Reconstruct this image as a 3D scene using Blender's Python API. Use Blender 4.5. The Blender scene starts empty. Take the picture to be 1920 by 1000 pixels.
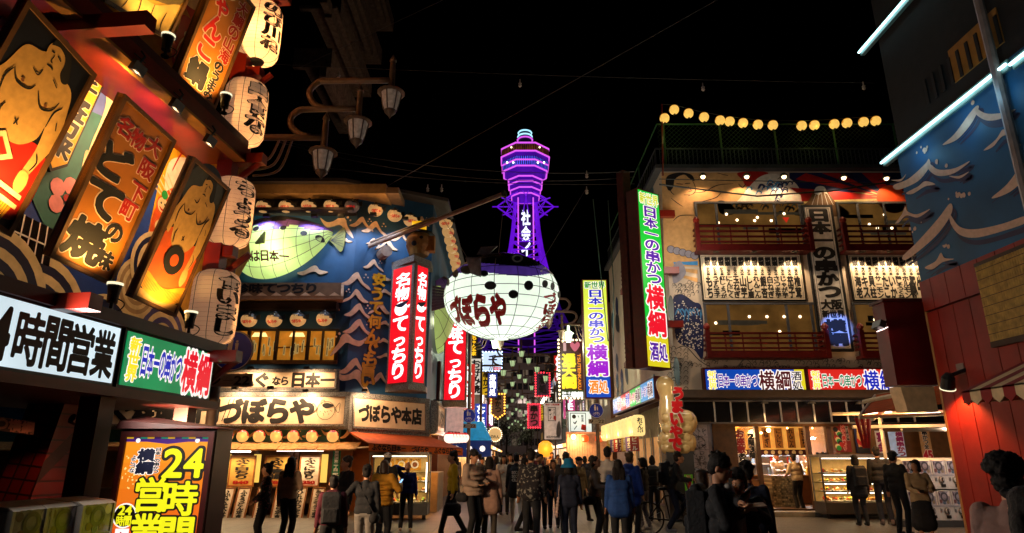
import bpy, bmesh, math, random
import numpy as np
from mathutils import Vector, Matrix, noise
SC = bpy.context.scene
COL = SC.collection
R = math.radians
random.seed(7)
# ---------------------------------------------------------------- camera
F = 1200.0
PITCH = math.atan(355 / 1200)
cp, sp = math.cos(PITCH), math.sin(PITCH)
CAM = np.array([0, 0, 1.65])
cam = bpy.data.cameras.new('camera'); camo = bpy.data.objects.new('camera', cam); COL.objects.link(camo)
cam.sensor_width = 36; cam.lens = 36 * F / 1920; cam.clip_end = 3000; cam.clip_start = .05
camo.location = CAM; camo.rotation_euler = (math.pi / 2 + PITCH, 0, 0)
SC.camera = camo
# ---------------------------------------------------------------- night sky and moon
w = bpy.data.worlds.new('World'); SC.world = w; w.use_nodes = True
nt = w.node_tree; bg = nt.nodes['Background']
sky = nt.nodes.new('ShaderNodeTexSky'); sky.sky_type = 'NISHITA'; sky.sun_disc = False
sky.sun_elevation = R(-9); sky.sun_rotation = R(-40)
nt.links.new(sky.outputs[0], bg.inputs[0]); bg.inputs[1].default_value = .02
sl = bpy.data.lights.new('moon', 'SUN'); sl.energy = .006; sl.angle = R(.5); sl.color = (.8, .85, 1)
so = bpy.data.objects.new('moon', sl); COL.objects.link(so); so.rotation_euler = (R(50), 0, R(-30))
# ---------------------------------------------------------------- view and sampling
SC.view_settings.view_transform = 'Standard'; SC.view_settings.look = 'None'
SC.view_settings.exposure = 0; SC.view_settings.gamma = 1
cy = SC.cycles
cy.use_denoising = True; cy.max_bounces = 6; cy.diffuse_bounces = 3; cy.glossy_bounces = 3
cy.transmission_bounces = 4; cy.transparent_max_bounces = 8
cy.sample_clamp_indirect = 4; cy.caustics_reflective = False; cy.caustics_refractive = False
cy.use_light_tree = True
# ---------------------------------------------------------------- helpers: projection of the photo's rays onto real planes
def ray(x, y):
    u = (x - 960) / F; v = (500 - y) / F
    return np.array([u, cp - v * sp, sp + v * cp])
def PY(x, y, Y): d = ray(x, y); return CAM + d * (Y / d[1])
def PX(x, y, X): d = ray(x, y); return CAM + d * (X / d[0])
def PZ(x, y, z): d = ray(x, y); return CAM + d * ((z - 1.65) / d[2])
def PP(x, y, p, n):
    d = ray(x, y); n = np.array(n, float); return CAM + d * (np.dot(np.array(p) - CAM, n) / np.dot(d, n))
def hexc(h):
    if not isinstance(h, str): return tuple(h)
    h = h.lstrip('#'); o = []
    for i in (0, 2, 4):
        c = int(h[i:i + 2], 16) / 255
        o.append(c / 12.92 if c <= .04045 else ((c + .055) / 1.055) ** 2.4)
    return tuple(o)
# ---------------------------------------------------------------- materials
MATS = {}
def M(name, col, rough=.6, var=.18, scale=6., bump=.0, metal=0., spec=.4, em=0., alpha=None, trans=0., coat=0., bscale=None):
    """Surface with a noise-varied base colour."""
    if name in MATS: return MATS[name]
    m = bpy.data.materials.new(name); m.use_nodes = True; MATS[name] = m
    n = m.node_tree.nodes; L = m.node_tree.links; b = n['Principled BSDF']
    c = hexc(col)
    tc = n.new('ShaderNodeTexCoord'); nz = n.new('ShaderNodeTexNoise'); nz.inputs['Scale'].default_value = scale
    nz.inputs['Detail'].default_value = 5
    L.new(tc.outputs['Object'], nz.inputs['Vector'])
    rp = n.new('ShaderNodeValToRGB')
    rp.color_ramp.elements[0].position = .3; rp.color_ramp.elements[1].position = .7
    rp.color_ramp.elements[0].color = tuple(min(1, x * (1 - var)) for x in c) + (1,)
    rp.color_ramp.elements[1].color = tuple(min(1, x * (1 + var)) for x in c) + (1,)
    L.new(nz.outputs['Fac'], rp.inputs['Fac']); L.new(rp.outputs[0], b.inputs['Base Color'])
    b.inputs['Roughness'].default_value = rough; b.inputs['Metallic'].default_value = metal
    b.inputs['Specular IOR Level'].default_value = spec
    b.inputs['Coat Weight'].default_value = coat
    if em: L.new(rp.outputs[0], b.inputs['Emission Color']); b.inputs['Emission Strength'].default_value = em
    if trans: b.inputs['Transmission Weight'].default_value = trans
    if alpha is not None: b.inputs['Alpha'].default_value = alpha
    if bump:
        nb = n.new('ShaderNodeTexNoise'); nb.inputs['Scale'].default_value = bscale or scale * 5; nb.inputs['Detail'].default_value = 4
        L.new(tc.outputs['Object'], nb.inputs['Vector'])
        bp = n.new('ShaderNodeBump'); bp.inputs['Strength'].default_value = bump; bp.inputs['Distance'].default_value = .02
        L.new(nb.outputs['Fac'], bp.inputs['Height']); L.new(bp.outputs[0], b.inputs['Normal'])
    return m
def E(name, col, s=1., var=.06, scale=2.):
    """A lit face: emission with a slight unevenness of the translucent sheet."""
    if name in MATS: return MATS[name]
    m = bpy.data.materials.new(name); m.use_nodes = True; MATS[name] = m
    n = m.node_tree.nodes; L = m.node_tree.links; b = n['Principled BSDF']
    c = hexc(col)
    b.inputs['Base Color'].default_value = tuple(x * .25 for x in c) + (1,); b.inputs['Roughness'].default_value = .35
    tc = n.new('ShaderNodeTexCoord'); nz = n.new('ShaderNodeTexNoise'); nz.inputs['Scale'].default_value = scale
    L.new(tc.outputs['Object'], nz.inputs['Vector'])
    mr = n.new('ShaderNodeMapRange'); mr.inputs[3].default_value = s * (1 - var * 2); mr.inputs[4].default_value = s * (1 + var * 2)
    L.new(nz.outputs['Fac'], mr.inputs[0]); L.new(mr.outputs[0], b.inputs['Emission Strength'])
    b.inputs['Emission Color'].default_value = c + (1,)
    return m
def PAPER(name, col, tr=.75, em=.0, emc=None):
    """Thin lantern paper or cloth lit from inside."""
    if name in MATS: return MATS[name]
    m = bpy.data.materials.new(name); m.use_nodes = True; MATS[name] = m
    n = m.node_tree.nodes; L = m.node_tree.links; n.clear()
    out = n.new('ShaderNodeOutputMaterial'); c = hexc(col) + (1,)
    tc = n.new('ShaderNodeTexCoord'); nz = n.new('ShaderNodeTexNoise'); nz.inputs['Scale'].default_value = 9; nz.inputs['Detail'].default_value = 6
    L.new(tc.outputs['Object'], nz.inputs['Vector'])
    rp = n.new('ShaderNodeValToRGB'); rp.color_ramp.elements[0].color = tuple(x * .86 for x in c[:3]) + (1,); rp.color_ramp.elements[1].color = c
    L.new(nz.outputs['Fac'], rp.inputs['Fac'])
    d = n.new('ShaderNodeBsdfDiffuse'); t = n.new('ShaderNodeBsdfTranslucent'); mx = n.new('ShaderNodeMixShader'); mx.inputs[0].default_value = tr
    L.new(rp.outputs[0], d.inputs[0]); L.new(rp.outputs[0], t.inputs[0]); L.new(d.outputs[0], mx.inputs[1]); L.new(t.outputs[0], mx.inputs[2])
    last = mx
    if em:
        e = n.new('ShaderNodeEmission'); e.inputs[0].default_value = hexc(emc or col) + (1,); e.inputs[1].default_value = em
        a = n.new('ShaderNodeAddShader'); L.new(mx.outputs[0], a.inputs[0]); L.new(e.outputs[0], a.inputs[1]); last = a
    L.new(last.outputs[0], out.inputs[0])
    return m
def GLASS(name, col=(.8, .85, .85), a=.12):
    """Window pane: clear film with a mirror sheen."""
    if name in MATS: return MATS[name]
    m = bpy.data.materials.new(name); m.use_nodes = True; MATS[name] = m
    n = m.node_tree.nodes; L = m.node_tree.links; n.clear()
    out = n.new('ShaderNodeOutputMaterial'); t = n.new('ShaderNodeBsdfTransparent'); t.inputs[0].default_value = hexc(col) + (1,)
    g = n.new('ShaderNodeBsdfGlossy'); g.inputs['Roughness'].default_value = .03
    fr = n.new('ShaderNodeFresnel'); fr.inputs[0].default_value = 1.5; ad = n.new('ShaderNodeMath'); ad.operation = 'MULTIPLY_ADD'
    ad.inputs[1].default_value = 1.; ad.inputs[2].default_value = a * .3; L.new(fr.outputs[0], ad.inputs[0])
    mx = n.new('ShaderNodeMixShader'); L.new(ad.outputs[0], mx.inputs[0]); L.new(t.outputs[0], mx.inputs[1]); L.new(g.outputs[0], mx.inputs[2])
    L.new(mx.outputs[0], out.inputs[0]); return m
def TILE(name, c1, c2, mortar, sx, sy, msize=.02, rough=.5, bump=.4, off=.5, vec='Object', rot=None):
    """Brick / tile / plank pattern."""
    if name in MATS: return MATS[name]
    m = bpy.data.materials.new(name); m.use_nodes = True; MATS[name] = m
    n = m.node_tree.nodes; L = m.node_tree.links; b = n['Principled BSDF']
    tc = n.new('ShaderNodeTexCoord'); mp = n.new('ShaderNodeMapping'); br = n.new('ShaderNodeTexBrick')
    if rot: mp.inputs['Rotation'].default_value = rot
    L.new(tc.outputs[vec], mp.inputs[0]); L.new(mp.outputs[0], br.inputs['Vector'])
    br.inputs['Color1'].default_value = hexc(c1) + (1,); br.inputs['Color2'].default_value = hexc(c2) + (1,); br.inputs['Mortar'].default_value = hexc(mortar) + (1,)
    br.inputs['Scale'].default_value = 1; br.inputs['Brick Width'].default_value = sx; br.inputs['Row Height'].default_value = sy
    br.inputs['Mortar Size'].default_value = msize; br.offset = off
    nz = n.new('ShaderNodeTexNoise'); nz.inputs['Scale'].default_value = 3; nz.inputs['Detail'].default_value = 6; L.new(tc.outputs['Object'], nz.inputs['Vector'])
    mx = n.new('ShaderNodeMix'); mx.data_type = 'RGBA'; mx.blend_type = 'MULTIPLY'; mx.inputs[0].default_value = .6
    rp = n.new('ShaderNodeValToRGB'); rp.color_ramp.elements[0].position = .25; rp.color_ramp.elements[0].color = (.35, .35, .35, 1)
    L.new(nz.outputs['Fac'], rp.inputs[0]); L.new(br.outputs['Color'], mx.inputs[6]); L.new(rp.outputs[0], mx.inputs[7]); L.new(mx.outputs[2], b.inputs['Base Color'])
    b.inputs['Roughness'].default_value = rough
    bp = n.new('ShaderNodeBump'); bp.inputs['Strength'].default_value = bump; bp.inputs['Distance'].default_value = .01
    iv = n.new('ShaderNodeMath'); iv.operation = 'SUBTRACT'; iv.inputs[0].default_value = 1; L.new(br.outputs['Fac'], iv.inputs[1]); L.new(iv.outputs[0], bp.inputs['Height'])
    L.new(bp.outputs[0], b.inputs['Normal'])
    return m
# ---------------------------------------------------------------- objects
def thing(name, label, cat, loc, group=None):
    o = bpy.data.objects.new(name, None); COL.objects.link(o); o.empty_display_size = .1
    o.location = tuple(loc); o['label'] = label; o['category'] = cat
    if group: o['group'] = group
    return o
def tag(o, label=None, cat=None, group=None, kind=None):
    if label: o['label'] = label
    if cat: o['category'] = cat
    if group: o['group'] = group
    if kind: o['kind'] = kind
    return o
def rootloc(p):
    while p.parent: p = p.parent
    return np.array(p.location)
def copy_tree(o, loc, rz=None, label=None, parent=None):
    c = o.copy(); COL.objects.link(c)
    if parent: c.parent = parent
    else:
        c.location = tuple(loc)
        if rz is not None: c.rotation_euler = (0, 0, rz)
        if label: c['label'] = label
    for ch in KIDS.get(o.name, ()): copy_tree(ch, None, parent=c)
    return c
KIDS = {}
def A(x): return np.asarray(x, float)
def nrm(v): v = A(v); return v / (np.linalg.norm(v) + 1e-12)
class MB:
    def __init__(s): s.v = []; s.f = []; s.mi = []; s.mats = []
    def m(s, mat):
        if mat not in s.mats: s.mats.append(mat)
        return s.mats.index(mat)
    def add(s, vs, fs, mat):
        k = len(s.v); i = s.m(mat)
        s.v.extend(np.asarray(vs, float).tolist()); s.f.extend([tuple(k + j for j in f) for f in fs]); s.mi.extend([i] * len(fs)); return s
    def poly(s, pts, mat): return s.add(pts, [tuple(range(len(pts)))], mat)
    def box(s, c, d, mat, ax=None):
        """box centred at c, full size d, along axes ax (3 unit rows)"""
        ax = np.eye(3) if ax is None else A(ax); c = A(c); h = A(d) / 2
        vs = [c + ax[0] * h[0] * i + ax[1] * h[1] * j + ax[2] * h[2] * k for i in (-1, 1) for j in (-1, 1) for k in (-1, 1)]
        return s.add(vs, [(0, 1, 3, 2), (4, 6, 7, 5), (0, 4, 5, 1), (2, 3, 7, 6), (0, 2, 6, 4), (1, 5, 7, 3)], mat)
    def b2(s, lo, hi, mat): lo, hi = A(lo), A(hi); return s.box((lo + hi) / 2, hi - lo, mat)
    def hexa(s, a, b, mat):
        """solid between two quads a, b (4 pts each)"""
        return s.add(list(a) + list(b), [(0, 1, 2, 3), (7, 6, 5, 4), (0, 4, 5, 1), (1, 5, 6, 2), (2, 6, 7, 3), (3, 7, 4, 0)], mat)
    def prism(s, pts, off, mat):
        n = len(pts); off = A(off); a = [A(p) for p in pts]; b = [p + off for p in a]
        return s.add(a + b, [tuple(range(n))[::-1], tuple(range(n, 2 * n))] + [(i, (i + 1) % n, n + (i + 1) % n, n + i) for i in range(n)], mat)
    def tube(s, pts, r, mat, n=8, cap=True):
        pts = [A(p) for p in pts]; N = len(pts); rs = r if hasattr(r, '__len__') else [r] * N
        up = None; rings = []
        for i, p in enumerate(pts):
            t = nrm(pts[min(i + 1, N - 1)] - pts[max(i - 1, 0)])
            if up is None:
                up = np.cross(t, [0, 0, 1.]) if abs(t[2]) < .95 else np.cross(t, [1., 0, 0])
            up = nrm(up - t * np.dot(up, t)); b = np.cross(t, up)
            rings.append([p + rs[i] * (up * math.cos(2 * math.pi * k / n) + b * math.sin(2 * math.pi * k / n)) for k in range(n)])
        vs = [q for rg in rings for q in rg]
        fs = [(i * n + k, i * n + (k + 1) % n, (i + 1) * n + (k + 1) % n, (i + 1) * n + k) for i in range(N - 1) for k in range(n)]
        if cap: fs += [tuple(range(n))[::-1], tuple((N - 1) * n + k for k in range(n))]
        return s.add(vs, fs, mat)
    def lathe(s, o, prof, mat, n=20, axis=(0, 0, 1), cap=True):
        """prof: (r, h) along axis from o"""
        a = nrm(axis); u = nrm(np.cross(a, [0, 1., 0])) if abs(a[1]) < .9 else nrm(np.cross(a, [1., 0, 0])); v = np.cross(a, u); o = A(o)
        vs = [o + a * h + r * (u * math.cos(2 * math.pi * k / n) + v * math.sin(2 * math.pi * k / n)) for r, h in prof for k in range(n)]
        N = len(prof)
        fs = [(i * n + k, i * n + (k + 1) % n, (i + 1) * n + (k + 1) % n, (i + 1) * n + k) for i in range(N - 1) for k in range(n)]
        if cap: fs += [tuple(range(n))[::-1], tuple((N - 1) * n + k for k in range(n))]
        return s.add(vs, fs, mat)
    def ball(s, c, r, mat, n=14, m=9, rot=None):
        r = A(r) * np.ones(3); c = A(c); rot = np.eye(3) if rot is None else A(rot)
        vs = [(0, 0, -1)] + [(math.cos(2 * math.pi * k / n) * math.cos(t), math.sin(2 * math.pi * k / n) * math.cos(t), math.sin(t)) for t in [math.pi * (i / m - .5) for i in range(1, m)] for k in range(n)] + [(0, 0, 1)]
        vs = A(vs) * r @ rot + c
        fs = [(0, 1 + (k + 1) % n, 1 + k) for k in range(n)]
        for i in range(m - 2): fs += [(1 + i * n + k, 1 + i * n + (k + 1) % n, 1 + (i + 1) * n + (k + 1) % n, 1 + (i + 1) * n + k) for k in range(n)]
        t = len(vs) - 1; b = 1 + (m - 2) * n
        fs += [(t, b + k, b + (k + 1) % n) for k in range(n)]
        return s.add(vs, fs, mat)
    def build(s, name, parent=None, smooth=False, loc=None):
        me = bpy.data.meshes.new(name); v = np.asarray(s.v, float).reshape(-1, 3)
        if parent is not None: v = v - rootloc(parent)
        elif loc is not None: v = v - A(loc)
        me.from_pydata(v.tolist(), [], s.f); 
        for m in s.mats: me.materials.append(m)
        if s.mats: me.polygons.foreach_set('material_index', s.mi)
        if smooth: me.polygons.foreach_set('use_smooth', [True] * len(s.f))
        me.update()
        o = bpy.data.objects.new(name, me); COL.objects.link(o)
        if parent is not None: o.parent = parent; KIDS.setdefault(parent.name, []).append(o)
        elif loc is not None: o.location = tuple(loc)
        return o
def lamp(name, kind, loc, power, col, parent=None, target=None, size=.1, spot=60, blend=.5, sy=None):
    l = bpy.data.lights.new(name, kind); l.energy = power; l.color = hexc(col)
    if kind == 'AREA': l.size = size; 
    if kind == 'AREA' and sy: l.shape = 'RECTANGLE'; l.size_y = sy
    if kind in ('POINT', 'SPOT'): l.shadow_soft_size = size
    if kind == 'SPOT': l.spot_size = R(spot); l.spot_blend = blend
    o = bpy.data.objects.new(name, l); COL.objects.link(o)
    p = A(loc)
    if parent is not None: o.parent = parent; p = p - rootloc(parent)
    o.location = tuple(p)
    if target is not None: o.rotation_euler = Vector(tuple(A(target) - A(loc))).to_track_quat('-Z', 'Y').to_euler()
    return o
# ---------------------------------------------------------------- panel frames: (s, t) in 0..1 from the top left, h metres off the face
class Q:
    def __init__(s, tl, tr, br, bl):
        s.c = [A(tl), A(tr), A(br), A(bl)]
        s.n = nrm(np.cross(s.c[3] - s.c[0], s.c[1] - s.c[0]))
        s.w = (np.linalg.norm(s.c[1] - s.c[0]) + np.linalg.norm(s.c[2] - s.c[3])) / 2
        s.h = (np.linalg.norm(s.c[3] - s.c[0]) + np.linalg.norm(s.c[2] - s.c[1])) / 2
    def __call__(s, a, b, h=0.):
        a = A(a)[..., None]; b = A(b)[..., None]
        p = s.c[0] * (1 - a) * (1 - b) + s.c[1] * a * (1 - b) + s.c[2] * a * b + s.c[3] * (1 - a) * b
        return p + s.n * (A(h)[..., None] if np.ndim(h) else h)
    def px(s, pts):
        """pixels of the photo to (s, t) on this panel"""
        out = []
        ex = s.c[1] - s.c[0]; ey = s.c[3] - s.c[0]; G = np.array([ex, ey]).T
        for x, y in pts:
            p = PP(x, y, s.c[0], s.n); st, *_ = np.linalg.lstsq(G, p - s.c[0], rcond=None); out.append(tuple(st))
        return out
    def sub(s, a0, b0, a1, b1): return Q(s(a0, b0), s(a1, b0), s(a1, b1), s(a0, b1))
def QY(Y, x0, y0, x1, y1):
    """upright panel on the plane y=Y spanning two pixel corners (top left, bottom right)"""
    a = PY(x0, y0, Y); b = PY(x1, y1, Y)
    return Q(a, (b[0], Y, a[2]), b, (a[0], Y, b[2]))
def slab(mb, q, mat, th=.05, h=0., grow=0.):
    g, k = grow / q.w, grow / q.h
    st = [(-g, -k), (1 + g, -k), (1 + g, 1 + k), (-g, 1 + k)]
    mb.hexa([q(a, b, h) for a, b in st], [q(a, b, h - th) for a, b in st], mat)
def frame(mb, q, mat, wd=.05, h=.02, th=.07, inside=True):
    """picture frame round the panel"""
    a, b = wd / q.w, wd / q.h
    if inside: o = (0, 0, 1, 1); i = (a, b, 1 - a, 1 - b)
    else: o = (-a, -b, 1 + a, 1 + b); i = (0, 0, 1, 1)
    for x0, y0, x1, y1 in ((o[0], o[1], o[2], i[1]), (o[0], i[3], o[2], o[3]), (o[0], i[1], i[0], i[3]), (i[2], i[1], o[2], i[3])):
        st = [(x0, y0), (x1, y0), (x1, y1), (x0, y1)]
        mb.hexa([q(p, r, h) for p, r in st], [q(p, r, h - th) for p, r in st], mat)
_ct = [0]
def lift(): _ct[0] = (_ct[0] + 1) % 61; return _ct[0] * 2e-5      # no two painted shapes share a plane
def art(mb, q, pts, mat, h=.003):
    h = h + lift()
    mb.poly([q(a, b, h) for a, b in pts], mat)
def cr(pts, k=6, closed=False):
    """Catmull-Rom through pts"""
    P = [A(p) for p in pts]; n = len(P); out = []
    for i in range(n if closed else n - 1):
        a, b, c, d = (P[(i - 1) % n] if closed or i > 0 else P[0]), P[i], P[(i + 1) % n], (P[(i + 2) % n] if closed or i + 2 < n else P[-1])
        for j in range(k):
            t = j / k; out.append(.5 * (2 * b + (c - a) * t + (2 * a - 5 * b + 4 * c - d) * t * t + (3 * b - a - 3 * c + d) * t ** 3))
    if not closed: out.append(P[-1])
    return [tuple(p) for p in out]
def blob(mb, q, pts, mat, h=.003, k=5): art(mb, q, cr(pts, k, True), mat, h)
def stroke(mb, q, pts, wd, mat, h=.004, k=5, taper=True):
    """brush line of width wd metres along pts"""
    h = h + lift(); P = A(cr(pts, k) if len(pts) > 2 else pts); sc = A([q.w, q.h]); X = P * sc; N = len(X)
    L, Rr = [], []
    for i in range(N):
        t = nrm(X[min(i + 1, N - 1)] - X[max(i - 1, 0)]); o = A([-t[1], t[0]])
        f = wd / 2 * ((.35 + .65 * math.sin(math.pi * min(1, max(0, (i + .3) / (N - .4))))) if taper else 1)
        L.append((X[i] + o * f) / sc); Rr.append((X[i] - o * f) / sc)
    vs = [q(a, b, h) for a, b in L] + [q(a, b, h) for a, b in Rr]
    mb.add(vs, [(i, i + 1, N + i + 1, N + i) for i in range(N - 1)], mat)
def disc(mb, q, c, r, mat, h=.003, n=20, r2=None, ry=None):
    """disc (or ring) of radius r metres"""
    e = [(c[0] + r / q.w * math.cos(2 * math.pi * i / n), c[1] + (ry or r) / q.h * math.sin(2 * math.pi * i / n)) for i in range(n)]
    if r2 is None: return art(mb, q, e, mat, h)
    h = h + lift(); g = [(c[0] + (a - c[0]) * r2 / r, c[1] + (b - c[1]) * r2 / r) for a, b in e]
    mb.add([q(a, b, h) for a, b in e] + [q(a, b, h) for a, b in g], [(i, (i + 1) % n, n + (i + 1) % n, n + i) for i in range(n)], mat)
# ---------------------------------------------------------------- lettering: glyph outlines thickened through a distance field
_seg = {}; _gl = {}
def glyph_field(ch, N):
    if (ch, N) in _seg: return _seg[ch, N]
    cu = bpy.data.curves.new('g', 'FONT'); cu.body = ch; cu.size = 1; cu.resolution_u = 4
    ob = bpy.data.objects.new('g', cu); COL.objects.link(ob)
    bpy.context.view_layer.update()
    me = bpy.data.meshes.new_from_object(ob.evaluated_get(bpy.context.evaluated_depsgraph_get()))
    bpy.data.objects.remove(ob); bpy.data.curves.remove(cu)
    v = A([p.co[:2] for p in me.vertices]).reshape(-1, 2); cnt = {}
    for p in me.polygons:
        for e in p.edge_keys: cnt[e] = cnt.get(e, 0) + 1
    E_ = [e for e, c in cnt.items() if c == 1]
    bpy.data.meshes.remove(me)
    if not len(v): _seg[ch, N] = None; return None
    x0, x1, y0, y1 = v[:, 0].min(), v[:, 0].max(), v[:, 1].min(), v[:, 1].max()
    pad = .14; X0, Y0, S = min(0, x0) - pad, -.12 - pad, max(1 if ord(ch) > 255 else x1, 1.0) + 2 * pad
    g = np.linspace(0, S, N); gx, gy = np.meshgrid(X0 + g, Y0 + g)
    a = v[[e[0] for e in E_]]; b = v[[e[1] for e in E_]]
    D = np.full(gx.shape, 9.); ins = np.zeros(gx.shape, int)
    for p, q_ in zip(a, b):
        d = q_ - p; l2 = max(d @ d, 1e-12); t = np.clip(((gx - p[0]) * d[0] + (gy - p[1]) * d[1]) / l2, 0, 1)
        D = np.minimum(D, np.hypot(gx - p[0] - t * d[0], gy - p[1] - t * d[1]))
        if abs(d[1]) > 1e-9:
            c = ((p[1] > gy) != (q_[1] > gy)) & (gx < d[0] * (gy - p[1]) / d[1] + p[0]); ins += c
    r = (np.where(ins % 2 == 1, D, -D), X0, Y0, S / (N - 1), (x0, x1, y0, y1)); _seg[ch, N] = r; return r
def glyph(ch, wt, N=44):
    """(verts 2-D in em units, faces) of a glyph thickened by wt em"""
    k = (ch, round(wt, 3), N)
    if k in _gl: return _gl[k]
    fd = glyph_field(ch, N)
    if fd is None: _gl[k] = None; return None
    f, X0, Y0, st, bb = fd; f = f + wt
    vs, fs, ix = [], [], {}
    def V(key, x, y):
        if key not in ix: ix[key] = len(vs); vs.append((X0 + x * st, Y0 + y * st))
        return ix[key]
    ins = f > 0; n = f.shape[0]
    full = ins[:-1, :-1] & ins[1:, :-1] & ins[:-1, 1:] & ins[1:, 1:]
    anyc = ins[:-1, :-1] | ins[1:, :-1] | ins[:-1, 1:] | ins[1:, 1:]
    for j in range(n - 1):
        i = 0
        while i < n - 1:
            if full[j, i]:
                i0 = i
                while i < n - 1 and full[j, i]: i += 1
                fs.append((V((i0, j), i0, j), V((i, j), i, j), V((i, j + 1), i, j + 1), V((i0, j + 1), i0, j + 1))); continue
            if anyc[j, i]:
                cs = [(i, j), (i + 1, j), (i + 1, j + 1), (i, j + 1)]; pl = []
                for q_ in range(4):
                    a, b = cs[q_], cs[(q_ + 1) % 4]; fa, fb = f[a[1], a[0]], f[b[1], b[0]]
                    if fa > 0: pl.append(V(a, *a))
                    if (fa > 0) != (fb > 0):
                        t = fa / (fa - fb); pl.append(V((min(a, b), max(a, b)), a[0] + (b[0] - a[0]) * t, a[1] + (b[1] - a[1]) * t))
                if len(pl) > 2: fs.append(tuple(pl))
            i += 1
    _gl[k] = (A(vs), fs, bb); return _gl[k]
def text(mb, q, s, box, layers, vert=False, N=44, fill=.98, skew=0., asp=None):
    """letters of s in box (s0,t0,s1,t1) of mapper q; layers: (material, extra weight, height); vert stacks them downwards"""
    s0, t0, s1, t1 = box; n = len(s)
    for i, ch in enumerate(s):
        if ch == ' ': continue
        if vert: a0, a1 = s0, s1; b0 = t0 + (t1 - t0) * i / n; b1 = t0 + (t1 - t0) * (i + 1) / n
        else: b0, b1 = t0, t1; a0 = s0 + (s1 - s0) * i / n; a1 = s0 + (s1 - s0) * (i + 1) / n
        for mat, wt, h in layers:
            g = glyph(ch, wt, N)
            if g is None: continue
            v, fs, bb = g
            if ord(ch) < 256:
                cx, cy = (bb[0] + bb[1]) / 2, .36; wx = max(.42, bb[1] - bb[0]) * 1.12; wy = .84
            elif ch in '一ー・、っゃょ―': cx, cy, wx, wy = .5, .38, 1., 1.
            else:
                cx, cy = (bb[0] + bb[1]) / 2, (bb[2] + bb[3]) / 2; wx = max(.8, bb[1] - bb[0]) * 1.06; wy = max(.8, bb[3] - bb[2]) * 1.06
            x = (v[:, 0] - cx) / wx * fill + .5; y = .5 - (v[:, 1] - cy) / wy * fill
            x = x + skew * (.5 - y)
            mb.add(q(a0 + (a1 - a0) * x, b0 + (b1 - b0) * y, h + .0005 * (i % 2)), fs, mat)
# ================================================================ GROUND
def ground():
    g = MB(); pave = TILE('paving', '#54483f', '#453b34', '#17130f', .9, .9, .02, rough=.5, bump=.5, off=0)
    dark = M('asphalt', (.05, .047, .045), rough=.5, var=.3, scale=3, bump=.5, bscale=90)
    g.poly([(-400, -60, 0), (400, -60, 0), (400, 900, 0), (-400, 900, 0)], dark)
    o = g.build('ground'); tag(o, 'dark asphalt ground under the whole district', kind='structure')
    s = MB(); s.poly([(-2.9, 14.2, .004), (4.7, 14.2, .004), (4.7, 170, .004), (-2.9, 170, .004)], pave)
    tag(s.build('street'), 'paved pedestrian street running to the tower', kind='structure')
    p = MB(); p.poly([(-11, 15.2, .004), (-2.904, 15.2, .004), (-2.904, 19.9, .004), (-11, 19.9, .004)], TILE('pavement_slab', '#5c5044', '#50463c', '#1e1a16', .45, .45, .012, rough=.55, bump=.5, off=0))
    tag(p.build('pavement'), 'pale paved strip before the blue restaurant', kind='structure')
    k = MB(); k.b2((5.1, 19.25, 0), (13, 19.75, .13), M('kerb_stone', (.26, .24, .22), rough=.7, bump=.3))
    tag(k.build('doorstep'), 'stone step before the open shop', kind='structure')
ground()
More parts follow.
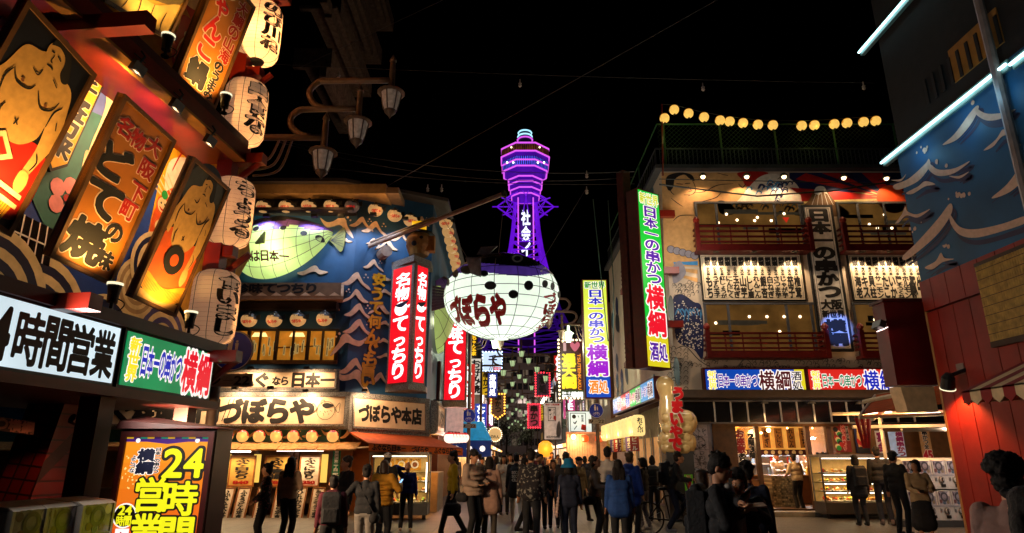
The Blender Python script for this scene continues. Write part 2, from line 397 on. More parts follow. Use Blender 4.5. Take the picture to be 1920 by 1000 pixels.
# ================================================================ TOWER
def tower():
    Y = 187.; X0 = 4.2
    t = thing('observation_tower', 'tall lattice tower lit violet with a round lookout at the far end of the street', 'tower', (X0, Y, 0))
    pur = M('violet_steel', '#7a4ab0', rough=.5, var=.1); dk = M('tower_dark', (.02, .012, .04), rough=.6)
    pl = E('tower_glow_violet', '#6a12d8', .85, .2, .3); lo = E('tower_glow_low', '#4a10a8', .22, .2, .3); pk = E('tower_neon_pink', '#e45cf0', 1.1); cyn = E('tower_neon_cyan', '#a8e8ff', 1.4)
    zz = lambda y: PY(985, y, Y)[2]
    hw = lambda px, y: px * Y / F * (cp - (500 - y) / F * sp)   # half width in metres for px pixels at row y
    # legs flare from under the dish to the ground
    za = zz(385); legs = MB()
    sec = [(zz(388), hw(22, 388)), (zz(440), hw(27, 440)), (zz(475), hw(32, 475)), (zz(520), hw(42, 520)), (zz(590), hw(60, 590)), (zz(650), hw(84, 650)), (20, 22), (0, 27)]
    for sx in (-1, 1):
        for sy in (-1, 1):
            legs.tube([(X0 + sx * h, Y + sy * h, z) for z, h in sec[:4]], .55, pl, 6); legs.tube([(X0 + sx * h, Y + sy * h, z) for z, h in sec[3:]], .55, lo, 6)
    legs.build('leg_frame', t)
    br = MB(); zs = np.linspace(sec[0][0], 22, 22); hs = np.interp(zs, [s[0] for s in sec][::-1], [s[1] for s in sec][::-1])
    for i in range(len(zs) - 1):
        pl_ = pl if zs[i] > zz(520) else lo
        for (ax, ay), (bx, by) in (((-1, -1), (1, -1)), ((1, -1), (1, 1)), ((-1, -1), (-1, 1)), ((-1, 1), (1, 1))):
            p = lambda c, k: (X0 + c[0] * hs[k], Y + c[1] * hs[k], zs[k])
            A_, B_ = (ax, ay), (bx, by)
            mid = lambda k: (X0 + (ax + bx) / 2 * hs[k], Y + (ay + by) / 2 * hs[k], zs[k])
            br.tube([p(A_, i), mid(i + 1)], .2, pl_, 4, False); br.tube([p(B_, i), mid(i + 1)], .2, pl_, 4, False)
            br.tube([p(A_, i), p(B_, i)], .2, pl_, 4, False)
    br.build('lattice_bracing', t)
    # lift shaft with a screen
    sh = MB(); wz = hw(15, 430)
    sh.b2((X0 - wz, Y - wz, 8), (X0 + wz, Y + wz, zz(388)), dk); sh.build('lift_shaft', t)
    nb = MB()
    for sx in (-1, 1): nb.b2((X0 + sx * wz * 1.05 - .2, Y - wz * 2.0 - .2, 10), (X0 + sx * wz * 1.05 + .2, Y - wz * 2.0 + .2, zz(381)), pk)
    nb.build('neon_strip', t)
    q = Q((X0 - wz, Y - wz * 1.9, zz(395)), (X0 + wz, Y - wz * 1.9, zz(395)), (X0 + wz, Y - wz * 1.9, zz(560)), (X0 - wz, Y - wz * 1.9, zz(560)))
    sc = MB(); slab(sc, q, M('screen_black', (.004, .004, .012), rough=.3), .3); scr = sc.build('led_screen', t)
    tx = MB(); text(tx, q, '社会イノベ', (.18, .05, .82, .97), [(E('led_white', '#eaf2ff', 1.5), .035, .15)], True); tx.build('screen_text', scr)
    # octagonal lookout
    o8 = lambda r, z: [(X0 + 1.1 * r * math.cos(R(22.5 + 45 * k)), Y + 1.1 * r * math.sin(R(22.5 + 45 * k)), z) for k in range(8)]
    prof = [(388, 24), (375, 27), (352, 33), (340, 34), (334, 34), (328, 44), (316, 47), (308, 49), (302, 49)]
    body = MB(); gl = E('lookout_shell', '#5a10c0', .5, .25, .25)
    def ring(y0, r0, y1, r1, mat, mb):
        a, b = o8(hw(r0, y0) / .97, zz(y0)), o8(hw(r1, y1) / .97, zz(y1))
        mb.add(a + b, [(k, (k + 1) % 8, 8 + (k + 1) % 8, 8 + k) for k in range(8)], mat)
    for (y0, r0), (y1, r1) in zip(prof, prof[1:]): ring(y0, r0, y1, r1, gl, body)
    ring(302, 49, 291, 48, gl, body); body.poly(o8(hw(48, 291), zz(288)), dk); body.build('lookout_body', t, False)
    wn = MB(); ring(326, 46, 311, 48.2, E('lookout_window_blue', '#4f56e8', 1.0, .5, 1.2), wn); ring(301, 49.6, 290, 49.2, E('lookout_window_amber', '#8a4a18', .35, .8, .9), wn)
    wn.build('window_band', t)
    mu = MB()
    for k in range(8):
        for j in range(9):
            for (y0, r0, y1, r1) in ((326, 46.5, 311, 48.7), (301, 50.1, 290, 49.7)):
                a, b = [np.array(o8(hw(r_, y_) / .97, zz(y_))) for y_, r_ in ((y0, r0), (y1, r1))]
                f = j / 9; mu.tube([a[k] * (1 - f) + a[(k + 1) % 8] * f, b[k] * (1 - f) + b[(k + 1) % 8] * f], .14, dk, 4, False)
    mu.build('mullion', t)
    nr = MB()
    for y, r in ((372, 27.5), (362, 30), (352, 33.5), (343, 34.5), (328, 44.5), (318, 47.5), (303, 50), (288, 49.5)):
        pts = o8(hw(r, y) / .96, zz(y)); nr.tube(pts + pts[:1], .28, pk, 5, False)
    nr.build('neon_ring', t)
    dm = E('lookout_lamp', '#ffe0b0', 4)
    for k in range(-4, 5): dots = MB(); dots.ball((X0 + k * 1.1, Y - hw(47, 295), zz(295) + .1), .28, dm, 6, 5); dots.build('lookout_lamp', t)
    for k in range(-3, 4): dots = MB(); dots.ball((X0 + k * 1.9, Y - hw(46, 320), zz(322)), .32, E('lookout_lamp_white', '#e8e8ff', 4), 6, 5); dots.build('lookout_lamp', t)
    top = MB(); dkb = M('tower_teal', (.02, .06, .09), rough=.5)
    top.lathe((X0, Y, 0), [(hw(40, 290), zz(288)), (hw(26, 282), zz(280)), (hw(16, 276), zz(276)), (hw(15, 262), zz(262)), (hw(17, 260), zz(260)), (hw(15, 258), zz(258)), (hw(14, 249), zz(249)), (hw(8, 246), zz(246))], dkb, 20)
    top.build('crown', t)
    tr = MB()
    for y, r, m_ in ((250, 15, cyn), (257, 16, cyn), (263, 17, pk), (280, 27, E('tower_neon_blue', '#2d6fd0', .8))):
        pts = [(X0 + hw(r, y) * math.cos(2 * math.pi * k / 24), Y + hw(r, y) * math.sin(2 * math.pi * k / 24), zz(y)) for k in range(25)]; tr.tube(pts, .26, m_, 5, False)
    tr.build('crown_neon', t)
    # star shaped outriggers
    st = MB(); zc = zz(388)
    for k in range(8):
        a = R(45 * k); tip = np.array([X0 + hw(62, 388) * math.cos(a), Y + hw(62, 388) * math.sin(a), zc])
        for dz, rr in ((zz(365) - zc, 25), (zz(412) - zc, 24)):
            for d in (-.28, .28):
                st.tube([tip, (X0 + hw(rr, 388) * math.cos(a + d), Y + hw(rr, 388) * math.sin(a + d), zc + dz)], .16, pl, 4, False)
        st.tube([tip + (tip - A([X0, Y, zc])) * .15, (X0 + hw(20, 388) * math.cos(a), Y + hw(20, 388) * math.sin(a), zc)], .2, pl, 4, False)
    st.build('outrigger', t)
    lamp('tower_flood', 'POINT', (X0, Y - 25, zz(400)), 6000, '#8a30ff', t, size=3)
tower()
# ================================================================ LEFT CORNER RESTAURANT (near, with paper lanterns and picture boards)
FD = nrm((.1, 1, 0)); FN = nrm((1, -.1, 0))
def FP(Y, z, off=0): return A([-4.3 + .1 * (Y - 9), Y, z]) + FN * off
def LA(x, y, off=0): return PP(x, y, FP(9, 0, off), FN)
red = M('lacquer_red', '#7a1a0c', rough=.38, var=.2, scale=4, coat=.2); dred = M('dark_red_paint', '#4a0d0a', rough=.45, var=.25)
blk = M('black_metal', (.012, .011, .011), rough=.45); ink = M('ink_black', (.01, .008, .008), rough=.6, var=.05)
wood = M('brown_wood', '#5a3a1c', rough=.55, var=.3, scale=5, bump=.2); cream = M('cream_paint', '#d8c69a', rough=.7)
white = M('white_paint', (.78, .76, .72), rough=.55, var=.05); gold = M('gold_paint', '#c88a20', rough=.5); pinkw = M('pale_pink_paint', '#e6c3b0', rough=.6, var=.05)
navy = M('navy_paint', '#0c1640', rough=.6); teal = M('teal_paint', '#2e6a66', rough=.6); blue = M('blue_paint', '#1d3f95', rough=.6); mblue = M('mid_blue_paint', '#5a6bb0', rough=.6)
yel = M('yellow_paint', '#d8a018', rough=.6); org = M('orange_paint', '#c8501a', rough=.6); skin_p = M('painted_skin', '#c89a5a', rough=.6, var=.12, scale=14); redp = M('red_paint', '#a81c12', rough=.55)
green_p = M('green_paint', '#1d8a3c', rough=.6)
def left_building():
    b = thing('corner_restaurant', 'near red trimmed restaurant with painted mural, picture boards and a column of paper lanterns', 'restaurant', (-5, 7, 0))
    # upper mural wall
    q = Q(FP(2.5, 6.15, -.8), FP(9.25, 6.15, -.8), FP(9.25, 2.95, -.8), FP(2.5, 2.95, -.8))
    m = MB(); m.hexa([FP(2.5, 2.9, -.8), FP(9.25, 2.9, -.8), FP(9.25, 6.2, -.8), FP(2.5, 6.2, -.8)], [FP(2.5, 2.9, -3), FP(9.25, 2.9, -3), FP(9.25, 6.2, -3), FP(2.5, 6.2, -3)], blue)
    wall = m.build('mural_wall', b)
    a = MB(); px = q.px
    art(a, q, px([(95, 100), (235, 190), (200, 330), (60, 300)]), mblue, .004)
    art(a, q, px([(40, 330), (150, 200), (240, 240), (190, 480), (80, 420)]), teal, .008)
    art(a, q, px([(40, -20), (70, -20), (10, 75), (-40, 90)]), M('lilac_paint', '#b9a6c8'), .006)
    art(a, q, px([(330, 265), (445, 300), (470, 480), (380, 640), (270, 470), (300, 330)]), yel, .004)
    blob(a, q, px([(320, 300), (360, 300), (385, 330), (360, 380), (325, 400), (308, 350)]), M('white_swirl_paint', '#e8dcc8'), .008)
    blob(a, q, px([(300, 370), (340, 350), (358, 390), (340, 430), (318, 470), (280, 440)]), org, .012)
    for cx, cy, r in ((303, 385, .14), (326, 392, .11), (296, 425, .12)):
        c = px([(cx, cy)])[0]; disc(a, q, c, r, cream, .016); disc(a, q, c, r, org, .018, r2=r * .82)
        for dx in (-.3, .3): disc(a, q, (c[0] + dx * r / q.w, c[1] - .15 * r / q.h), r * .13, ink, .02, 8)
        stroke(a, q, [(c[0] - .5 * r / q.w, c[1] + .3 * r / q.h), (c[0], c[1] + .55 * r / q.h), (c[0] + .5 * r / q.w, c[1] + .3 * r / q.h)], .03, redp, .02)
    disc(a, q, px([(307, 366)])[0], .07, green_p, .018)
    for k in range(5): stroke(a, q, px([(280 + 8 * k, 340 - 4 * k), (300 + 9 * k, 365 + 5 * k)]), .035, cream, .014)
    blob(a, q, px([(330, 262), (352, 300), (348, 285)]), redp, .01); stroke(a, q, px([(322, 320), (338, 290), (352, 285)]), .03, redp, .011)
    # cloud streaks
    for pts in ([(206, 125), (214, 140), (206, 168), (214, 190), (200, 215), (190, 250), (176, 285), (160, 300), (172, 262), (184, 235), (196, 200), (199, 165)],
                [(225, 150), (232, 160), (240, 190), (235, 178)], [(150, 65), (160, 70), (154, 88), (148, 80)], [(178, 95), (186, 98), (183, 108)],
                [(158, 285), (150, 325), (160, 300), (165, 285)]):
        blob(a, q, px(pts), cream, .012)
    # cherry blossom
    c = px([(122, 372)])[0]
    for k in range(5):
        t = R(72 * k - 80); d = .17; disc(a, q, (c[0] + d * math.cos(t) / q.w, c[1] + d * math.sin(t) / q.h), .11, M('blossom_pink', '#d8868a'), .014 + k * .0006, 10); 
    disc(a, q, c, .05, redp, .02, 8)
    # concentric waves along the foot
    for k, (x, y, r, m0) in enumerate(((60, 600, .75, navy), (300, 640, .6, M('violet_paint', '#3c3a7a')), (255, 540, .42, M('sand_paint', '#a58c6a')), (190, 625, .5, navy), (380, 660, .4, navy), (-40, 560, .8, navy), (285, 500, .5, navy))):
        c = px([(x, y)])[0]; h = .016 + k * .003
        for j, f in enumerate((1., .86, .72, .58, .44, .3)):
            disc(a, q, c, r * f, cream if j % 2 == 0 else m0, h + j * .0004, 28)
    a.build('mural_art', b)
    # window with white bars
    wq = Q(LA(30, 395, -.78), LA(102, 432, -.78), LA(92, 500, -.78), LA(12, 470, -.78)); wm = MB(); slab(wm, wq, M('night_glass', (.01, .01, .012), rough=.1), .02)
    for k in range(1, 5): stroke(wm, wq, [(k / 5, 0), (k / 5, 1)], .02, white, .01, taper=False)
    stroke(wm, wq, [(0, .5), (1, .5)], .02, white, .012, taper=False); wm.build('barred_window', b)
    # eave, beams
    e = MB()
    def beam(y0, y1, z0, z1, o0, o1, mat): e.hexa([FP(y0, z0, o0), FP(y1, z0, o0), FP(y1, z0, o1), FP(y0, z0, o1)], [FP(y0, z1, o0), FP(y1, z1, o0), FP(y1, z1, o1), FP(y0, z1, o1)], mat)
    beam(2.5, 9.3, 6.12, 6.36, -.79, -.08, red); beam(2.5, 9.35, 6.13, 6.36, -.08, .06, red); beam(2.5, 9.33, 6.36, 6.42, -.79, -.1, dred); beam(2.5, 9.33, 6.09, 6.127, -.1, .08, M('ochre_trim', '#b0762a')); beam(2.5, 9.3, 6.363, 6.5, -.1, .04, dred)
    e.build('eave', b)
    for bx, by in ((283, 42), (150, -60)):
        p = LA(bx, by, .8); yb = p[1]; e = MB(); beam(yb, yb + .16, p[2] - .09, p[2] + .09, -.8, .8, red); e.build('beam', b)
    # upper storey wall
    u = MB(); u.hexa([FP(2.5, 6.5, -.7), FP(9.25, 6.5, -.7), FP(9.25, 11, -.7), FP(2.5, 11, -.7)], [FP(2.5, 6.5, -3), FP(9.25, 6.5, -3), FP(9.25, 11, -3), FP(2.5, 11, -3)], M('upper_ochre', '#b98a2a', rough=.7)); u.build('upper_wall', b)
    uq = Q(FP(4, 10, -.7), FP(9.25, 10, -.7), FP(9.25, 6.5, -.7), FP(4, 6.5, -.7)); um = MB(); upx = uq.px
    blob(um, uq, upx([(322, 80), (335, 30), (360, 40), (375, 90), (350, 130), (325, 125)]), redp, .006); disc(um, uq, upx([(349, 68)])[0], .07, cream, .01); disc(um, uq, upx([(349, 68)])[0], .04, ink, .012)
    blob(um, uq, upx([(345, -10), (400, -10), (375, 60), (352, 25)]), redp, .008)
    blob(um, uq, upx([(345, -20), (395, -20), (380, 20), (350, 10)]), cream, .012)
    for k in range(3): stroke(um, uq, upx([(325 + 12 * k, 110 - 20 * k), (340 + 12 * k, 75 - 10 * k), (372, 60 + 20 * k)]), .03, cream, .014)
    um.build('upper_mural', b)
    # sign ledge and soffit over the entrance
    l = MB(); e = l; beam(2.5, 9.35, 3.06, 3.2, -.8, .1, M('ledge_dark_red', '#3d0b0a', rough=.5)); beam(2.5, 9.3, 2.28, 2.38, -2.5, .1, dred); e.build('ledge', b)
    for x, y in ((118, 572), (404, 672)):
        e = MB(); p = LA(x, y, .1); beam(p[1] - .08, p[1] + .1, p[2] - .06, p[2] + .1, .0, .45, red); e.build('bracket', b)
    # lower wall, tiled pier, posts
    lw = MB(); e = lw; beam(2.2, 6.4, 0, 2.28, -3, -1.3, M('night_wall', (.03, .022, .02), rough=.8)); e.build('lower_wall', b)
    tq = [LA(128, 738, -1.25), LA(202, 738, -1.25), LA(130, 985, -1.25), LA(40, 985, -1.25)]
    tm = MB(); tm.hexa(tq, [p - FN * .5 for p in tq], TILE('red_tile', '#6a1410', '#55100d', '#1a0606', .16, .16, .012, off=0, rot=(R(90), 0, R(84)))); tm.build('tiled_pier', b)
    ps = MB(); e = ps; yy = LA(212, 745, .0)[1]; beam(yy - .12, yy + .12, 0, 2.3, -.3, -.05, dred); e.build('post', b)
    ps = MB(); e = ps; beam(8.9, 9.1, 0, 2.3, -.3, -.1, dred); e.build('post', b)
    dr = MB(); p = LA(195, 830, -1.1); dr.box((p[0], p[1], 1.1), (.06, .06, 2.2), M('pale_wood', '#a8855a')); dr.box((p[0] + .28, p[1] + .1, 1.75), (.6, .05, .05), M('pale_wood', '#a8855a')); dr.build('door_frame', b)
    os_ = Q(LA(-60, 772, -1.15), LA(66, 792, -1.15), LA(63, 816, -1.15), LA(-60, 800, -1.15)); om = MB(); slab(om, os_, M('old_board', '#1a1210'), .04); text(om, os_, '日本一の串かつ横綱', (-.9, .02, .99, 1.), [(M('worn_letter', '#8a6a52'), .04, .006)]); om.build('old_lettering', b)
    cpost = MB(); e = cpost; beam(9.15, 9.35, 3.2, 10, -.35, -.1, red); e.build('corner_post', b)
    # brackets that hold the lanterns
    for px0, px1 in (((400, 302), (498, 302)), ((420, 138), (492, 139)), ((375, 478), (442, 474)), ((470, 4), (545, 2)), ((395, 672), (444, 672))):
        bm = MB(); z = PY(*px1, 9.28)[2]; e = bm; zx = PY(*px1, 9.28)[0] + 4.27; beam(9.2, 9.36, z - .07, z + .09, -.3, zx, red)
        e.tube([FP(9.28, z - .4, -.15), FP(9.28, z - .03, .3)], .05, red, 6); bm.build('bracket', b)
    return b
LB = left_building()
def sumo(mb, q, belt_red=True, S=1.):
    """painted wrestler on a tall board, own drawing in (s,t)"""
    sk = skin_p
    if belt_red:
        blob(mb, q, [(-.02, .62), (.1, .5), (.5, .56), (.8, .52), (1.0, .6), (.98, .9), (.5, .95), (.0, .9)], redp, .004)
    else:
        blob(mb, q, [(.03, .6), (.2, .47), (.5, .55), (.8, .5), (.97, .62), (.97, .8), (.5, .86), (.05, .82)], org, .004)
    blob(mb, q, [(.12, .3), (.2, .17), (.36, .135), (.42, .12), (.6, .12), (.68, .15), (.85, .18), (.93, .3), (.97, .45), (.9, .6), (.84, .7), (.77, .7), (.8, .55), (.77, .42), (.75, .5), (.62, .58), (.45, .6), (.27, .56), (.18, .45), (.14, .52), (.06, .48), (.04, .4)], sk, .006)
    blob(mb, q, [(.42, .06), (.52, .035), (.62, .06), (.645, .12), (.6, .19), (.5, .2), (.43, .16), (.405, .11)], sk, .009)
    blob(mb, q, [(.42, .07), (.45, .025), (.52, -.005), (.6, .0), (.67, .04), (.73, .1), (.76, .16), (.7, .18), (.64, .15), (.635, .1), (.6, .065), (.52, .05), (.46, .06)], ink, .011)
    for pts, wd in (([(.45, .095), (.49, .09)], .012), ([(.53, .09), (.585, .1)], .012), ([(.5, .1), (.49, .135), (.515, .14)], .008), ([(.47, .165), (.52, .16), (.55, .168)], .012),
                    ([(.2, .29), (.28, .34), (.42, .33), (.47, .29)], .012), ([(.52, .3), (.62, .36), (.74, .33), (.78, .27)], .012), ([(.77, .42), (.78, .33), (.84, .28)], .012),
                    ([(.18, .44), (.16, .36), (.2, .3)], .012), ([(.46, .2), (.44, .24), (.36, .23)], .01), ([(.6, .2), (.68, .22)], .01), ([(.3, .56), (.27, .5), (.29, .46)], .01), ([(.86, .36), (.89, .4)], .01),
                    ([(.44, .49), (.5, .51)], .012), ([(.48, .48), (.46, .52)], .012), ([(.82, .56), (.87, .6), (.84, .66)], .01)): stroke(mb, q, pts, wd * 1.6, ink, .012)
    for c in ((.33, .315), (.66, .335)): disc(mb, q, c, .02, M('brown_dot', '#7a4a2a'), .0125, 8)
    blob(mb, q, [(.76, .68), (.86, .68), (.88, .75), (.82, .8), (.75, .76)], sk, .013)
def picture_board(name, label, c, art_fn, back=None, fr=None, bulb=None, pw=60):
    q = Q(*c); t = thing(name, label, 'sign board', q(.5, 1))
    m = MB(); slab(m, q, back or M('board_navy', '#0b1020', rough=.5), .06); m.build('board', t)
    f = MB(); frame(f, q, fr or wood, .05, .03, .12); f.build('frame', t)
    a = MB(); art_fn(a, q); a.build('artwork', t)
    if bulb is not None:
        p = q(.5, 1.05) + q.n * .45
        lamp('board_spot', 'SPOT', p, pw * 1.5, '#ffc870', t, target=q(.5, .45), size=.04, spot=115, blend=.8)
    return t
def tilted(tl, tr, br, bl, o0, o1):
    a, b, c = LA(*tl, o0), LA(*tr, o0), LA(*br, o1); d = LA(*bl, o1); k = (c + d) / 2 - (a + b) / 2; h = (b - a + c - d) / 2; m_ = (a + b + c + d) / 4
    return [m_ - h / 2 - k / 2, m_ + h / 2 - k / 2, m_ + h / 2 + k / 2, m_ - h / 2 + k / 2]
brownb = M('board_brown', '#a8641e', rough=.5, var=.25, scale=2)
def art1(a, q):
    sumo(a, q)
    for k, (x, y) in enumerate(((.25, .68), (.42, .66))):
        for s_ in (1., .62):
            pts = [(x - .2 * s_, y), (x, y - .09 * s_), (x + .2 * s_, y), (x, y + .09 * s_)]
            art(a, q, pts, cream if s_ == 1. else redp, .014 + k * .003 + (1 - s_) * .002)
    for t0, mt in ((.78, cream), (.815, redp), (.835, cream)): art(a, q, [(.02, t0), (.9, t0 + .01), (.9, t0 + .035), (.02, t0 + .03)], mt, .016)
    art(a, q, [(.05, .865), (.85, .87), (.8, .97), (.1, .97)], gold, .017)
    for k in range(26): stroke(a, q, [(.06 + .03 * k, .868), (.1 + .027 * k, .97)], .008, wood, .019, taper=False)
def art3(a, q):
    disc(a, q, (.5, .16), .42, M('grey_halo', '#3c4048'), .002, 30); sumo(a, q, False)
    disc(a, q, (.48, .66), .2, ink, .014, 24); disc(a, q, (.48, .66), .085, org, .016, 18)
    blob(a, q, [(.05, .8), (.5, .86), (.95, .79), (.95, .9), (.5, .95), (.05, .9)], gold, .012)
    for k in range(30): stroke(a, q, [(.06 + .03 * k, .83 + .03 * math.sin(k * .1)), (.07 + .03 * k, .91)], .008, wood, .014, taper=False)
    art(a, q, [(.04, .92), (.96, .92), (.96, .975), (.04, .975)], skin_p, .008)
def art2(a, q):
    O, r_, k_ = (pinkw, .075, .004), (redp, .03, .008), (ink, .05, .008)
    def T(s, x, y, w_, h_, ly, off=0, v=False):
        c = q.px([(x, y)])[0]; text(a, q, s, (c[0] - w_ / 2, c[1] - h_ / 2, c[0] + w_ / 2, c[1] + h_ / 2), [(m_, wt, h + off) for m_, wt, h in ly], v)
    T('名', 234, 238, .25, .115, (O, r_)); T('物', 258, 262, .25, .115, (O, r_), .001)
    T('ど', 215, 305, .5, .2, (O, k_)); T('て', 192, 375, .55, .2, (O, k_), .001); T('焼', 160, 450, .6, .24, (O, k_), .002)
    for ch, x, y, ly in (('大', 288, 275, r_), ('阪', 275, 318, r_), ('下', 256, 362, r_), ('町', 240, 395, r_), ('の', 213, 437, k_), ('味', 196, 487, k_)): T(ch, x, y, .27, .115, (O, ly), .0012)
def art4(a, q):
    O, r_, k_ = (pinkw, .075, .004), (redp, .03, .008), (ink, .05, .008)
    text(a, q, 'ちゃんこ', (.16, -.05, .56, .72), [O, (M('bright_red_paint', '#c8201a'), .035, .008)], True); text(a, q, '鍋', (.14, .73, .6, .95), [O, k_], True)
    text(a, q, '大鯛の山海', (.64, .05, .9, .62), [O, r_], True); text(a, q, 'のうまみ', (.64, .63, .86, .97), [O, k_], True)
def art5(a, q):
    blob(a, q, [(.02, .0), (.98, .0), (.98, .55), (.6, .72), (.2, .7), (.02, .6)], M('belt_cloth', '#6a5a3c', bump=.4), .004)
    for t0 in (.5, .58): stroke(a, q, [(.05, t0), (.5, t0 + .1), (.97, t0 - .08)], .03, ink, .008)
    blob(a, q, [(.03, .72), (.3, .74), (.6, .76), (.97, .62), (.97, .98), (.03, .98)], M('painted_skin_pale', '#d8b060'), .004)
    for k in range(4): stroke(a, q, [(.2 + .2 * k, .76), (.25 + .18 * k, .87), (.22 + .2 * k, .96)], .02, ink, .009)
picture_board('picture_board', 'large hanging board painted with a sumo wrestler in a red apron with linked diamonds', tilted((44, 3), (183, 133), (12, 452), (-135, 330), .15, -.6), art1, bulb=1, pw=150)
picture_board('lettered_board', 'brown hanging board with big black and red brush lettering between two wrestler pictures', tilted((232, 176), (328, 263), (206, 536), (90, 480), .12, -.55), art2, brownb, bulb=1, pw=110)
picture_board('picture_board', 'narrow hanging board painted with a sumo wrestler in an orange apron with a black ring', tilted((365, 294), (428, 354), (329, 594), (242, 558), .12, -.5), art3, bulb=1, pw=110)
picture_board('lettered_board', 'upper brown board with red brush lettering hanging beside the top paper lantern', tilted((408, -62), (480, 8), (398, 211), (331, 138), .2, -.45), art4, brownb, bulb=1, pw=130)
picture_board('picture_board', 'cropped upper board painted with a wrestler belly and dark belt cloth', tilted((270, -190), (400, -85), (305, 78), (205, 2), .2, -.45), art5, M('board_ochre', '#c8963c'), bulb=1, pw=35)
def pointed_board():
    c = [LA(130, 120, -.72), LA(190, 160, -.72), LA(118, 318, -.72), LA(75, 285, -.72)]; q = Q(*c)
    t = thing('pointed_board', 'yellow pointed shop board with black brush lettering half hidden behind the wrestler picture', 'sign board', q(.5, 1))
    m = MB(); out = [(0, 0), (1, 0), (1, .97), (.5, 1.12), (0, .97)]; m.prism([q(a, b, 0) for a, b in out], q.n * .04, ink)
    art(m, q, [(.06, .02), (.94, .02), (.94, .95), (.5, 1.08), (.06, .95)], yel, .042 if np.dot(q.n, q.n) > 0 else 0); m.build('board', t)
    a = MB(); text(a, q, '千客万来', (.1, .03, .9, .95), [(cream, .09, .044), (ink, .05, .046)], True); a.build('lettering', t)
pointed_board()
# ---------------------------------------------------------------- lit sign boxes over the entrance
def sign_box(name, label, q, face, letters, depth=.22, rim=None, rw=.035, cat='sign'):
    t = thing(name, label, cat, q(.5, 1, -depth / 2))
    m = MB(); slab(m, q, rim or blk, depth, -.012, grow=rw); m.build('case', t)
    f = MB()
    if callable(face): face(f, q)
    else: slab(f, q, face, .012, 0)
    f.build('lit_face', t)
    if letters:
        a = MB(); letters(a, q); a.build('lettering', t)
    return t
def left_signs():
    p0, p1 = LA(225, 631, .06), LA(212, 712, .06); zt, zb = 3.03, 2.42
    q = Q(FP(4.6, zt, .06), FP(p0[1], zt, .06), FP(p0[1], zb, .06), FP(4.6, zb, .06))
    def L(a, q):
        s0 = q.px([(24, 640)])[0][0]; s1 = q.px([(209, 690)])[0][0]; c = (s1 - s0) / 4
        text(a, q, '時間営業', (s0, .1, s1, .95), [(ink, .03, .006)], fill=1.0); text(a, q, '24', (s0 - 1.35 * c, .08, s0 - .02, .95), [(ink, .05, .006)], fill=1.)
    sign_box('sign_box', 'long white lit sign box with bold black lettering over the restaurant entrance', q, E('sign_white_blue', '#d8ecf4', .95, .18, .9), L)
    y0, y1 = LA(239, 640, .06)[1], LA(399, 690, .06)[1]
    q2 = Q(FP(y0, 3.03, .06), FP(y1, 3.03, .06), FP(y1, 2.42, .06), FP(y0, 2.42, .06))
    def L2(a, q):
        w_ = E('letter_white', '#fff4ee', 1.1)
        text(a, q, '新世界', (.03, .08, .14, .92), [(w_, .1, .003), (E('letter_yellow', '#ffe61e', 1.), .04, .006)], True)
        text(a, q, '日本一の串かつ', (.16, .2, .6, .78), [(w_, .1, .003), (E('letter_blue', '#1428c8', .8), .03, .006)])
        text(a, q, '横綱', (.61, .04, .98, .97), [(w_, .1, .004), (E('letter_red', '#e8142a', 1.), .03, .007)])
    def F2(f, q):
        slab(f, q, E('sign_green', '#0c8a50', .9, .25, 1.2), .012, 0); art(f, q, [(.99, .0), (.99, .99), (.78, .99), (.9, .0)], E('sign_orange', '#d8582a', .9), .0015)
    sign_box('sign_box', 'green lit sign box with white edged lettering at the restaurant corner', q2, F2, L2)
left_signs()
lamp('sign_spill', 'AREA', FP(6.2, 2.7, .2), 190, '#fff0e0', LB, target=FP(6.2, 2.7, 3), size=2.6, sy=.5)
lamp('sign_spill', 'AREA', FP(8.3, 2.7, .2), 2, '#50e090', LB, target=FP(8.3, 2.7, 3), size=1.5, sy=.5)
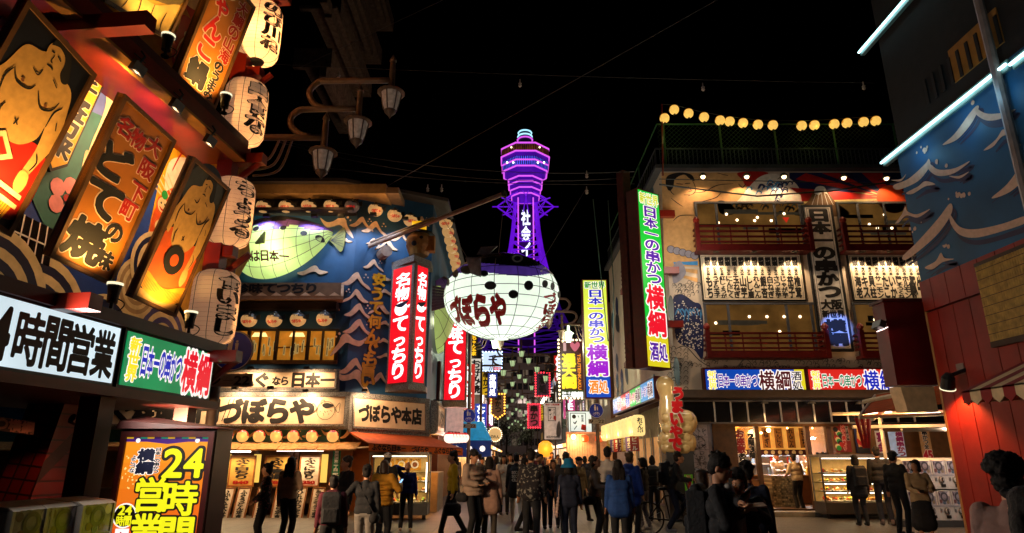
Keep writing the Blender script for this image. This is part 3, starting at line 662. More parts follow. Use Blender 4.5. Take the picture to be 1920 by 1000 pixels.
def standing_sign():
    Y = 7.2; a, b = PY(239, 820, Y), PY(393, 821, Y); xl, xr = a[0], b[0]; zt = a[2]
    q = Q((xl, Y, zt), (xr, Y, zt), (xr, Y, .25), (xl, Y, .25))
    t = thing('standing_sign', 'tall lit orange standing sign with yellow lettering in a dark red case', 'sign', ((xl + xr) / 2, Y + .2, 0))
    m = MB(); m.b2((xl - .07, Y + .012, 0), (xr + .07, Y + .42, zt + .09), dred); frame(m, q, dred, .06, .03, .05, False)
    m.hexa([(xl - .12, Y - .05, zt + .09), (xr + .14, Y - .05, zt + .09), (xr + .14, Y + .47, zt + .09), (xl - .12, Y + .47, zt + .09)], [(xl - .1, Y - .03, zt + .17), (xr + .12, Y - .03, zt + .1), (xr + .12, Y + .45, zt + .1), (xl - .1, Y + .45, zt + .25)], dred); m.build('case', t)
    f = MB(); k = 12; o1, o2 = A(hexc('#f0921c')), A(hexc('#d8200e'))
    for i in range(k):
        art(f, q, [(0, i / k), (1, i / k), (1, (i + 1) / k), (0, (i + 1) / k)], E('sign_flame_%d' % i, tuple(o1 * (1 - min(1, i / 9)) + o2 * min(1, i / 9)), 1.05, .05), 0)
    f.build('lit_face', t)
    a = MB(); bk = ink; w_ = E('letter_white', '#fff4ee', 1.1); g1 = E('letter_lime', '#e8e41a', 1.1)
    art(a, q, [(0, 0), (1, 0), (1, .03), (.75, .03), (.5, .045), (.25, .03), (0, .03)], E('sign_purple', '#4a1a7a', .8), .002)
    for i in range(12): art(a, q, [(i / 12, 0), ((i + 1) / 12, 0), ((i + 1) / 12, .011), (i / 12, .011)], E('strip_%d' % (i % 3), ('#d8a820', '#3a1a5a', '#1a8a6a')[i % 3], .8), .004)
    for c in (.14, .86): disc(a, q, (c, .022), .025, w_, .005, 12)
    O = lambda m_, w2=.075: [(bk, w2, .004), (m_, .025, .008)]
    text(a, q, '24', (.48, .055, .98, .275), O(g1, .1)); text(a, q, '時間', (.54, .28, .96, .73), O(g1), True); text(a, q, '営業', (.2, .255, .58, .71), O(g1), True)
    text(a, q, '横綱', (.16, .075, .37, .24), [(w_, .1, .003), (navy, .05, .006)], True); text(a, q, '日本一の串かつ', (.37, .07, .44, .235), [(w_, .1, .003), (bk, .04, .006)], True, N=28); text(a, q, 'よこづな', (.09, .12, .155, .23), [(w_, .1, .003), (bk, .03, .006)], True, N=28)
    rng = random.Random(3)
    for i in range(70):
        x, y = rng.gauss(.15, .1), rng.gauss(.24, .05)
        if .01 < x < .3 and .1 < y < .33: disc(a, q, (x, y), .006 + rng.random() * .006, E('sign_speck', '#ffe080', 1.), .0025, 5)
    disc(a, q, (.12, .5), .125, w_, .003, 24); disc(a, q, (.12, .5), .11, bk, .005, 24); text(a, q, '24', (.04, .43, .2, .5), [(g1, .04, .008)], N=32); text(a, q, '時間', (.03, .5, .21, .565), [(g1, .03, .008)], N=32)
    art(a, q, [(.04, .58), (.2, .58), (.2, .99), (.04, .99)], w_, .004); text(a, q, '各種宴会', (.06, .6, .18, .97), [(E('letter_crimson', '#c01828', .9), .05, .007)], True)
    text(a, q, '年中無休', (.25, .76, .94, .94), O(g1)); a.build('lettering', t)
standing_sign()
# ---------------------------------------------------------------- paper lanterns at the corner
def paper_lantern(i, c, rad, h, s, label):
    t = thing('paper_lantern', label, 'paper lantern', (c[0], c[1], c[2] + h / 2 + .08), 'white paper lanterns stacked at the restaurant corner')
    pp = PAPER('lantern_paper', '#f6e2d0', .8, .16, '#ffc89a'); c = A(c)
    prof = [(.3, -1.), (.62, -.97), (.85, -.88), (.97, -.72), (1, -.45), (1, .45), (.97, .72), (.85, .88), (.62, .97), (.3, 1.)]
    m = MB(); m.lathe(c, [(rad * a, h / 2 * b) for a, b in prof], pp, 28, cap=False); sh = m.build('paper_shell', t, True)
    r = MB()
    for k in range(8):
        a = 2 * math.pi * (k + .3) / 8; r.tube([c + A([rad * p * math.cos(a) * 1.006, rad * p * math.sin(a) * 1.006, h / 2 * z]) for p, z in prof], .004, blk, 4)
    for z in np.linspace(-.85, .85, 15):
        p = np.interp(z, [b for a, b in prof], [a for a, b in prof]); r.tube([c + A([rad * p * 1.004 * math.cos(q_), rad * p * 1.004 * math.sin(q_), h / 2 * z]) for q_ in np.linspace(0, 2 * math.pi, 25)], .0016, M('rib_bamboo', '#8a6a4a'), 3)
    r.build('rib', sh)
    for z, n_ in ((1, 'top_cap'), (-1, 'bottom_cap')):
        k = MB(); k.lathe(c + A([0, 0, z * h / 2 - .03]), [(rad * .34, 0), (rad * .36, .03), (rad * .34, .06), (rad * .1, .07)], blk, 18); k.build(n_, t)
    wv = MB(); wv.tube([c + A([0, 0, h / 2]), c + A([0, 0, h / 2 + .14])], .012, blk, 5); wv.build('hook', t)
    def mp(a, b, hh=0):
        a = A(a); b = A(b); z = .8 - 1.6 * b; p = np.interp(z, [b_ for a_, b_ in prof], [a_ for a_, b_ in prof]); an = R(-62) + a * R(62)
        return np.stack([c[0] + (rad * p + .006) * np.cos(an), c[1] + (rad * p + .006) * np.sin(an), c[2] + h / 2 * z], -1)
    x = MB(); text(x, mp, s, (0, 0, 1, 1), [(ink, .055, 0)], True, fill=1.02); x.build('lettering', sh)
    lamp('lantern_bulb', 'POINT', c + A([0, 0, -.12 * h]), 30, '#ffb56a', t, size=.05)
LY = 9.35
for i, (x, y, s, lb) in enumerate(((488, 62, 'のび川ね', 'topmost white paper lantern of the corner column, beside the upper lettered board'), (459, 212, '串食な', 'second white paper lantern from the top of the corner column'),
        (432, 400, 'ちょうる', 'third white paper lantern down, beside the narrow wrestler board'), (402, 577, '食いまし', 'lowest white paper lantern just above the green sign box'))):
    p = PY(x, y, LY); paper_lantern(i, p, .34, 1.12, s, lb)
# ---------------------------------------------------------------- uplights and floodlights
def uplight(p, label, aim=None):
    t = thing('uplight', label, 'spotlight', p, 'black uplights on the sign ledge'); m = MB(); p = A(p)
    m.lathe(p, [(.05, 0), (.05, .02), (.02, .03), (.02, .1), (.055, .1), (.06, .2), (.075, .3), (.085, .3)], blk, 14, cap=False); m.build('housing', t)
    r = MB(); r.lathe(p + A([0, 0, .3]), [(.06, 0), (.085, .0), (.085, .03), (.06, .03)], E('uplight_rim', '#fff2c8', 1.2), 16, cap=False); r.build('lit_rim', t)
    w2 = MB(); w2.tube(cr([p + A([.05, 0, .15]), p + A([.13, .02, .1]), p + A([.1, .02, .03]), p + A([.02, .02, 0])], 4), .007, blk, 4); w2.build('cable', t)
for x, y, lb in ((208, 578, 'black uplight on the ledge under the brown lettered board'), (352, 632, 'black uplight on the ledge below the lowest paper lantern')):
    p = LA(x, y, .0); uplight((p[0], p[1], 3.2), lb)
for x, y, lb in ((310, 100, 'black uplight on the upper eave under the painted belly board'), (416, 235, 'black uplight on the upper eave under the red lettered board')):
    p = LA(x, y, .03); uplight((p[0], p[1], 6.56), lb)
for k, (x, y) in enumerate(((262, 112), (334, 183), (396, 250))):
    p = LA(x, y, .09); t = thing('floodlight', ('small black floodlight clipped to the red eave nearest the wrestler in the red apron', 'small black floodlight clipped to the middle of the red eave', 'small black floodlight clipped to the red eave nearest the lanterns')[k], 'floodlight', p, 'floodlights along the red eave')
    m = MB(); m.box(p + A([0, 0, -.12]), (.06, .2, .13), blk, [nrm((1, -.1, -.4)), FD, nrm((.4, 0, 1))]); m.build('lamp_head', t); m = MB(); m.tube([p + A([0, 0, .12]), p + A([.04, .03, .06]), p + A([0, 0, -.06])], .015, blk, 5); m.tube([p - FD * .1 + A([0, 0, .02]), p + FD * .1 + A([0, 0, .02])], .01, blk, 4); m.build('clamp', t)
    lamp('flood', 'SPOT', p + A([.02, 0, -.22]), 95, '#ffc488', t, target=p - FN * .8 + A([0, 0, -.5]), size=.05, spot=140)
def gooseneck():
    p = LA(135, 785, -.7); q_ = LA(188, 806, -.6); t = thing('arm_spotlight', 'black arm spotlight on the tiled pier beside the standing sign', 'spotlight', p)
    m = MB(); d = nrm(q_ - p); m.tube([p, p + d * .15], .06, blk, 8); m.tube([p + d * .12, p + d * .24], .045, blk, 8); m.tube([p + d * .24, q_], [.06, .1], blk, 12); m.build('housing', t)
    r = MB(); r.lathe(q_, [(.085, 0), (.105, 0), (.105, .02), (.085, .02)], E('uplight_rim', '#fff2c8', 1.2), 16, d, False); r.build('lit_rim', t)
    lamp('arm_spot', 'SPOT', q_ + d * .05, 1100, '#ffd2a0', t, target=(.5, 13.5, .9), size=.06, spot=96, blend=.9)
    lamp('pier_wash', 'SPOT', p + FN * .5 + A([0, 0, .1]), 70, '#ff9060', t, target=p + A([-.1, -.1, -1.2]), size=.05, spot=110)
gooseneck()
# ---------------------------------------------------------------- capsule machines at the foot
def capsule_machine(p, rz, label, group, scale=1., root=None):
    if root is not None: return copy_tree(root, p, rz, label)
    t = thing('capsule_machine', label, 'capsule machine', (0, 0, 0), group)
    w_, d_, h_ = .46, .42, .62
    shell = M('machine_white', '#b8b4ae', rough=.4); m = MB(); m.b2((-w_ / 2, -d_ / 2, 0), (w_ / 2, d_ / 2, h_ * .5), shell)
    m.hexa([(-w_ / 2, -d_ / 2, h_ * .94), (w_ / 2, -d_ / 2, h_ * .94), (w_ / 2, d_ / 2, h_), (-w_ / 2, d_ / 2, h_)], [(-w_ / 2, -d_ / 2 + .06, h_ * .99), (w_ / 2, -d_ / 2 + .06, h_ * .99), (w_ / 2, d_ / 2, h_ * 1.04), (-w_ / 2, d_ / 2, h_ * 1.04)], shell)
    m.b2((-w_ / 2, d_ / 2 - .03, h_ * .5), (w_ / 2, d_ / 2, h_), shell)
    for s_ in (-1, 1): m.b2((s_ * (w_ / 2 - .015) - .015, -d_ / 2, h_ * .5), (s_ * (w_ / 2 - .015) + .015, d_ / 2 - .03, h_ * .94), shell)
    m.build('cabinet', t)
    q = Q((-w_ / 2 + .03, -d_ / 2 + .01, h_ * .94), (w_ / 2 - .03, -d_ / 2 + .01, h_ * .94), (w_ / 2 - .03, -d_ / 2 + .01, h_ * .5), (-w_ / 2 + .03, -d_ / 2 + .01, h_ * .5)); g = MB(); slab(g, q, M('machine_card', '#8a8690', rough=.25, var=.4, scale=12), .01)
    for x, y, r_, c_ in ((.5, .42, .1, '#4a4a52'), (.24, .75, .04, '#6a4a4a'), (.45, .85, .04, '#4a5a6a'), (.7, .8, .04, '#7a7060'), (.85, .2, .05, '#c8c4c4'), (.15, .2, .04, '#5a4a54')): disc(g, q, (x, y), r_, M('capsule_' + c_.strip('#'), c_, rough=.25), .002 + r_ * .01, 14, r2=r_ * .6 if r_ == .1 else None)
    g.build('window', t)
    k = MB(); k.lathe((0, -d_ / 2 - .0, h_ * .3), [(.075, 0), (.075, .02), (.05, .03)], M('dial_grey', (.12, .12, .12)), 18, (0, -1, 0)); k.lathe((0, -d_ / 2 - .02, h_ * .3), [(.05, 0), (.05, .012)], shell, 18, (0, -1, 0)); k.b2((-.012, -d_ / 2 - .06, h_ * .3 - .045), (.012, -d_ / 2 - .02, h_ * .3 + .045), blk); k.build('dial', t)
    s_ = MB(); s_.b2((-.03, -d_ / 2 - .012, h_ * .06), (.09, -d_ / 2 - .001, h_ * .16), blk); s_.b2((-.17, -d_ / 2 - .008, h_ * .26), (-.12, -d_ / 2 - .001, h_ * .38), M('coin_plate', (.4, .4, .42), metal=.8, rough=.3)); s_.build('chute', t)
    pc = MB(); pc.b2((-w_ / 2 + .04, -d_ / 2 - .006, h_ * .43), (w_ / 2 - .04, -d_ / 2 - .001, h_ * .49), M('machine_label', '#8a8a90')); pc.build('price_label', t)
    t.location = tuple(p); t.rotation_euler = (0, 0, rz); return t
CM = None; CM0 = None
for k, (x, lb) in enumerate(((25, 'lower left capsule machine, leftmost of the three under the tiled pier'), (85, 'lower left capsule machine, middle of the three under the tiled pier'), (150, 'lower left capsule machine nearest the orange standing sign'))):
    for lev in (0, 1):
        y = 6.2 + .36 * k; p = PY(x, 960, y); p = A([p[0], y, .0 + lev * .6])
        l2 = lb if lev else lb.replace('capsule machine', 'capsule machine of the bottom tier')
        if CM is None: CM = capsule_machine(p, R(84), l2, 'capsule machines by the standing sign')
        else: capsule_machine(p, R(84), l2, '', root=CM)
# ================================================================ BLUE WAVE RESTAURANT (left corner of the street)
BY = 19.6; BA = A([-5.05, 19.6, 0]); BB = A([-2.75, 20.9, 0]); BN = nrm(np.cross(BB - BA, [0, 0, 1.]))
def BC(x, y, off=0): return PP(x, y, BA + BN * off, BN)     # pixel onto the chamfered corner
BS = -2.75
wblue = M('mural_deep_blue', '#1f4a6e', rough=.55, var=.3, scale=1.2, bump=.1); wcream = M('relief_cream', '#e0bc98', rough=.6, var=.15, scale=9, bump=.2)
granite = M('granite', (.16, .15, .14), rough=.5, var=.85, scale=38, bump=.1); signc = M('sign_cream', '#e4c8a6', rough=.5, var=.08)
warmwood = M('warm_wood', '#8a5a2a', rough=.5, var=.35, scale=9); tealw = M('mural_teal', '#2c6268', rough=.6, var=.2)
def wave_relief(mb, q, c, w_, flip=1, kind=0, h=.0, th=.04):
    """one cream crest standing proud of the wall, w_ metres wide"""
    S = ([(-.5, .12), (-.3, .02), (-.12, -.16), (.02, -.22), (.1, -.14), (.24, .02), (.42, .1), (.5, .2), (.3, .13), (.12, .02), (.02, -.06), (-.1, .04), (-.28, .14)],
         [(-.5, .06), (-.25, .0), (-.05, -.1), (.1, -.12), (.22, -.02), (.5, .04), (.25, .1), (.08, .03), (-.1, .05), (-.3, .12)],
         [(-.5, -.18), (-.3, -.08), (-.1, -.1), (.08, -.2), (.22, -.16), (.3, .0), (.42, .14), (.5, .28), (.36, .2), (.2, .06), (.08, -.02), (-.12, .02), (-.32, .02)])[kind]
    w_ *= 1.15; pts = cr([(c[0] + flip * x * w_ / q.w, c[1] + y * 1.35 * w_ / q.h) for x, y in S], 4, True)
    mb.prism([q(a, b, h) for a, b in pts], q.n * th, wcream)
    for k, (x, y, r) in enumerate(((.3, -.25, .035), (.38, -.16, .028), (.25, -.14, .022))):
        if kind != 1: disc(mb, q, (c[0] + flip * x * w_ / q.w, c[1] + y * w_ / q.h), r * w_, wcream, h + th, 8)
def granite_sign(t, q, s, box, mt=ink, wt=.05, name='sign_panel', rim=.12, face=None):
    m = MB(); slab(m, q, granite, .2, -.01, rim); frame(m, q, granite, .05, .03, .03, False); m.build('stone_surround', t)
    f = MB(); slab(f, q, face or signc, .02); frame(f, q, M('sign_line', '#8a4a30'), .012, .003, .002); o = f.build(name, t)
    a = MB(); 
    for ss, bb in zip(s, box): text(a, q, ss, bb, [(mt, wt, .008)])
    a.build('lettering', o); return o
def blue_building():
    t = thing('seafood_restaurant', 'blue corner restaurant with cream wave relief, fish lanterns and cream signboards', 'restaurant', (-6, 20, 0))
    zt = PY(600, 366, BY)[2]; zl = PY(600, 800, BY)[2]; XL = PY(150, 700, BY)[0] - 6
    w_ = MB()
    pl = [(XL, BY), (BA[0], BA[1]), (BB[0], BB[1]), (BS, 34), (XL, 34)]
    w_.add([(x, y, zl) for x, y in pl] + [(x, y, zt + .2) for x, y in pl], [(0, 1, 6, 5), (1, 2, 7, 6), (2, 3, 8, 7), (3, 4, 9, 8), (5, 6, 7, 8, 9)], wblue); w_.build('upper_wall', t)
    # roof edge with a stepped cornice box
    r = MB(); e = [(XL, BY - .75), (BA[0] - .35, BY - .75), (BB[0] + .55, BB[1] - .35), (BS + .6, 34), (XL, 34)]
    r.prism([(x, y, zt + .16) for x, y in e], (0, 0, .12), M('roof_edge', (.05, .04, .035))); r.build('roof', t)
    c = MB(); a, b = PY(470, 360, BY - .5), PY(724, 345, BY - .5); c.b2((XL, BY - .5, a[2] - .05), (b[0], BY + 1.5, b[2]), M('cornice_tan', '#b08a58', rough=.6)); a2 = PY(700, 352, BY - .5); c.b2((b[0] + .003, BY - .4, a[2]), (b[0] + .4, BY + 1, b[2] - .08), M('cornice_grey', '#8a7058')); c.build('cornice', t)
    # flat dark band, recess shade put into its colour, with the lantern shelf
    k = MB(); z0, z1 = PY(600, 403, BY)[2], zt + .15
    k.hexa([(XL, BY - .02, z0), (BA[0], BY - .02, z0), (BA[0], BY - .02, z1), (XL, BY - .02, z1)], [(XL, BY - .03, z0), (BA[0], BY - .03, z0), (BA[0], BY - .03, z1), (XL, BY - .03, z1)], M('recess_shade', (.02, .018, .02)))
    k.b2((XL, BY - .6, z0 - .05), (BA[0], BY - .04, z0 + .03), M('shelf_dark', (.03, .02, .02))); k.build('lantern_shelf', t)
    # wave relief traced on the two planes
    qf = QY(BY, 420, 400, 645, 800); qc = Q(BA + A([0, 0, zt]), BB + A([0, 0, zt]), BB + A([0, 0, zl]), BA + A([0, 0, zl]))
    wm = MB()
    for x, y, wd, fl, kd, pl_ in ((632, 424, 60, 1, 2, 0), (647, 452, 26, 1, 1, 0), (660, 470, 38, 1, 1, 1), (587, 508, 52, 1, 1, 0), (655, 500, 60, 1, 0, 1), (678, 420, 42, 1, 0, 1), (703, 430, 48, 1, 0, 1), (700, 455, 26, 1, 0, 1), (725, 460, 40, -1, 0, 1), (752, 447, 40, 1, 0, 1),
            (700, 498, 36, 1, 0, 1), (715, 520, 34, -1, 1, 1), (668, 527, 50, 1, 0, 1), (667, 557, 44, -1, 0, 1), (722, 548, 30, -1, 1, 1), (672, 585, 48, 1, 0, 1), (712, 580, 40, -1, 0, 1), (720, 607, 30, 1, 1, 1), (672, 616, 52, 1, 0, 1), (655, 645, 60, -1, 2, 1), (720, 640, 30, -1, 1, 1), (665, 690, 54, 1, 0, 1), (722, 668, 30, 1, 1, 1), (660, 712, 60, 1, 2, 1), (712, 712, 40, 1, 0, 1),
            (458, 568, 44, 1, 1, 0), (500, 570, 40, -1, 0, 0), (545, 565, 44, 1, 1, 0), (610, 568, 50, 1, 0, 0), (775, 440, 36, -1, 1, 1), (790, 415, 30, 1, 0, 1)):
        q = (qf, qc)[pl_]; s = q.px([(x, y)])[0]
        if pl_ == 1 and not .0 < s[0] < 1: continue
        wave_relief(wm, q, s, wd * 19.7 / F * 1.0, fl, kd)
    wm.build('wave_relief', t)
    # vertical gold lettering on the corner
    g = MB(); gl = M('letter_gold', '#d09a1c', rough=.4)
    for i, (ch, x, y) in enumerate(zip('安うて何んでも旨い', (708, 704, 702, 700, 697, 693, 691, 688, 687), (525, 552, 578, 604, 630, 652, 674, 694, 714))):
        c_ = qc.px([(x + 2, y)])[0]; d = .44; text(g, qc, ch, (c_[0] - d / 2 / qc.w, c_[1] - d / 2 / qc.h, c_[0] + d / 2 / qc.w, c_[1] + d / 2 / qc.h), [(M('letter_edge', '#2a1a08'), .06, .05), (gl, .045, .056)])  # wider dark copy under each gold letter forms its outline
    g.build('gold_lettering', t)
    # lettered eave strip
    a, b = PY(448, 530, BY - .45), PY(645, 556, BY - .45); s = MB()
    s.hexa([(XL, BY - .5, b[2]), (b[0], BY - .5, b[2]), (b[0] - .15, BY - .001, a[2] + .05), (XL, BY - .001, a[2] + .05)], [(XL, BY - .5, b[2] - .1), (b[0], BY - .5, b[2] - .1), (b[0] - .15, BY - .001, b[2] - .1), (XL, BY - .001, b[2] - .1)], M('eave_tan', '#9a7458', rough=.6)); s.build('eave_strip', t)
    qe = Q((a[0], BY - .505, a[2] - .02), (b[0] - .1, BY - .505, a[2] - .02), (b[0] - .1, BY - .505, b[2]), (a[0], BY - .505, b[2])); m = MB(); slab(m, qe, M('eave_board', '#86664c', rough=.6), .03, 0); text(m, qe, '珍味てつちり', (-.02, .06, .78, .8), [(ink, .045, .006)])
    for k_ in range(7): art(m, qe, [(.05 + .14 * k_, .98), (.1 + .14 * k_, .72), (.16 + .14 * k_, .98)], wcream, .004)
    m.build('eave_board', t)
    # beam above the windows, windows with lit room
    z0 = PY(600, 620, BY)[2]; z1 = PY(600, 577, BY)[2]; m = MB(); m.b2((XL, BY - .35, z1 - .12), (PY(636, 580, BY)[0], BY - .01, z1 + .1), M('dark_timber', '#241510', rough=.6)); m.b2((XL, BY - .06, z0 - .02), (PY(636, 620, BY)[0], BY - .001, z0 + .05), M('dark_timber', '#241510')); m.build('timber_beam', t)
    wx = [PY(x, 650, BY)[0] for x in (466, 488, 519, 550, 578, 605, 632)]; wz0, wz1 = PY(600, 676, BY)[2], PY(600, 621, BY)[2]
    bk = MB(); bk.poly([(wx[0] - .5, BY - .002, wz0), (wx[-1], BY - .002, wz0), (wx[-1], BY - .002, wz1), (wx[0] - .5, BY - .002, wz1)], M('room_wall', '#c07c24', rough=.8, em=.55, var=.3, scale=2.2)); bk.build('lit_room', t)
    rg = random.Random(4); bt = MB()
    for i in range(26):
        x = rg.uniform(wx[0], wx[-1]); zz_ = wz0 + rg.random() * .35 + .1; d_ = BY - .012 - .0004 * i; bt.poly([(x, d_, zz_), (x + .07, d_, zz_), (x + .07, d_, zz_ + .3), (x, d_, zz_ + .3)], E('menu_paper', '#e8c070', .42))
        d_ -= .0002; bt.poly([(x + .02, d_, zz_ + .04), (x + .045, d_, zz_ + .04), (x + .045, d_, zz_ + .26), (x + .02, d_, zz_ + .26)], M('menu_ink', '#5a3a10'))
    for x in (wx[2] + .35, wx[1] - .3): bt.poly([(x, BY - .013, wz1 - .18), (x + .5, BY - .013, wz1 - .18), (x + .42, BY - .013, wz1 - .05), (x + .08, BY - .013, wz1 - .05)], E('ceiling_glow', '#ffdf8a', 1.6))
    bt.poly([(wx[2], BY - .011, wz1 - .55), (wx[5], BY - .011, wz1 - .48), (wx[5], BY - .011, wz1 - .44), (wx[2], BY - .011, wz1 - .5)], M('room_beam', '#7a4c18'))
    mn = bt.build('menu_slips', t); mn['kind'] = 'stuff'
    fr = MB()
    for i, x in enumerate(wx): fr.b2((x - (.05 if i % 2 == 0 else .03), BY - .09, wz0), (x + (.05 if i % 2 == 0 else .03), BY - .016, wz1), M('window_timber', '#2a170c'))
    fr.b2((wx[0] - .6, BY - .1, wz0 - .12), (wx[-1] + .05, BY - .01, wz0), M('sill_tan', '#6a4a2c')); fr.build('window_frame', t)
    # cream signs
    q = QY(BY - .2, 300, 698, 627, 727); granite_sign(t, q, ['ふぐ', 'なら', '日本一'], [(.455, .05, .63, .98), (.645, .3, .74, .85), (.75, .05, 1.0, .98)], rim=.1)
    q = QY(BY - .35, 150, 744, 644, 796); o = granite_sign(t, q, ['ふぐ料理専門', 'づぼらや'], [(.05, .1, .53, .95), (.53, .08, .885, .95)], wt=.06, rim=.14)
    d = MB(); c_ = q.px([(611, 770)])[0]
    disc(d, q, c_, .27, ink, .012, 26, r2=.255)
    for k_ in (-1, 1): d_ = [(c_[0] + k_ * .26 / q.w, c_[1] - .05 / q.h), (c_[0] + k_ * .4 / q.w, c_[1] - .22 / q.h), (c_[0] + k_ * .38 / q.w, c_[1] + .06 / q.h), (c_[0] + k_ * .26 / q.w, c_[1] - .05 / q.h)]; stroke(d, q, d_, .016, ink, .012, taper=False)
    blob(d, q, [(c_[0] - .12 / q.w, c_[1] - .14 / q.h), (c_[0] + .02 / q.w, c_[1] - .22 / q.h), (c_[0] + .22 / q.w, c_[1] - .14 / q.h), (c_[0] + .02 / q.w, c_[1] - .06 / q.h)], ink, .013)
    disc(d, q, (c_[0] - .1 / q.w, c_[1] - .24 / q.h), .07, ink, .014, 14, r2=.055)
    for k_ in range(9): disc(d, q, (c_[0] + rg.uniform(-.18, .18) / q.w, c_[1] + rg.uniform(-.02, .18) / q.h), .014, ink, .013, 7)
    for k_ in (0, 1): stroke(d, q, q.px([(416 + 8 * k_, 790), (432 + 8 * k_, 748)]), .035, ink, .012)
    d.build('fish_drawing', o)
    qk = Q(BC(664, 746, .35), BC(797, 757, .35), BC(797, 808, .35), BC(664, 800, .35)); granite_sign(t, qk, ['づぼらや本店'], [(.06, .2, .95, .8)], rim=.16)
    qs = Q((BS + .36, 21.05, PX(802, 760, BS)[2]), (BS + .36, 23.2, PX(802, 760, BS)[2]), (BS + .36, 23.2, PX(802, 808, BS)[2] - .0), (BS + .36, 21.05, PX(802, 808, BS)[2])); granite_sign(t, qs, ['くいだおれ'], [(.06, .15, .95, .85)], rim=.12)
    # sign lamps on arms; the last two are added to brighten the upper sign
    for x, y, pl_ in ((573, 733, 0), (507, 727, 0), (440, 728, 0), (684, 732, 1), (340, 730, 0), (470, 690, 0), (575, 690, 0)):
        p = PY(x, y, BY - .75) if pl_ == 0 else BC(x, y, .85); m = MB(); m.box(p, (.16, .1, .08), blk); m.tube([p, p + A([0, .5, .02])], .014, blk, 5); m.build('sign_lamp', t)
        lamp('sign_light', 'SPOT', p + A([0, 0, -.06]), 130, '#ffd3a0', t, target=p + A([0, .45, -.6]), size=.08, spot=150)
    # cool floods under the roof edge
    for x, y, pl_ in ((500, 405, 0), (590, 405, 0), (640, 405, 0), (700, 402, 1), (760, 410, 1)):
        p = PY(x, y, BY - .7) if pl_ == 0 else BC(x, y, .7); m = MB(); m.box(p, (.2, .12, .1), blk); m.build('eave_flood', t)
        lamp('eave_light', 'SPOT', p + A([0, -.25, -.1]), 115, '#cfe0ff', t, target=p + A([0, .75, -3.2]), size=.1, spot=130)
    # shopfront below
    fz = zl
    g = MB(); g.b2((XL, BY + .55, 0), (BA[0] + .2, BY + .7, fz + .0), M('shop_back', '#6a3f1a', rough=.7)); g.b2((XL, BY - .1, fz - .5), (BA[0], BY + .5, fz - .01), tealw); g.build('shopfront_wall', t)
    qt = QY(BY - .12, 425, 803, 660, 830); wv = MB()
    for k_ in range(7): wave_relief(wv, qt, (.08 + .15 * k_, .45), .5, 1, (0, 1, 2)[k_ % 3], .01, .02)
    wv.build('wave_strip', t)
    rf = MB(); a, b = PY(300, 830, BY - .15), PY(668, 843, BY - .7); n_ = 26
    for k_ in range(n_):
        x0 = XL + (b[0] - XL) * k_ / n_; x1 = XL + (b[0] - XL) * (k_ + 1) / n_; z_ = .012 * (k_ % 2)
        rf.hexa([(x0, BY - .15, a[2] + .02), (x1, BY - .15, a[2] + .02), (x1 - .02, BY - .7, b[2] + z_), (x0, BY - .7, b[2] + z_)], [(x0, BY - .15, a[2] - .02), (x1, BY - .15, a[2] - .02), (x1 - .02, BY - .7, b[2] - .04 + z_), (x0, BY - .7, b[2] - .04 + z_)], M('shingle_wood', '#a87c48', rough=.65, var=.35, scale=14))
    rf.build('shingle_eave', t)
    fx = MB()
    for x in (432, 480, 545, 556, 600, 620): p = PY(x, 880, BY); fx.b2((p[0] - .05, BY - .06, 0), (p[0] + .05, BY + .04, b[2]), M('post_wood', '#4a2a12', rough=.5))
    fx.b2((XL, BY - .05, .35), (BA[0], BY + .54, .75), M('plinth_wood', '#3a2416')); fx.build('shop_frame', t)
    ft = MB(); lts = []
    for x0, x1, y in ((418, 470, 847), (519, 607, 845), (300, 380, 846)):
        a_, b_ = PY(x0, y, BY - .35), PY(x1, y, BY - .35); ft.tube([a_, b_], .022, E('tube_light', '#fff0dc', 7), 6); lts.append((a_ + b_) / 2)
    ft.build('fluorescent_tube', t)
    for p in lts: lamp('tube_glow', 'AREA', p + A([0, -.03, -.05]), 42, '#ffd9a0', t, target=p + A([0, -.5, -1]), size=1.2, sy=.1)
    ls = MB()
    for x in (424, 481, 608): a_, b_ = PY(x - 4, 852, BY - .07), PY(x + 4, 905, BY - .07); ls.b2((a_[0], BY - .08, b_[2]), (b_[0], BY - .068, a_[2]), E('lit_post', '#ffd060', .9))
    ls.build('lit_strip', t)
    gq = QY(BY - .1, 625, 843, 635, 902); gm = MB(); slab(gm, gq, M('enamel_green', '#0c6a48'), .02); text(gm, gq, '恵美須東二丁目', (.2, .04, .8, .7), [(white, .03, .004)], True, N=24); text(gm, gq, '5', (.1, .74, .9, .88), [(white, .06, .004)], N=24); gm.build('street_plate', t)
    # return side along the street
    sd = MB(); sd.b2((BB[0] - 2.4, BB[1] + .2, 0), (BS - .1, 33.9, zl), M('side_wood', '#7a4a20', rough=.7)); sd.build('side_wall', t)
    ps = MB(); ps.b2((BS - .12, 23.6, 0), (BS + .12, 23.8, 5), dred); ps.build('corner_post', t)
    return t
blue_building()
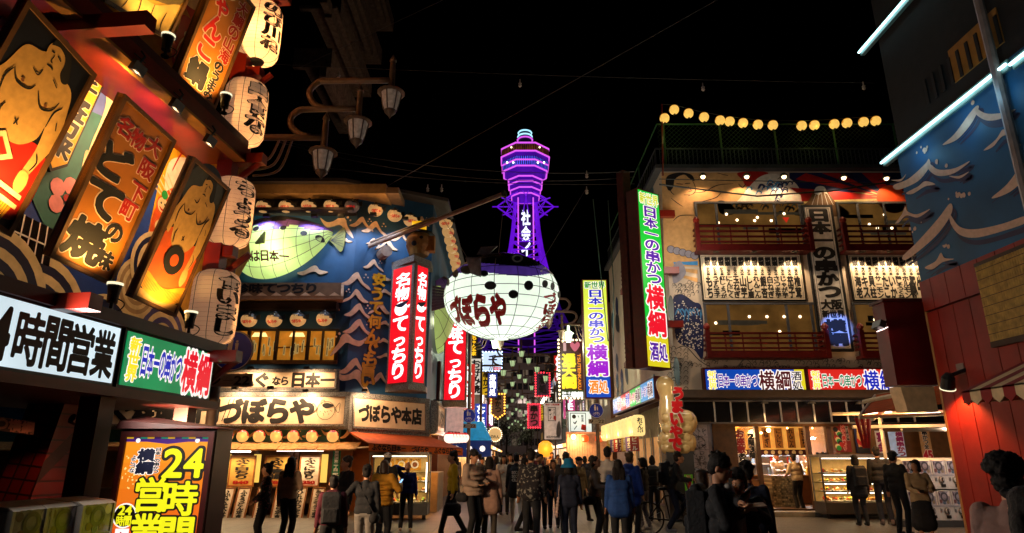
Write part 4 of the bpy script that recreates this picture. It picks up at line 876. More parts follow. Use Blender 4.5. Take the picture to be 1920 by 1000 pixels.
# ---------------------------------------------------------------- price boards in the window and leaning below
def price_board(q, s, price, label, face, group, ink_=ink):
    t = thing('price_board', label, 'price board', q(.5, 1), group); m = MB(); slab(m, q, face, .03); frame(m, q, warmwood, .03, .012, .045, False); m.build('board', t)
    a = MB(); frame(a, q, redp, .012, .004, .002); text(a, q, s, (.2, .05, .8, .78), [(ink_, .04, .005)], True); text(a, q, price, (.18, .82, .82, .95), [(redp, .06, .005)]); a.build('lettering', t)
ytan = M('board_tan', '#c89a4a', rough=.6); bwht = M('board_white', '#dcc8b4', rough=.6)
for x0, x1, s, p_, f_, lb in ((434, 473, 'ふぐ白ちり', '840', ytan, 'tan price board in the window priced 840'), (500, 537, 'ふぐ唐揚', '780', ytan, 'tan price board in the window behind the woman in the flower jacket'), (565, 596, 'ふぐにぎり', '350', bwht, 'white price board in the window priced 350')):
    price_board(QY(BY - .12, x0, 856, x1, 911), s, p_, lb, f_, 'price boards in the restaurant window')
for x0, s, p_, lb in ((413, 'ふぐ天丼', '1,200', 'leaning white menu board priced 1,200'), (443, 'ふぐうどん定食', '1,150', 'leaning white menu board priced 1,150'), (480, 'ふぐ雑炊定食', '1,000', 'leaning white menu board behind the woman in the flower jacket'), (514, 'ふぐ天ぷら定食', '1,000', 'leaning white menu board left of the woman in the beige sweater'), (548, 'ひれかつ定食', '1,000', 'leaning white menu board right of the woman in the beige sweater'), (582, 'ミックスフライ定食', '1,300', 'leaning white menu board with the longest lettering, nearest the corner')):
    a, b = PY(x0 + 6, 916, BY - .35), PY(x0 + 27, 916, BY - .35); dz = A([.0, -.35, -1.0]); dx = b[0] - a[0]
    price_board(Q(a, b, b + dz, a + dz), s, p_, lb, bwht, 'menu boards leaning below the restaurant window')
# ---------------------------------------------------------------- round lanterns under the cream sign
def round_lantern(p, r, root=None, label='', name='round_lantern', group='', cols=('#ffb45e', '#c02818'), em=1.0):
    t = thing(name, label, 'lantern', (0, 0, 0), group)
    m = MB(); P1, P2 = E(name + '_paper', cols[0], em, .1, 12), E(name + '_tint', cols[1], .8, .1)
    n_, k_ = 16, 10; m.ball((0, 0, 0), (r, r, r * 1.05), P1, 16, 10)
    m.mats.append(P2)
    for i, f in enumerate(m.f):
        zc = np.mean([m.v[j][2] for j in f]); xc = np.mean([m.v[j][0] for j in f])
        if zc > r * .72 or (cols[1] and abs(xc) > r * .8 and zc > 0): m.mi[i] = 1
    m.build('paper_shell', t, True); c = MB(); c.lathe((0, 0, r), [(r * .3, 0), (r * .3, r * .16)], blk, 10); c.lathe((0, 0, -r * 1.18), [(r * .25, 0), (r * .25, r * .15)], blk, 10); c.build('cap', t)
    t.location = tuple(p); return t
rl = None
for i, x in enumerate((426, 455, 486, 518, 550, 585, 624)):
    p = PY(x, 818, BY - .85)
    if rl is None: rl = round_lantern(p, .165, label='small round glowing lantern in the row under the big cream signboard', group='round lanterns under the cream signboard')
    else: copy_tree(rl, p)
for x in (455, 520, 590): lamp('lantern_row_glow', 'POINT', PY(x, 818, BY - 1.15), 9, '#ffb060', rl, size=.1)
# ---------------------------------------------------------------- small puffer fish lanterns
def puffer_lantern(label, group, lit=True, r=.24):
    t = thing('fish_lantern', label, 'fish lantern', (0, 0, 0), group)
    P1 = E('puffer_paper' if lit else 'puffer_paper_off', '#e2aa68' if lit else '#8a7468', .56 if lit else .12, .12, 5)
    m = MB(); m.ball((0, 0, 0), (r, r * .9, r * .92), P1, 18, 12); m.mats.append(blk)
    for i, f in enumerate(m.f):
        c = np.mean([m.v[j] for j in f], 0)
        if c[2] > r * .38 - .32 * c[0]: m.mi[i] = 1
    m.build('body', t, True)
    f_ = MB(); q = Q((r * .8, 0, r * .5), (r * 1.35, 0, r * .75), (r * 1.35, 0, 0), (r * .8, 0, .1 * r)); slab(f_, q, blk, .02); f_.lathe((0, 0, r * .86), [(r * .3, 0), (r * .12, r * .25)], blk, 8); f_.build('fin', t)
    d = MB()
    def mp(a, b, h=0):
        a = A(a); b = A(b); az = R(-90) + (a - .5) * R(110); el = (.5 - b) * R(110)
        return np.stack([r * np.cos(el) * np.cos(az), r * .9 * np.cos(el) * np.sin(az), r * .92 * np.sin(el)], -1) * (1.015 + h)
    text(d, mp, 'づぼらや', (.1, .6, .85, .85), [(E('puffer_red', '#c01810', .6), .06, 0)], N=26)
    for x, y, s in ((.2, .2, .05), (.36, .3, .04), (.52, .33, .03), (.62, .33, .03), (.72, .34, .03), (.82, .33, .03)):
        e = [(x + s * math.cos(2 * math.pi * k / 8), y + s * math.sin(2 * math.pi * k / 8)) for k in range(8)]; d.poly(mp([a for a, b in e], [b for a, b in e], .004).tolist(), ink)
    for s, m_ in ((.06, white), (.03, ink)): e = [(.66 + s * math.cos(2 * math.pi * k / 10), .12 + s * math.sin(2 * math.pi * k / 10)) for k in range(10)]; d.poly(mp([a for a, b in e], [b for a, b in e], .008 if s > .05 else .014).tolist(), m_)
    d.build('markings', t); return t
pf = puffer_lantern('small lit puffer lantern in the top row under the roof of the blue restaurant', 'puffer lanterns under the roof')
pf2 = puffer_lantern('small lit puffer lantern in the lower row above the restaurant windows', 'puffer lanterns above the windows')
pf3 = puffer_lantern('small puffer lantern in the chain along the street side of the blue restaurant', 'puffer lanterns along the street side')
for i, (x, y) in enumerate(((494, 387), (537, 387), (579, 386), (621, 386), (704, 394), (740, 404), (770, 413))):
    p = PY(x, y, BY - .4) if x < 700 else BC(x, y, .5)
    if i == 0: pf.location = tuple(p)
    else: copy_tree(pf, p, R(0 if x < 700 else 20))
po = puffer_lantern('unlit grey puffer lantern in the top row, between lit ones', 'puffer lanterns under the roof', False); po.location = tuple(PY(660, 387, BY - .4))
for i, (x, y) in enumerate(((467, 600), (514, 600), (559, 599), (608, 598))):
    p = PY(x, y, BY - .5)
    if i == 0: pf2.location = tuple(p)
    else: copy_tree(pf2, p)
n_ = 0
for Yv, zv in ((21.4, 9.6), (22.2, 9.55), (23., 9.5), (23.8, 9.45), (24.6, 9.4), (25.4, 9.35), (26.2, 9.3), (27., 9.25), (24.2, 5.0), (24.8, 4.9), (25.4, 4.8), (26., 4.7), (26.6, 4.6)):
    p = (BS + .4, Yv, zv)
    if n_ == 0: pf3.location = p
    else: copy_tree(pf3, p, R(60))
    n_ += 1
for x in (537, 621, 720): p = PY(x, 392, BY - .9) if x < 700 else BC(x, 400, 1.); lamp('puffer_glow', 'POINT', p, 16, '#ffc07a', pf, size=.1)
for x in (490, 585): lamp('puffer_glow', 'POINT', PY(x, 605, BY - .9), 8, '#ffc07a', pf2, size=.1)
# ---------------------------------------------------------------- half fish lanterns fixed to the wall
def half_fish(q, label, s_txt, pw=60, bulge=.75):
    """q frames the fish: head at the left, tail at the right"""
    t = thing('wall_fish', label, 'fish lantern', q(.5, .5), None)
    skin = PAPER('fish_cloth_green', '#cfe0a0', .7, .3, '#c4e07a'); pur = M('fish_purple', '#6a4a9a', rough=.6); tp = M('fish_black', (.015, .014, .016), rough=.4)
    N, K = 34, 22; top = lambda s: .2 - .2 * math.sin(math.pi * min(1, max(0, s)) ** .9); bot = lambda s: .22 + .78 * (max(0, math.sin(math.pi * (.06 + .94 * s) ** .72)) ** .62) if s < .999 else .3
    m = MB(); vs = []; 
    for i in range(N + 1):
        s = i / N
        for j in range(K + 1):
            t_ = j / K; tt = top(s) + (bot(s) - top(s)) * t_
            h = bulge * (max(0, 1 - (2 * s - 1) ** 2) ** .5) * max(0, math.sin(math.pi * min(1, (.04 + t_ * .96))) ** .6)
            vs.append(q(s * .88, tt, h + .02))
    fs = [(i * (K + 1) + j, (i + 1) * (K + 1) + j, (i + 1) * (K + 1) + j + 1, i * (K + 1) + j + 1) for i in range(N) for j in range(K)]
    m.add(vs, fs, skin); m.mats += [pur, tp]
    for k, f in enumerate(m.f):
        i, j = divmod(k, K); 
        tt = top(i / N) + (bot(i / N) - top(i / N)) * (j + .5) / K
        lim = .26 + .03 * math.sin(i * .5)
        if tt < lim * .42: m.mi[k] = 2
        elif tt < lim: m.mi[k] = 1
    m.build('body', t, True)
    rb = MB(); V = np.array(vs).reshape(N + 1, K + 1, 3)
    for i in range(0, N + 1, 4): rb.tube(V[i] + q.n * .006, .007, blk, 4, False)
    for j in range(3, K + 1, 4): rb.tube(V[:, j] + q.n * .006, .007, blk, 4, False)
    rb.build('frame_wires', t)
    P = lambda s, t_: (s, (t_ - top(s / .88)) / (bot(s / .88) - top(s / .88)))
    def mp(a, b, h=0):
        a = A(a); b = A(b); sh = a.shape; out = []
        for s, tt in zip(a.ravel() / .88, b.ravel()):
            s = min(.999, max(.001, s)); t_ = min(1, max(0, (tt - top(s)) / (bot(s) - top(s)))); hh = bulge * (max(0, 1 - (2 * s - 1) ** 2) ** .5) * max(0, math.sin(math.pi * min(1, .04 + t_ * .96)) ** .6)
            out.append(q(s * .88, tt, hh + .035 + h))
        return A(out).reshape(sh + (3,))
    d = MB(); dot = lambda x, y, r, mat, h=0: d.poly(mp([x + r * math.cos(2 * math.pi * k / 14) / q.w for k in range(14)], [y + r * .85 * math.sin(2 * math.pi * k / 14) / q.h for k in range(14)], h).tolist(), mat)
    for x, y, r in ((.25, .28, .11), (.4, .27, .07), (.5, .28, .1), (.68, .36, .1), (.8, .4, .11)): dot(x, y, r, ink)
    dot(.07, .45, .12, M('fish_eye_ring', '#20281a'), .0); dot(.07, .45, .1, M('fish_eye_white', '#dfe8c0', em=.3), .006); dot(.075, .45, .06, ink, .012)
    if s_txt: text(d, mp, s_txt, (-.01, .64, .56, .79), [(M('fish_letter', '#5a1018'), .035, .004)])
    d.build('markings', t)
    f_ = MB(); olv = M('fin_olive', '#6a6a2a', rough=.6, var=.3)
    fan = [(.86, .36), (.92, .26), (.985, .16), (1., .3), (.995, .46), (.975, .56), (.95, .54), (.9, .44)]; f_.prism([q(a, b, .02) for a, b in cr(fan, 4, True)], q.n * .05, olv)
    for k in range(6): stroke(f_, q, [(.875, .38), (.975 + .004 * k, .22 + .055 * k)], .015, ink, .078, taper=False)
    f_.build('tail_fin', t); f_ = MB(); pts = [(.28, .55), (.355, .36), (.36, .54)]; f_.add(mp([a for a, b in pts], [b for a, b in pts], .0).tolist() + mp([a for a, b in pts], [b for a, b in pts], .12).tolist(), [(0, 1, 2), (5, 4, 3), (0, 3, 4, 1), (1, 4, 5, 2), (2, 5, 3, 0)], olv)
    f_.build('fin', t)
    lamp('fish_bulb', 'POINT', q(.42, .55, bulge * .45), pw, '#eaf0c0', t, size=.12)
q = QY(BY - .05, 446, 410, 642, 524); half_fish(q, 'green glowing half fish on the blue front with dark red lettering', '私の味は日本一')
z0, z1 = PX(818, 485, BS)[2], PX(818, 585, BS)[2]
q = Q((BS + .05, 21.6, 8.1), (BS + .05, 26.4, 8.1), (BS + .05, 26.4, 5.2), (BS + .05, 21.6, 5.2)); half_fish(q, 'green glowing half fish on the street side of the blue restaurant', '', 60)
# ---------------------------------------------------------------- red lit signs
lw = E('red_sign_letter', '#ffffff', 1.6); lr = E('red_sign_face', '#e8061e', 1.1, .05)
def v_sign():
    t = thing('red_sign', 'tall two sided red lit sign with white lettering on the corner of the blue restaurant', 'sign', PY(772, 718, 19.1))
    c_ = PY(774, 494, 19.1); cb = PY(770, 718, 19.1); zt, zb = c_[2], cb[2]; x = (c_[0] + cb[0]) / 2
    L_ = PY(731, 600, 19.75); Rr = PY(800, 600, 19.6)
    for nm, P0, P1 in (('left', A([L_[0], 19.75, 0]), A([x, 19.1, 0])), ('right', A([x + .04, 19.1, 0]), A([Rr[0], 19.6, 0]))):
        z = A([0, 0, 1]); q = Q(P0 + z * zt, P1 + z * zt, P1 + z * zb, P0 + z * zb)
        m = MB(); slab(m, q, granite, .1, -.012, .04); m.build('case', t); qi = q.sub(.06, .01, .94, .99); f = MB(); slab(f, qi, lr, .012, .01); f.build('lit_face', t)
        a = MB(); text(a, qi, '名物', (.16, .05, .9, .3), [(lw, .03, .016)], True); text(a, qi, 'てっちり', (.12, .44, .88, .97), [(lw, .04, .016)], True)
        c = (.5, .37); disc(a, qi, c, .2 * qi.w / .62, lw, .016, 18, ry=.15 * qi.w / .62); blob(a, qi, [(.2, .335), (.5, .32), (.9, .31), (.55, .36)], navy, .019); art(a, qi, [(.78, .36), (.95, .345), (.92, .375)], lw, .017); a.build('lettering', t)
    m = MB(); m.prism([(L_[0] - .06, 19.85, zt + .05), (x, 18.98, zt + .05), (Rr[0] + .06, 19.7, zt + .05), (Rr[0] + .05, 20.3, zt + .05), (L_[0], 20.2, zt + .05)], (0, 0, .2), granite); m.prism([(L_[0] - .04, 19.85, zb - .2), (x, 19.0, zb - .2), (Rr[0] + .04, 19.7, zb - .2), (Rr[0], 20.4, zb - .2), (L_[0], 20.2, zb - .2)], (0, 0, .16), granite); m.build('cap', t)
    lamp('red_glow', 'POINT', (x, 18.5, (zt + zb) / 2), 25, '#ff2a20', t, size=.8)
v_sign()
def flat_sign():
    Y = 22.6; q = QY(Y, 838, 560, 871, 750); t = thing('red_sign', 'narrow flat red lit sign beyond the hanging fish, white lettering', 'sign', q(.5, 1))
    m = MB(); slab(m, q, granite, .3, -.012, .05); a, b = q(0, 1.0, 0), q(1, 1, 0); m.b2((a[0] - .06, Y - .05, a[2] - .25), (b[0] + .06, Y + .35, a[2] - .06), granite); m.tube([a + A([-.4, .2, .0]), a + A([.1, .2, 0])], .03, blk, 5); m.build('case', t)
    f = MB(); slab(f, q, lr, .012); f.build('lit_face', t); x = MB(); text(x, q, '名物珍味てっちり', (.14, -.14, .86, .985), [(lw, .04, .006)], True); x.build('lettering', t)
flat_sign()
def barrel_figure():
    p = BC(785, 480, .9); t = thing('barrel_ornament', 'brown fish barrel with a yellow lantern hat on top of the red corner sign', 'ornament', p); p = A(p)
    br = M('barrel_brown', '#9a6a30', rough=.5, var=.4, scale=7); m = MB(); m.lathe(p + A([0, 0, 0]), [(.3, 0), (.42, .3), (.42, .55), (.32, .72)], br, 16); m.box(p + A([.35, -.1, .35]), (.35, .3, .5), br); m.build('body', t, False)
    h = MB(); h.box(p + A([-.02, 0, .95]), (.42, .38, .36), E('hat_yellow', '#f0b010', .9)); h.build('lantern_hat', t); h = MB(); h.lathe(p + A([0, 0, .7]), [(.5, 0), (.46, .06)], blk, 14); h.build('brim', t)
    d = MB(); d.ball(p + A([-.1, -.4, .3]), (.09, .03, .09), blk); d.ball(p + A([.12, -.4, .5]), (.07, .03, .05), blk); d.build('spots', t)
barrel_figure()
# ---------------------------------------------------------------- pole and the big hanging fish
def pole():
    a = BC(692, 462, .05); b = PY(948, 362, 17.6); t = thing('support_pole', 'long slanting pole from the blue restaurant out over the street', 'pole', a); m = MB(); st = M('pole_steel', '#8e7868', rough=.45, var=.2)
    m.tube([a, a * .02 + b * .98], .07, st, 10); m.tube([a + (b - a) * .01 + A([0, 0, .12]), a + (b - a) * .5 + A([0, 0, .11])], .035, st, 8); m.build('pole', t)
    c = MB(); c.tube([a * .02 + b * .98, b], .1, blk, 10); c.tube([b + A([0, 0, -.05]), b + A([0, 0, -.3])], .015, st, 5); c.build('end_cap', t)
    d = MB(); c0 = BC(716, 478, .0); d.tube([c0, c0 + BN * .5], .19, st, 12); d.build('mount', t)
pole()
FC = A(PY(940, 556, 17.2)); FRZ = R(-30)
FR = A([[math.cos(FRZ), math.sin(FRZ), 0], [-math.sin(FRZ), math.cos(FRZ), 0], [0, 0, 1]])   # rows: fish axes in the world
FA = A([1.62, 1.5, 1.2])
def fish():
    t = thing('hanging_fish', 'huge white puffer fish lantern with red lettering hung over the street', 'fish lantern', FC)
    wt = PAPER('fish_cloth_white', '#dfe6da', .6, .22, '#d6e2d2'); tp = M('fish_tarp_black', (.012, .012, .014), rough=.25, var=.3, bump=.3, bscale=6, coat=.3); pu = M('fish_band_purple', '#4a2f86', rough=.55, em=.5)
    def S(az, el, k=1.):
        """point of the body; az from the nose, el up"""
        e = A([math.cos(el) * math.cos(az), math.cos(el) * math.sin(az), math.sin(el)]); 
        if e[2] > 0: e = e * A([1, 1, .98])
        e = e * FA * k; return FC + e @ FR
    N, K = 192, 144; m = MB(); vs = [S(2 * math.pi * i / N, math.pi * (j / K - .5)) for j in range(K + 1) for i in range(N)]
    m.add(vs, [(j * N + i, j * N + (i + 1) % N, (j + 1) * N + (i + 1) % N, (j + 1) * N + i) for j in range(K) for i in range(N)], wt); m.mats += [pu, tp]
    lim = lambda az: R(18 + 8 * math.sin(2 * az + .6) + 4 * math.sin(3 * az))
    for k in range(len(m.f)):
        j, i = divmod(k, N); az = 2 * math.pi * (i + .5) / N; el = math.pi * ((j + .5) / K - .5)
        if el > lim(az) + R(15): m.mi[k] = 2
        elif el > lim(az): m.mi[k] = 1
    m.build('body', t, True)
    w_ = MB()
    for i in range(0, N, 12): w_.tube([S(2 * math.pi * i / N, math.pi * (j / 24 - .5), 1.004) for j in range(1, 18)], .009, blk, 4, False)
    for el in (-72, -55, -40, -27, -14, -2, 10, 24): w_.tube([S(2 * math.pi * i / 64, R(el), 1.004) for i in range(65)], .009, blk, 4, False)
    w_.build('frame_wires', t)
    def hit(x, y):
        d = ray(x, y) @ FR.T; o = (CAM - FC) @ FR.T; Ax = FA.copy()
        for it in range(2):
            a, b = d / Ax, o / Ax; A_, B_, C_ = a @ a, a @ b, b @ b - 1; D = B_ * B_ - A_ * C_
            s = (-B_ - math.sqrt(max(D, 0))) / A_; p = o + d * s
            if p[2] > 0 and it == 0: Ax = FA * A([1, 1, .98])
            else: break
        return FC + (p * 1.0) @ FR
    def mp(quad):
        c = [hit(*p) for p in quad]; loc = [(p - FC) @ FR.T for p in c]
        def f(a, b, h=0):
            a = A(a)[..., None]; b = A(b)[..., None]; p = loc[0] * (1 - a) * (1 - b) + loc[1] * a * (1 - b) + loc[2] * a * b + loc[3] * (1 - a) * b
            Ax = np.where(p[..., 2:3] > 0, FA * A([1, 1, .98]), FA); r = np.linalg.norm(p / Ax, axis=-1, keepdims=True)
            return FC + (p / r * (1.018 + h)) @ FR
        return f
    x = MB(); rd = M('fish_letter_red', '#8a1410', rough=.6, em=.25)
    text(x, mp([(845, 557), (946, 550), (950, 606), (855, 601)]), 'づぼらや', (.0, 0, 1, 1), [(rd, .065, 0)])
    text(x, mp([(1017, 549), (1040, 549), (1022, 626), (998, 620)]), 'づぼらや', (0, 0, 1, 1), [(rd, .05, 0)], True)
    x.build('lettering', t)
    d = MB()
    def spot(px, py, rx, ry, mat, h=0, k=14):
        f = mp([(px - rx, py - ry), (px + rx, py - ry), (px + rx, py + ry), (px - rx, py + ry)]); d.poly(f([.5 + .5 * math.cos(2 * math.pi * i / k) for i in range(k)], [.5 + .5 * math.sin(2 * math.pi * i / k) for i in range(k)], h).tolist(), mat)
    for px, py, rx, ry in ((856, 514, 6, 8), (842, 530, 3.5, 7), (877, 508, 11, 8), (908, 514, 8, 6), (920, 536, 11, 8), (962, 552, 9, 8), (990, 536, 8.5, 9), (1020, 533, 5.5, 7), (1034, 537, 4, 7), (1046, 553, 3, 7)): spot(px, py, rx, ry, ink)
    spot(968, 487, 12, 9, M('eye_black', (.01, .01, .01)), .001); spot(969, 487, 10, 7, white, .004); spot(969, 487, 6, 4.5, ink, .008)
    for pts in ([(1010, 506), (1030, 497), (1044, 512)],):
        f = mp([(1005, 495), (1048, 495), (1048, 515), (1005, 515)]); d.poly(f([.1, .55, .95], [.8, .05, .95], .002).tolist(), white)
    d.build('markings', t)
    fin = MB(); gr = M('fin_grey', '#6a5a60', rough=.6, var=.3)
    def fan(base, tips, mat, k=8):
        b0, b1 = [A(p) for p in base]; t0, t1 = [A(p) for p in tips]; n = nrm(np.cross(b1 - b0, t0 - b0)) * .03
        for i in range(k):
            f0, f1 = i / k, (i + .86) / k; fin.hexa([b0 + (b1 - b0) * f0, b0 + (b1 - b0) * f1, t0 + (t1 - t0) * f1, t0 + (t1 - t0) * f0], [b0 + (b1 - b0) * f0 + n, b0 + (b1 - b0) * f1 + n, t0 + (t1 - t0) * f1 + n * 2, t0 + (t1 - t0) * f0 + n * 2], mat)
    tl = S(math.pi, R(8)); o = tl - FC; o = nrm(o); fan((tl + A([0, 0, .22]), tl + A([0, 0, -.22])), (tl + o * .6 + A([-.15, .0, .38]), tl + o * .6 + A([-.15, 0, -.4])), M('fin_dark', '#3a2c38', rough=.6)); fin.build('tail_fin', t); fin = MB()
    h0, h1 = hit(884, 512), hit(903, 519); fan((h0, h1), (h0 + A([-.1, -.35, .33]), h1 + A([.0, -.3, .42])), gr); fin.build('side_fin', t); fin = MB()
    a0, a1 = hit(893, 474), hit(915, 472); fan((a0 + A([0, .2, 0]), a1 + A([0, .3, .0])), (a0 + A([.1, .3, .22]), a1 + A([.25, .4, .27])), gr)
    fin.build('fin', t)
    wr = MB(); pe = PY(946, 366, 17.6)
    for p, e in ((hit(880, 490), PY(830, 408, 18.6)), (hit(935, 474), pe), (hit(1010, 500), pe), (hit(1010, 500), PY(1100, 352, 22))): wr.tube([p, e], .008, M('wire_grey', '#6a6460', metal=.3), 4)
    wr.build('hanging_wire', t)
    for dx, dz, pw in ((.0, -.2, 85), (.6, -.1, 38), (-.6, -.1, 38)): lamp('fish_bulb', 'POINT', FC + A([dx, 0, dz]), pw, '#f4fff0', t, size=.25)
fish()
# ---------------------------------------------------------------- awning and the lit food case under it
def awning():
    a, b = BC(652, 808, .2), BC(803, 818, .2); c, d = PY(868, 841, 19.4), PY(692, 831, 18.2)
    t = thing('shop_awning', 'orange sloping awning over the lit food case', 'awning', (a + b) / 2); og = M('awning_orange', '#b04a1c', rough=.7, var=.2, bump=.2); m = MB(); n = A([0, 0, -.03])
    K = 8; L = lambda p, q, f: p + (q - p) * f
    for i in range(K):
        f0, f1 = i / K, (i + 1) / K; r = [L(a, b, f0), L(a, b, f1), L(d, c, f1), L(d, c, f0)]; m.hexa(r, [p + n for p in r], og)
    m.build('canvas', t)
    q = Q(d, c, c + A([0, 0, -.2]), d + A([0, 0, -.2])); v = MB(); slab(v, q, M('valance', '#d8641c', rough=.7), .012); text(v, q, 'ふぐなら日本一', (.03, .1, .38, .9), [(ink, .04, .004)], N=24); text(v, q, 'づぼらや', (.44, .1, .62, .9), [(ink, .04, .004)], N=24); text(v, q, 'ふぐなら日本一', (.68, .1, .98, .9), [(ink, .04, .004)], N=24); v.build('valance', t)
    ar = MB()
    for f in (.02, .5, .98): ar.tube([L(a, b, f) + A([0, 0, -.5]), L(d, c, f) + A([0, .05, -.1])], .025, M('awning_arm', '#c8b090', metal=.4), 6)
    ar.build('arm', t); lamp('awning_tube', 'AREA', L(a, c, .5) + A([0, 0, -.18]), 60, '#ffb060', t, target=L(a, c, .5) + A([0, -.2, -2]), size=1.8, sy=.3)
awning()
def food_case(name, x0, x1, Y, z1, dep, label, tubes, posters, seed, col, pw):
    t = thing(name, label, 'display case', ((x0 + x1) / 2, Y, 0)); fr_ = M('case_steel', '#5a5048', rough=.35, metal=.6); m = MB(); m.b2((x0, Y, .12), (x1, Y + dep, .42), M('case_base', (.05, .045, .045), rough=.4))
    m.b2((x0, Y + dep - .03, .42), (x1, Y + dep, z1), M('case_back', '#d8b878', rough=.6)); m.b2((x0, Y, z1), (x1, Y + dep, z1 + .07), fr_)
    for x in (x0, x1 - .035): 
        for y in (Y, Y + dep - .065): m.b2((x, y, .42), (x + .035, y + .035, z1), fr_)
    for x in (x0 + .1, x1 - .1): m.lathe((x, Y + .1, 0), [(.05, 0), (.05, .12)], blk, 8)
    m.build('cabinet', t); g = MB(); g.b2((x0 + .04, Y + .004, .43), (x1 - .04, Y + .01, z1 - .01), GLASS('case_glass', (.96, .96, .96), .05)); g.build('glass', t)
    rg = random.Random(seed); H = z1 - .42; sh = [.42 + H * f for f in (.22, .42, .62)]
    s = MB()
    for z in sh: s.b2((x0 + .036, Y + .06, z), (x1 - .036, Y + dep - .04, z + .015), GLASS('shelf_glass', (.85, .9, .9), .3))
    s.build('shelf', t)
    k = MB(); cols = [M('food_%d' % i, c, rough=.5, var=.4, scale=25) for i, c in enumerate(('#c8842a', '#e0b040', '#8a4a1c', '#c83a28', '#e8d8b0', '#6a8a2a'))]; pl = M('plate_white', '#e8e0d4', rough=.25)
    for z in [.42] + sh:
        if z == sh[-1] and posters: continue
        n = int((x1 - x0) / .27)
        for i in range(n):
            for y in (Y + .16, Y + .36):
                x = x0 + .17 + i * (x1 - x0 - .3) / max(1, n - 1); k.lathe((x, y, z + .016), [(.06, 0), (.115, .025), (.11, .03)], pl, 12)
                for _ in range(6): c = rg.choice(cols); k.ball((x + rg.uniform(-.06, .06), y + rg.uniform(-.05, .05), z + .06 + rg.random() * .05), (rg.uniform(.02, .06), rg.uniform(.02, .04), rg.uniform(.02, .045)), c, 7, 5)
    o = k.build('food_samples', t, True); o['kind'] = 'stuff'
    if posters:
        p = MB(); n = 3
        for i in range(n):
            xa = x0 + .25 + (x1 - x0 - .5) * i / n; q = Q((xa, Y + dep - .05, z1 - .1), (xa + (x1 - x0 - .5) / n - .04, Y + dep - .05, z1 - .1), (xa + (x1 - x0 - .5) / n - .04, Y + dep - .05, sh[-1] + .06), (xa, Y + dep - .05, sh[-1] + .06)); slab(p, q, M('poster_amber', '#d8961c', rough=.5), .012)
            disc(p, q, (.5, .52), .11, pl, .004, 14); disc(p, q, (.5, .52), .07, cols[i], .006, 12); text(p, q, 'てっちり'[:4], (.1, .05, .9, .25), [(ink, .04, .005)], N=20)
        p.build('poster', t)
    tb = MB(); le = E('case_tube', '#fff4e0', 6)
    for z in [z1 - .04] + ([] if posters else [z - .02 for z in sh]): tb.tube([(x0 + .08, Y + .06, z), (x1 - .08, Y + .06, z)], .012, le, 6)
    if posters: tb.tube([(x1 - .06, Y + .05, .7), (x1 - .06, Y + .05, z1 - .2)], .015, le, 6)
    tb.build('tube', t)
    for z in [z1 - .06] + [z - .03 for z in sh]: lamp('case_light', 'AREA', ((x0 + x1) / 2, Y + .12, z), pw, col, t, target=((x0 + x1) / 2, Y + .3, z - 1), size=x1 - x0 - .2, sy=.05)
    return t
food_case('food_case', PY(690, 900, 18.4)[0], PY(803, 900, 18.4)[0], 18.4, PY(760, 853, 18.4)[2], .6, 'lit glass case of food samples under the orange awning', 1, 1, 2, '#ffdc9a', 9)
def side_counter():
    p0 = (-3.0, 21.2, 0); t = thing('glowing_counter', 'bright shop counter with a steel front at the side of the blue restaurant', 'counter', p0); st = M('brushed_steel', '#b8a890', rough=.3, metal=.7)
    m = MB(); m.b2((-2.95, 20.9, .0), (-2.3, 22.6, 1.15), st); m.build('counter_front', t); w_ = MB(); w_.b2((-2.85, 21., 1.2), (-2.8, 22.5, 2.3), E('counter_glow', '#ffca80', 1.6)); w_.build('lit_window', t); f = MB()
    for y in (20.95, 21.45, 22., 22.5): f.b2((-2.83, y, 1.15), (-2.75, y + .07, 2.5), warmwood)
    f.build('timber_frame', t); lamp('counter_light', 'POINT', (-2.3, 21.6, 2.0), 60, '#ffb868', t, size=.2)
side_counter()
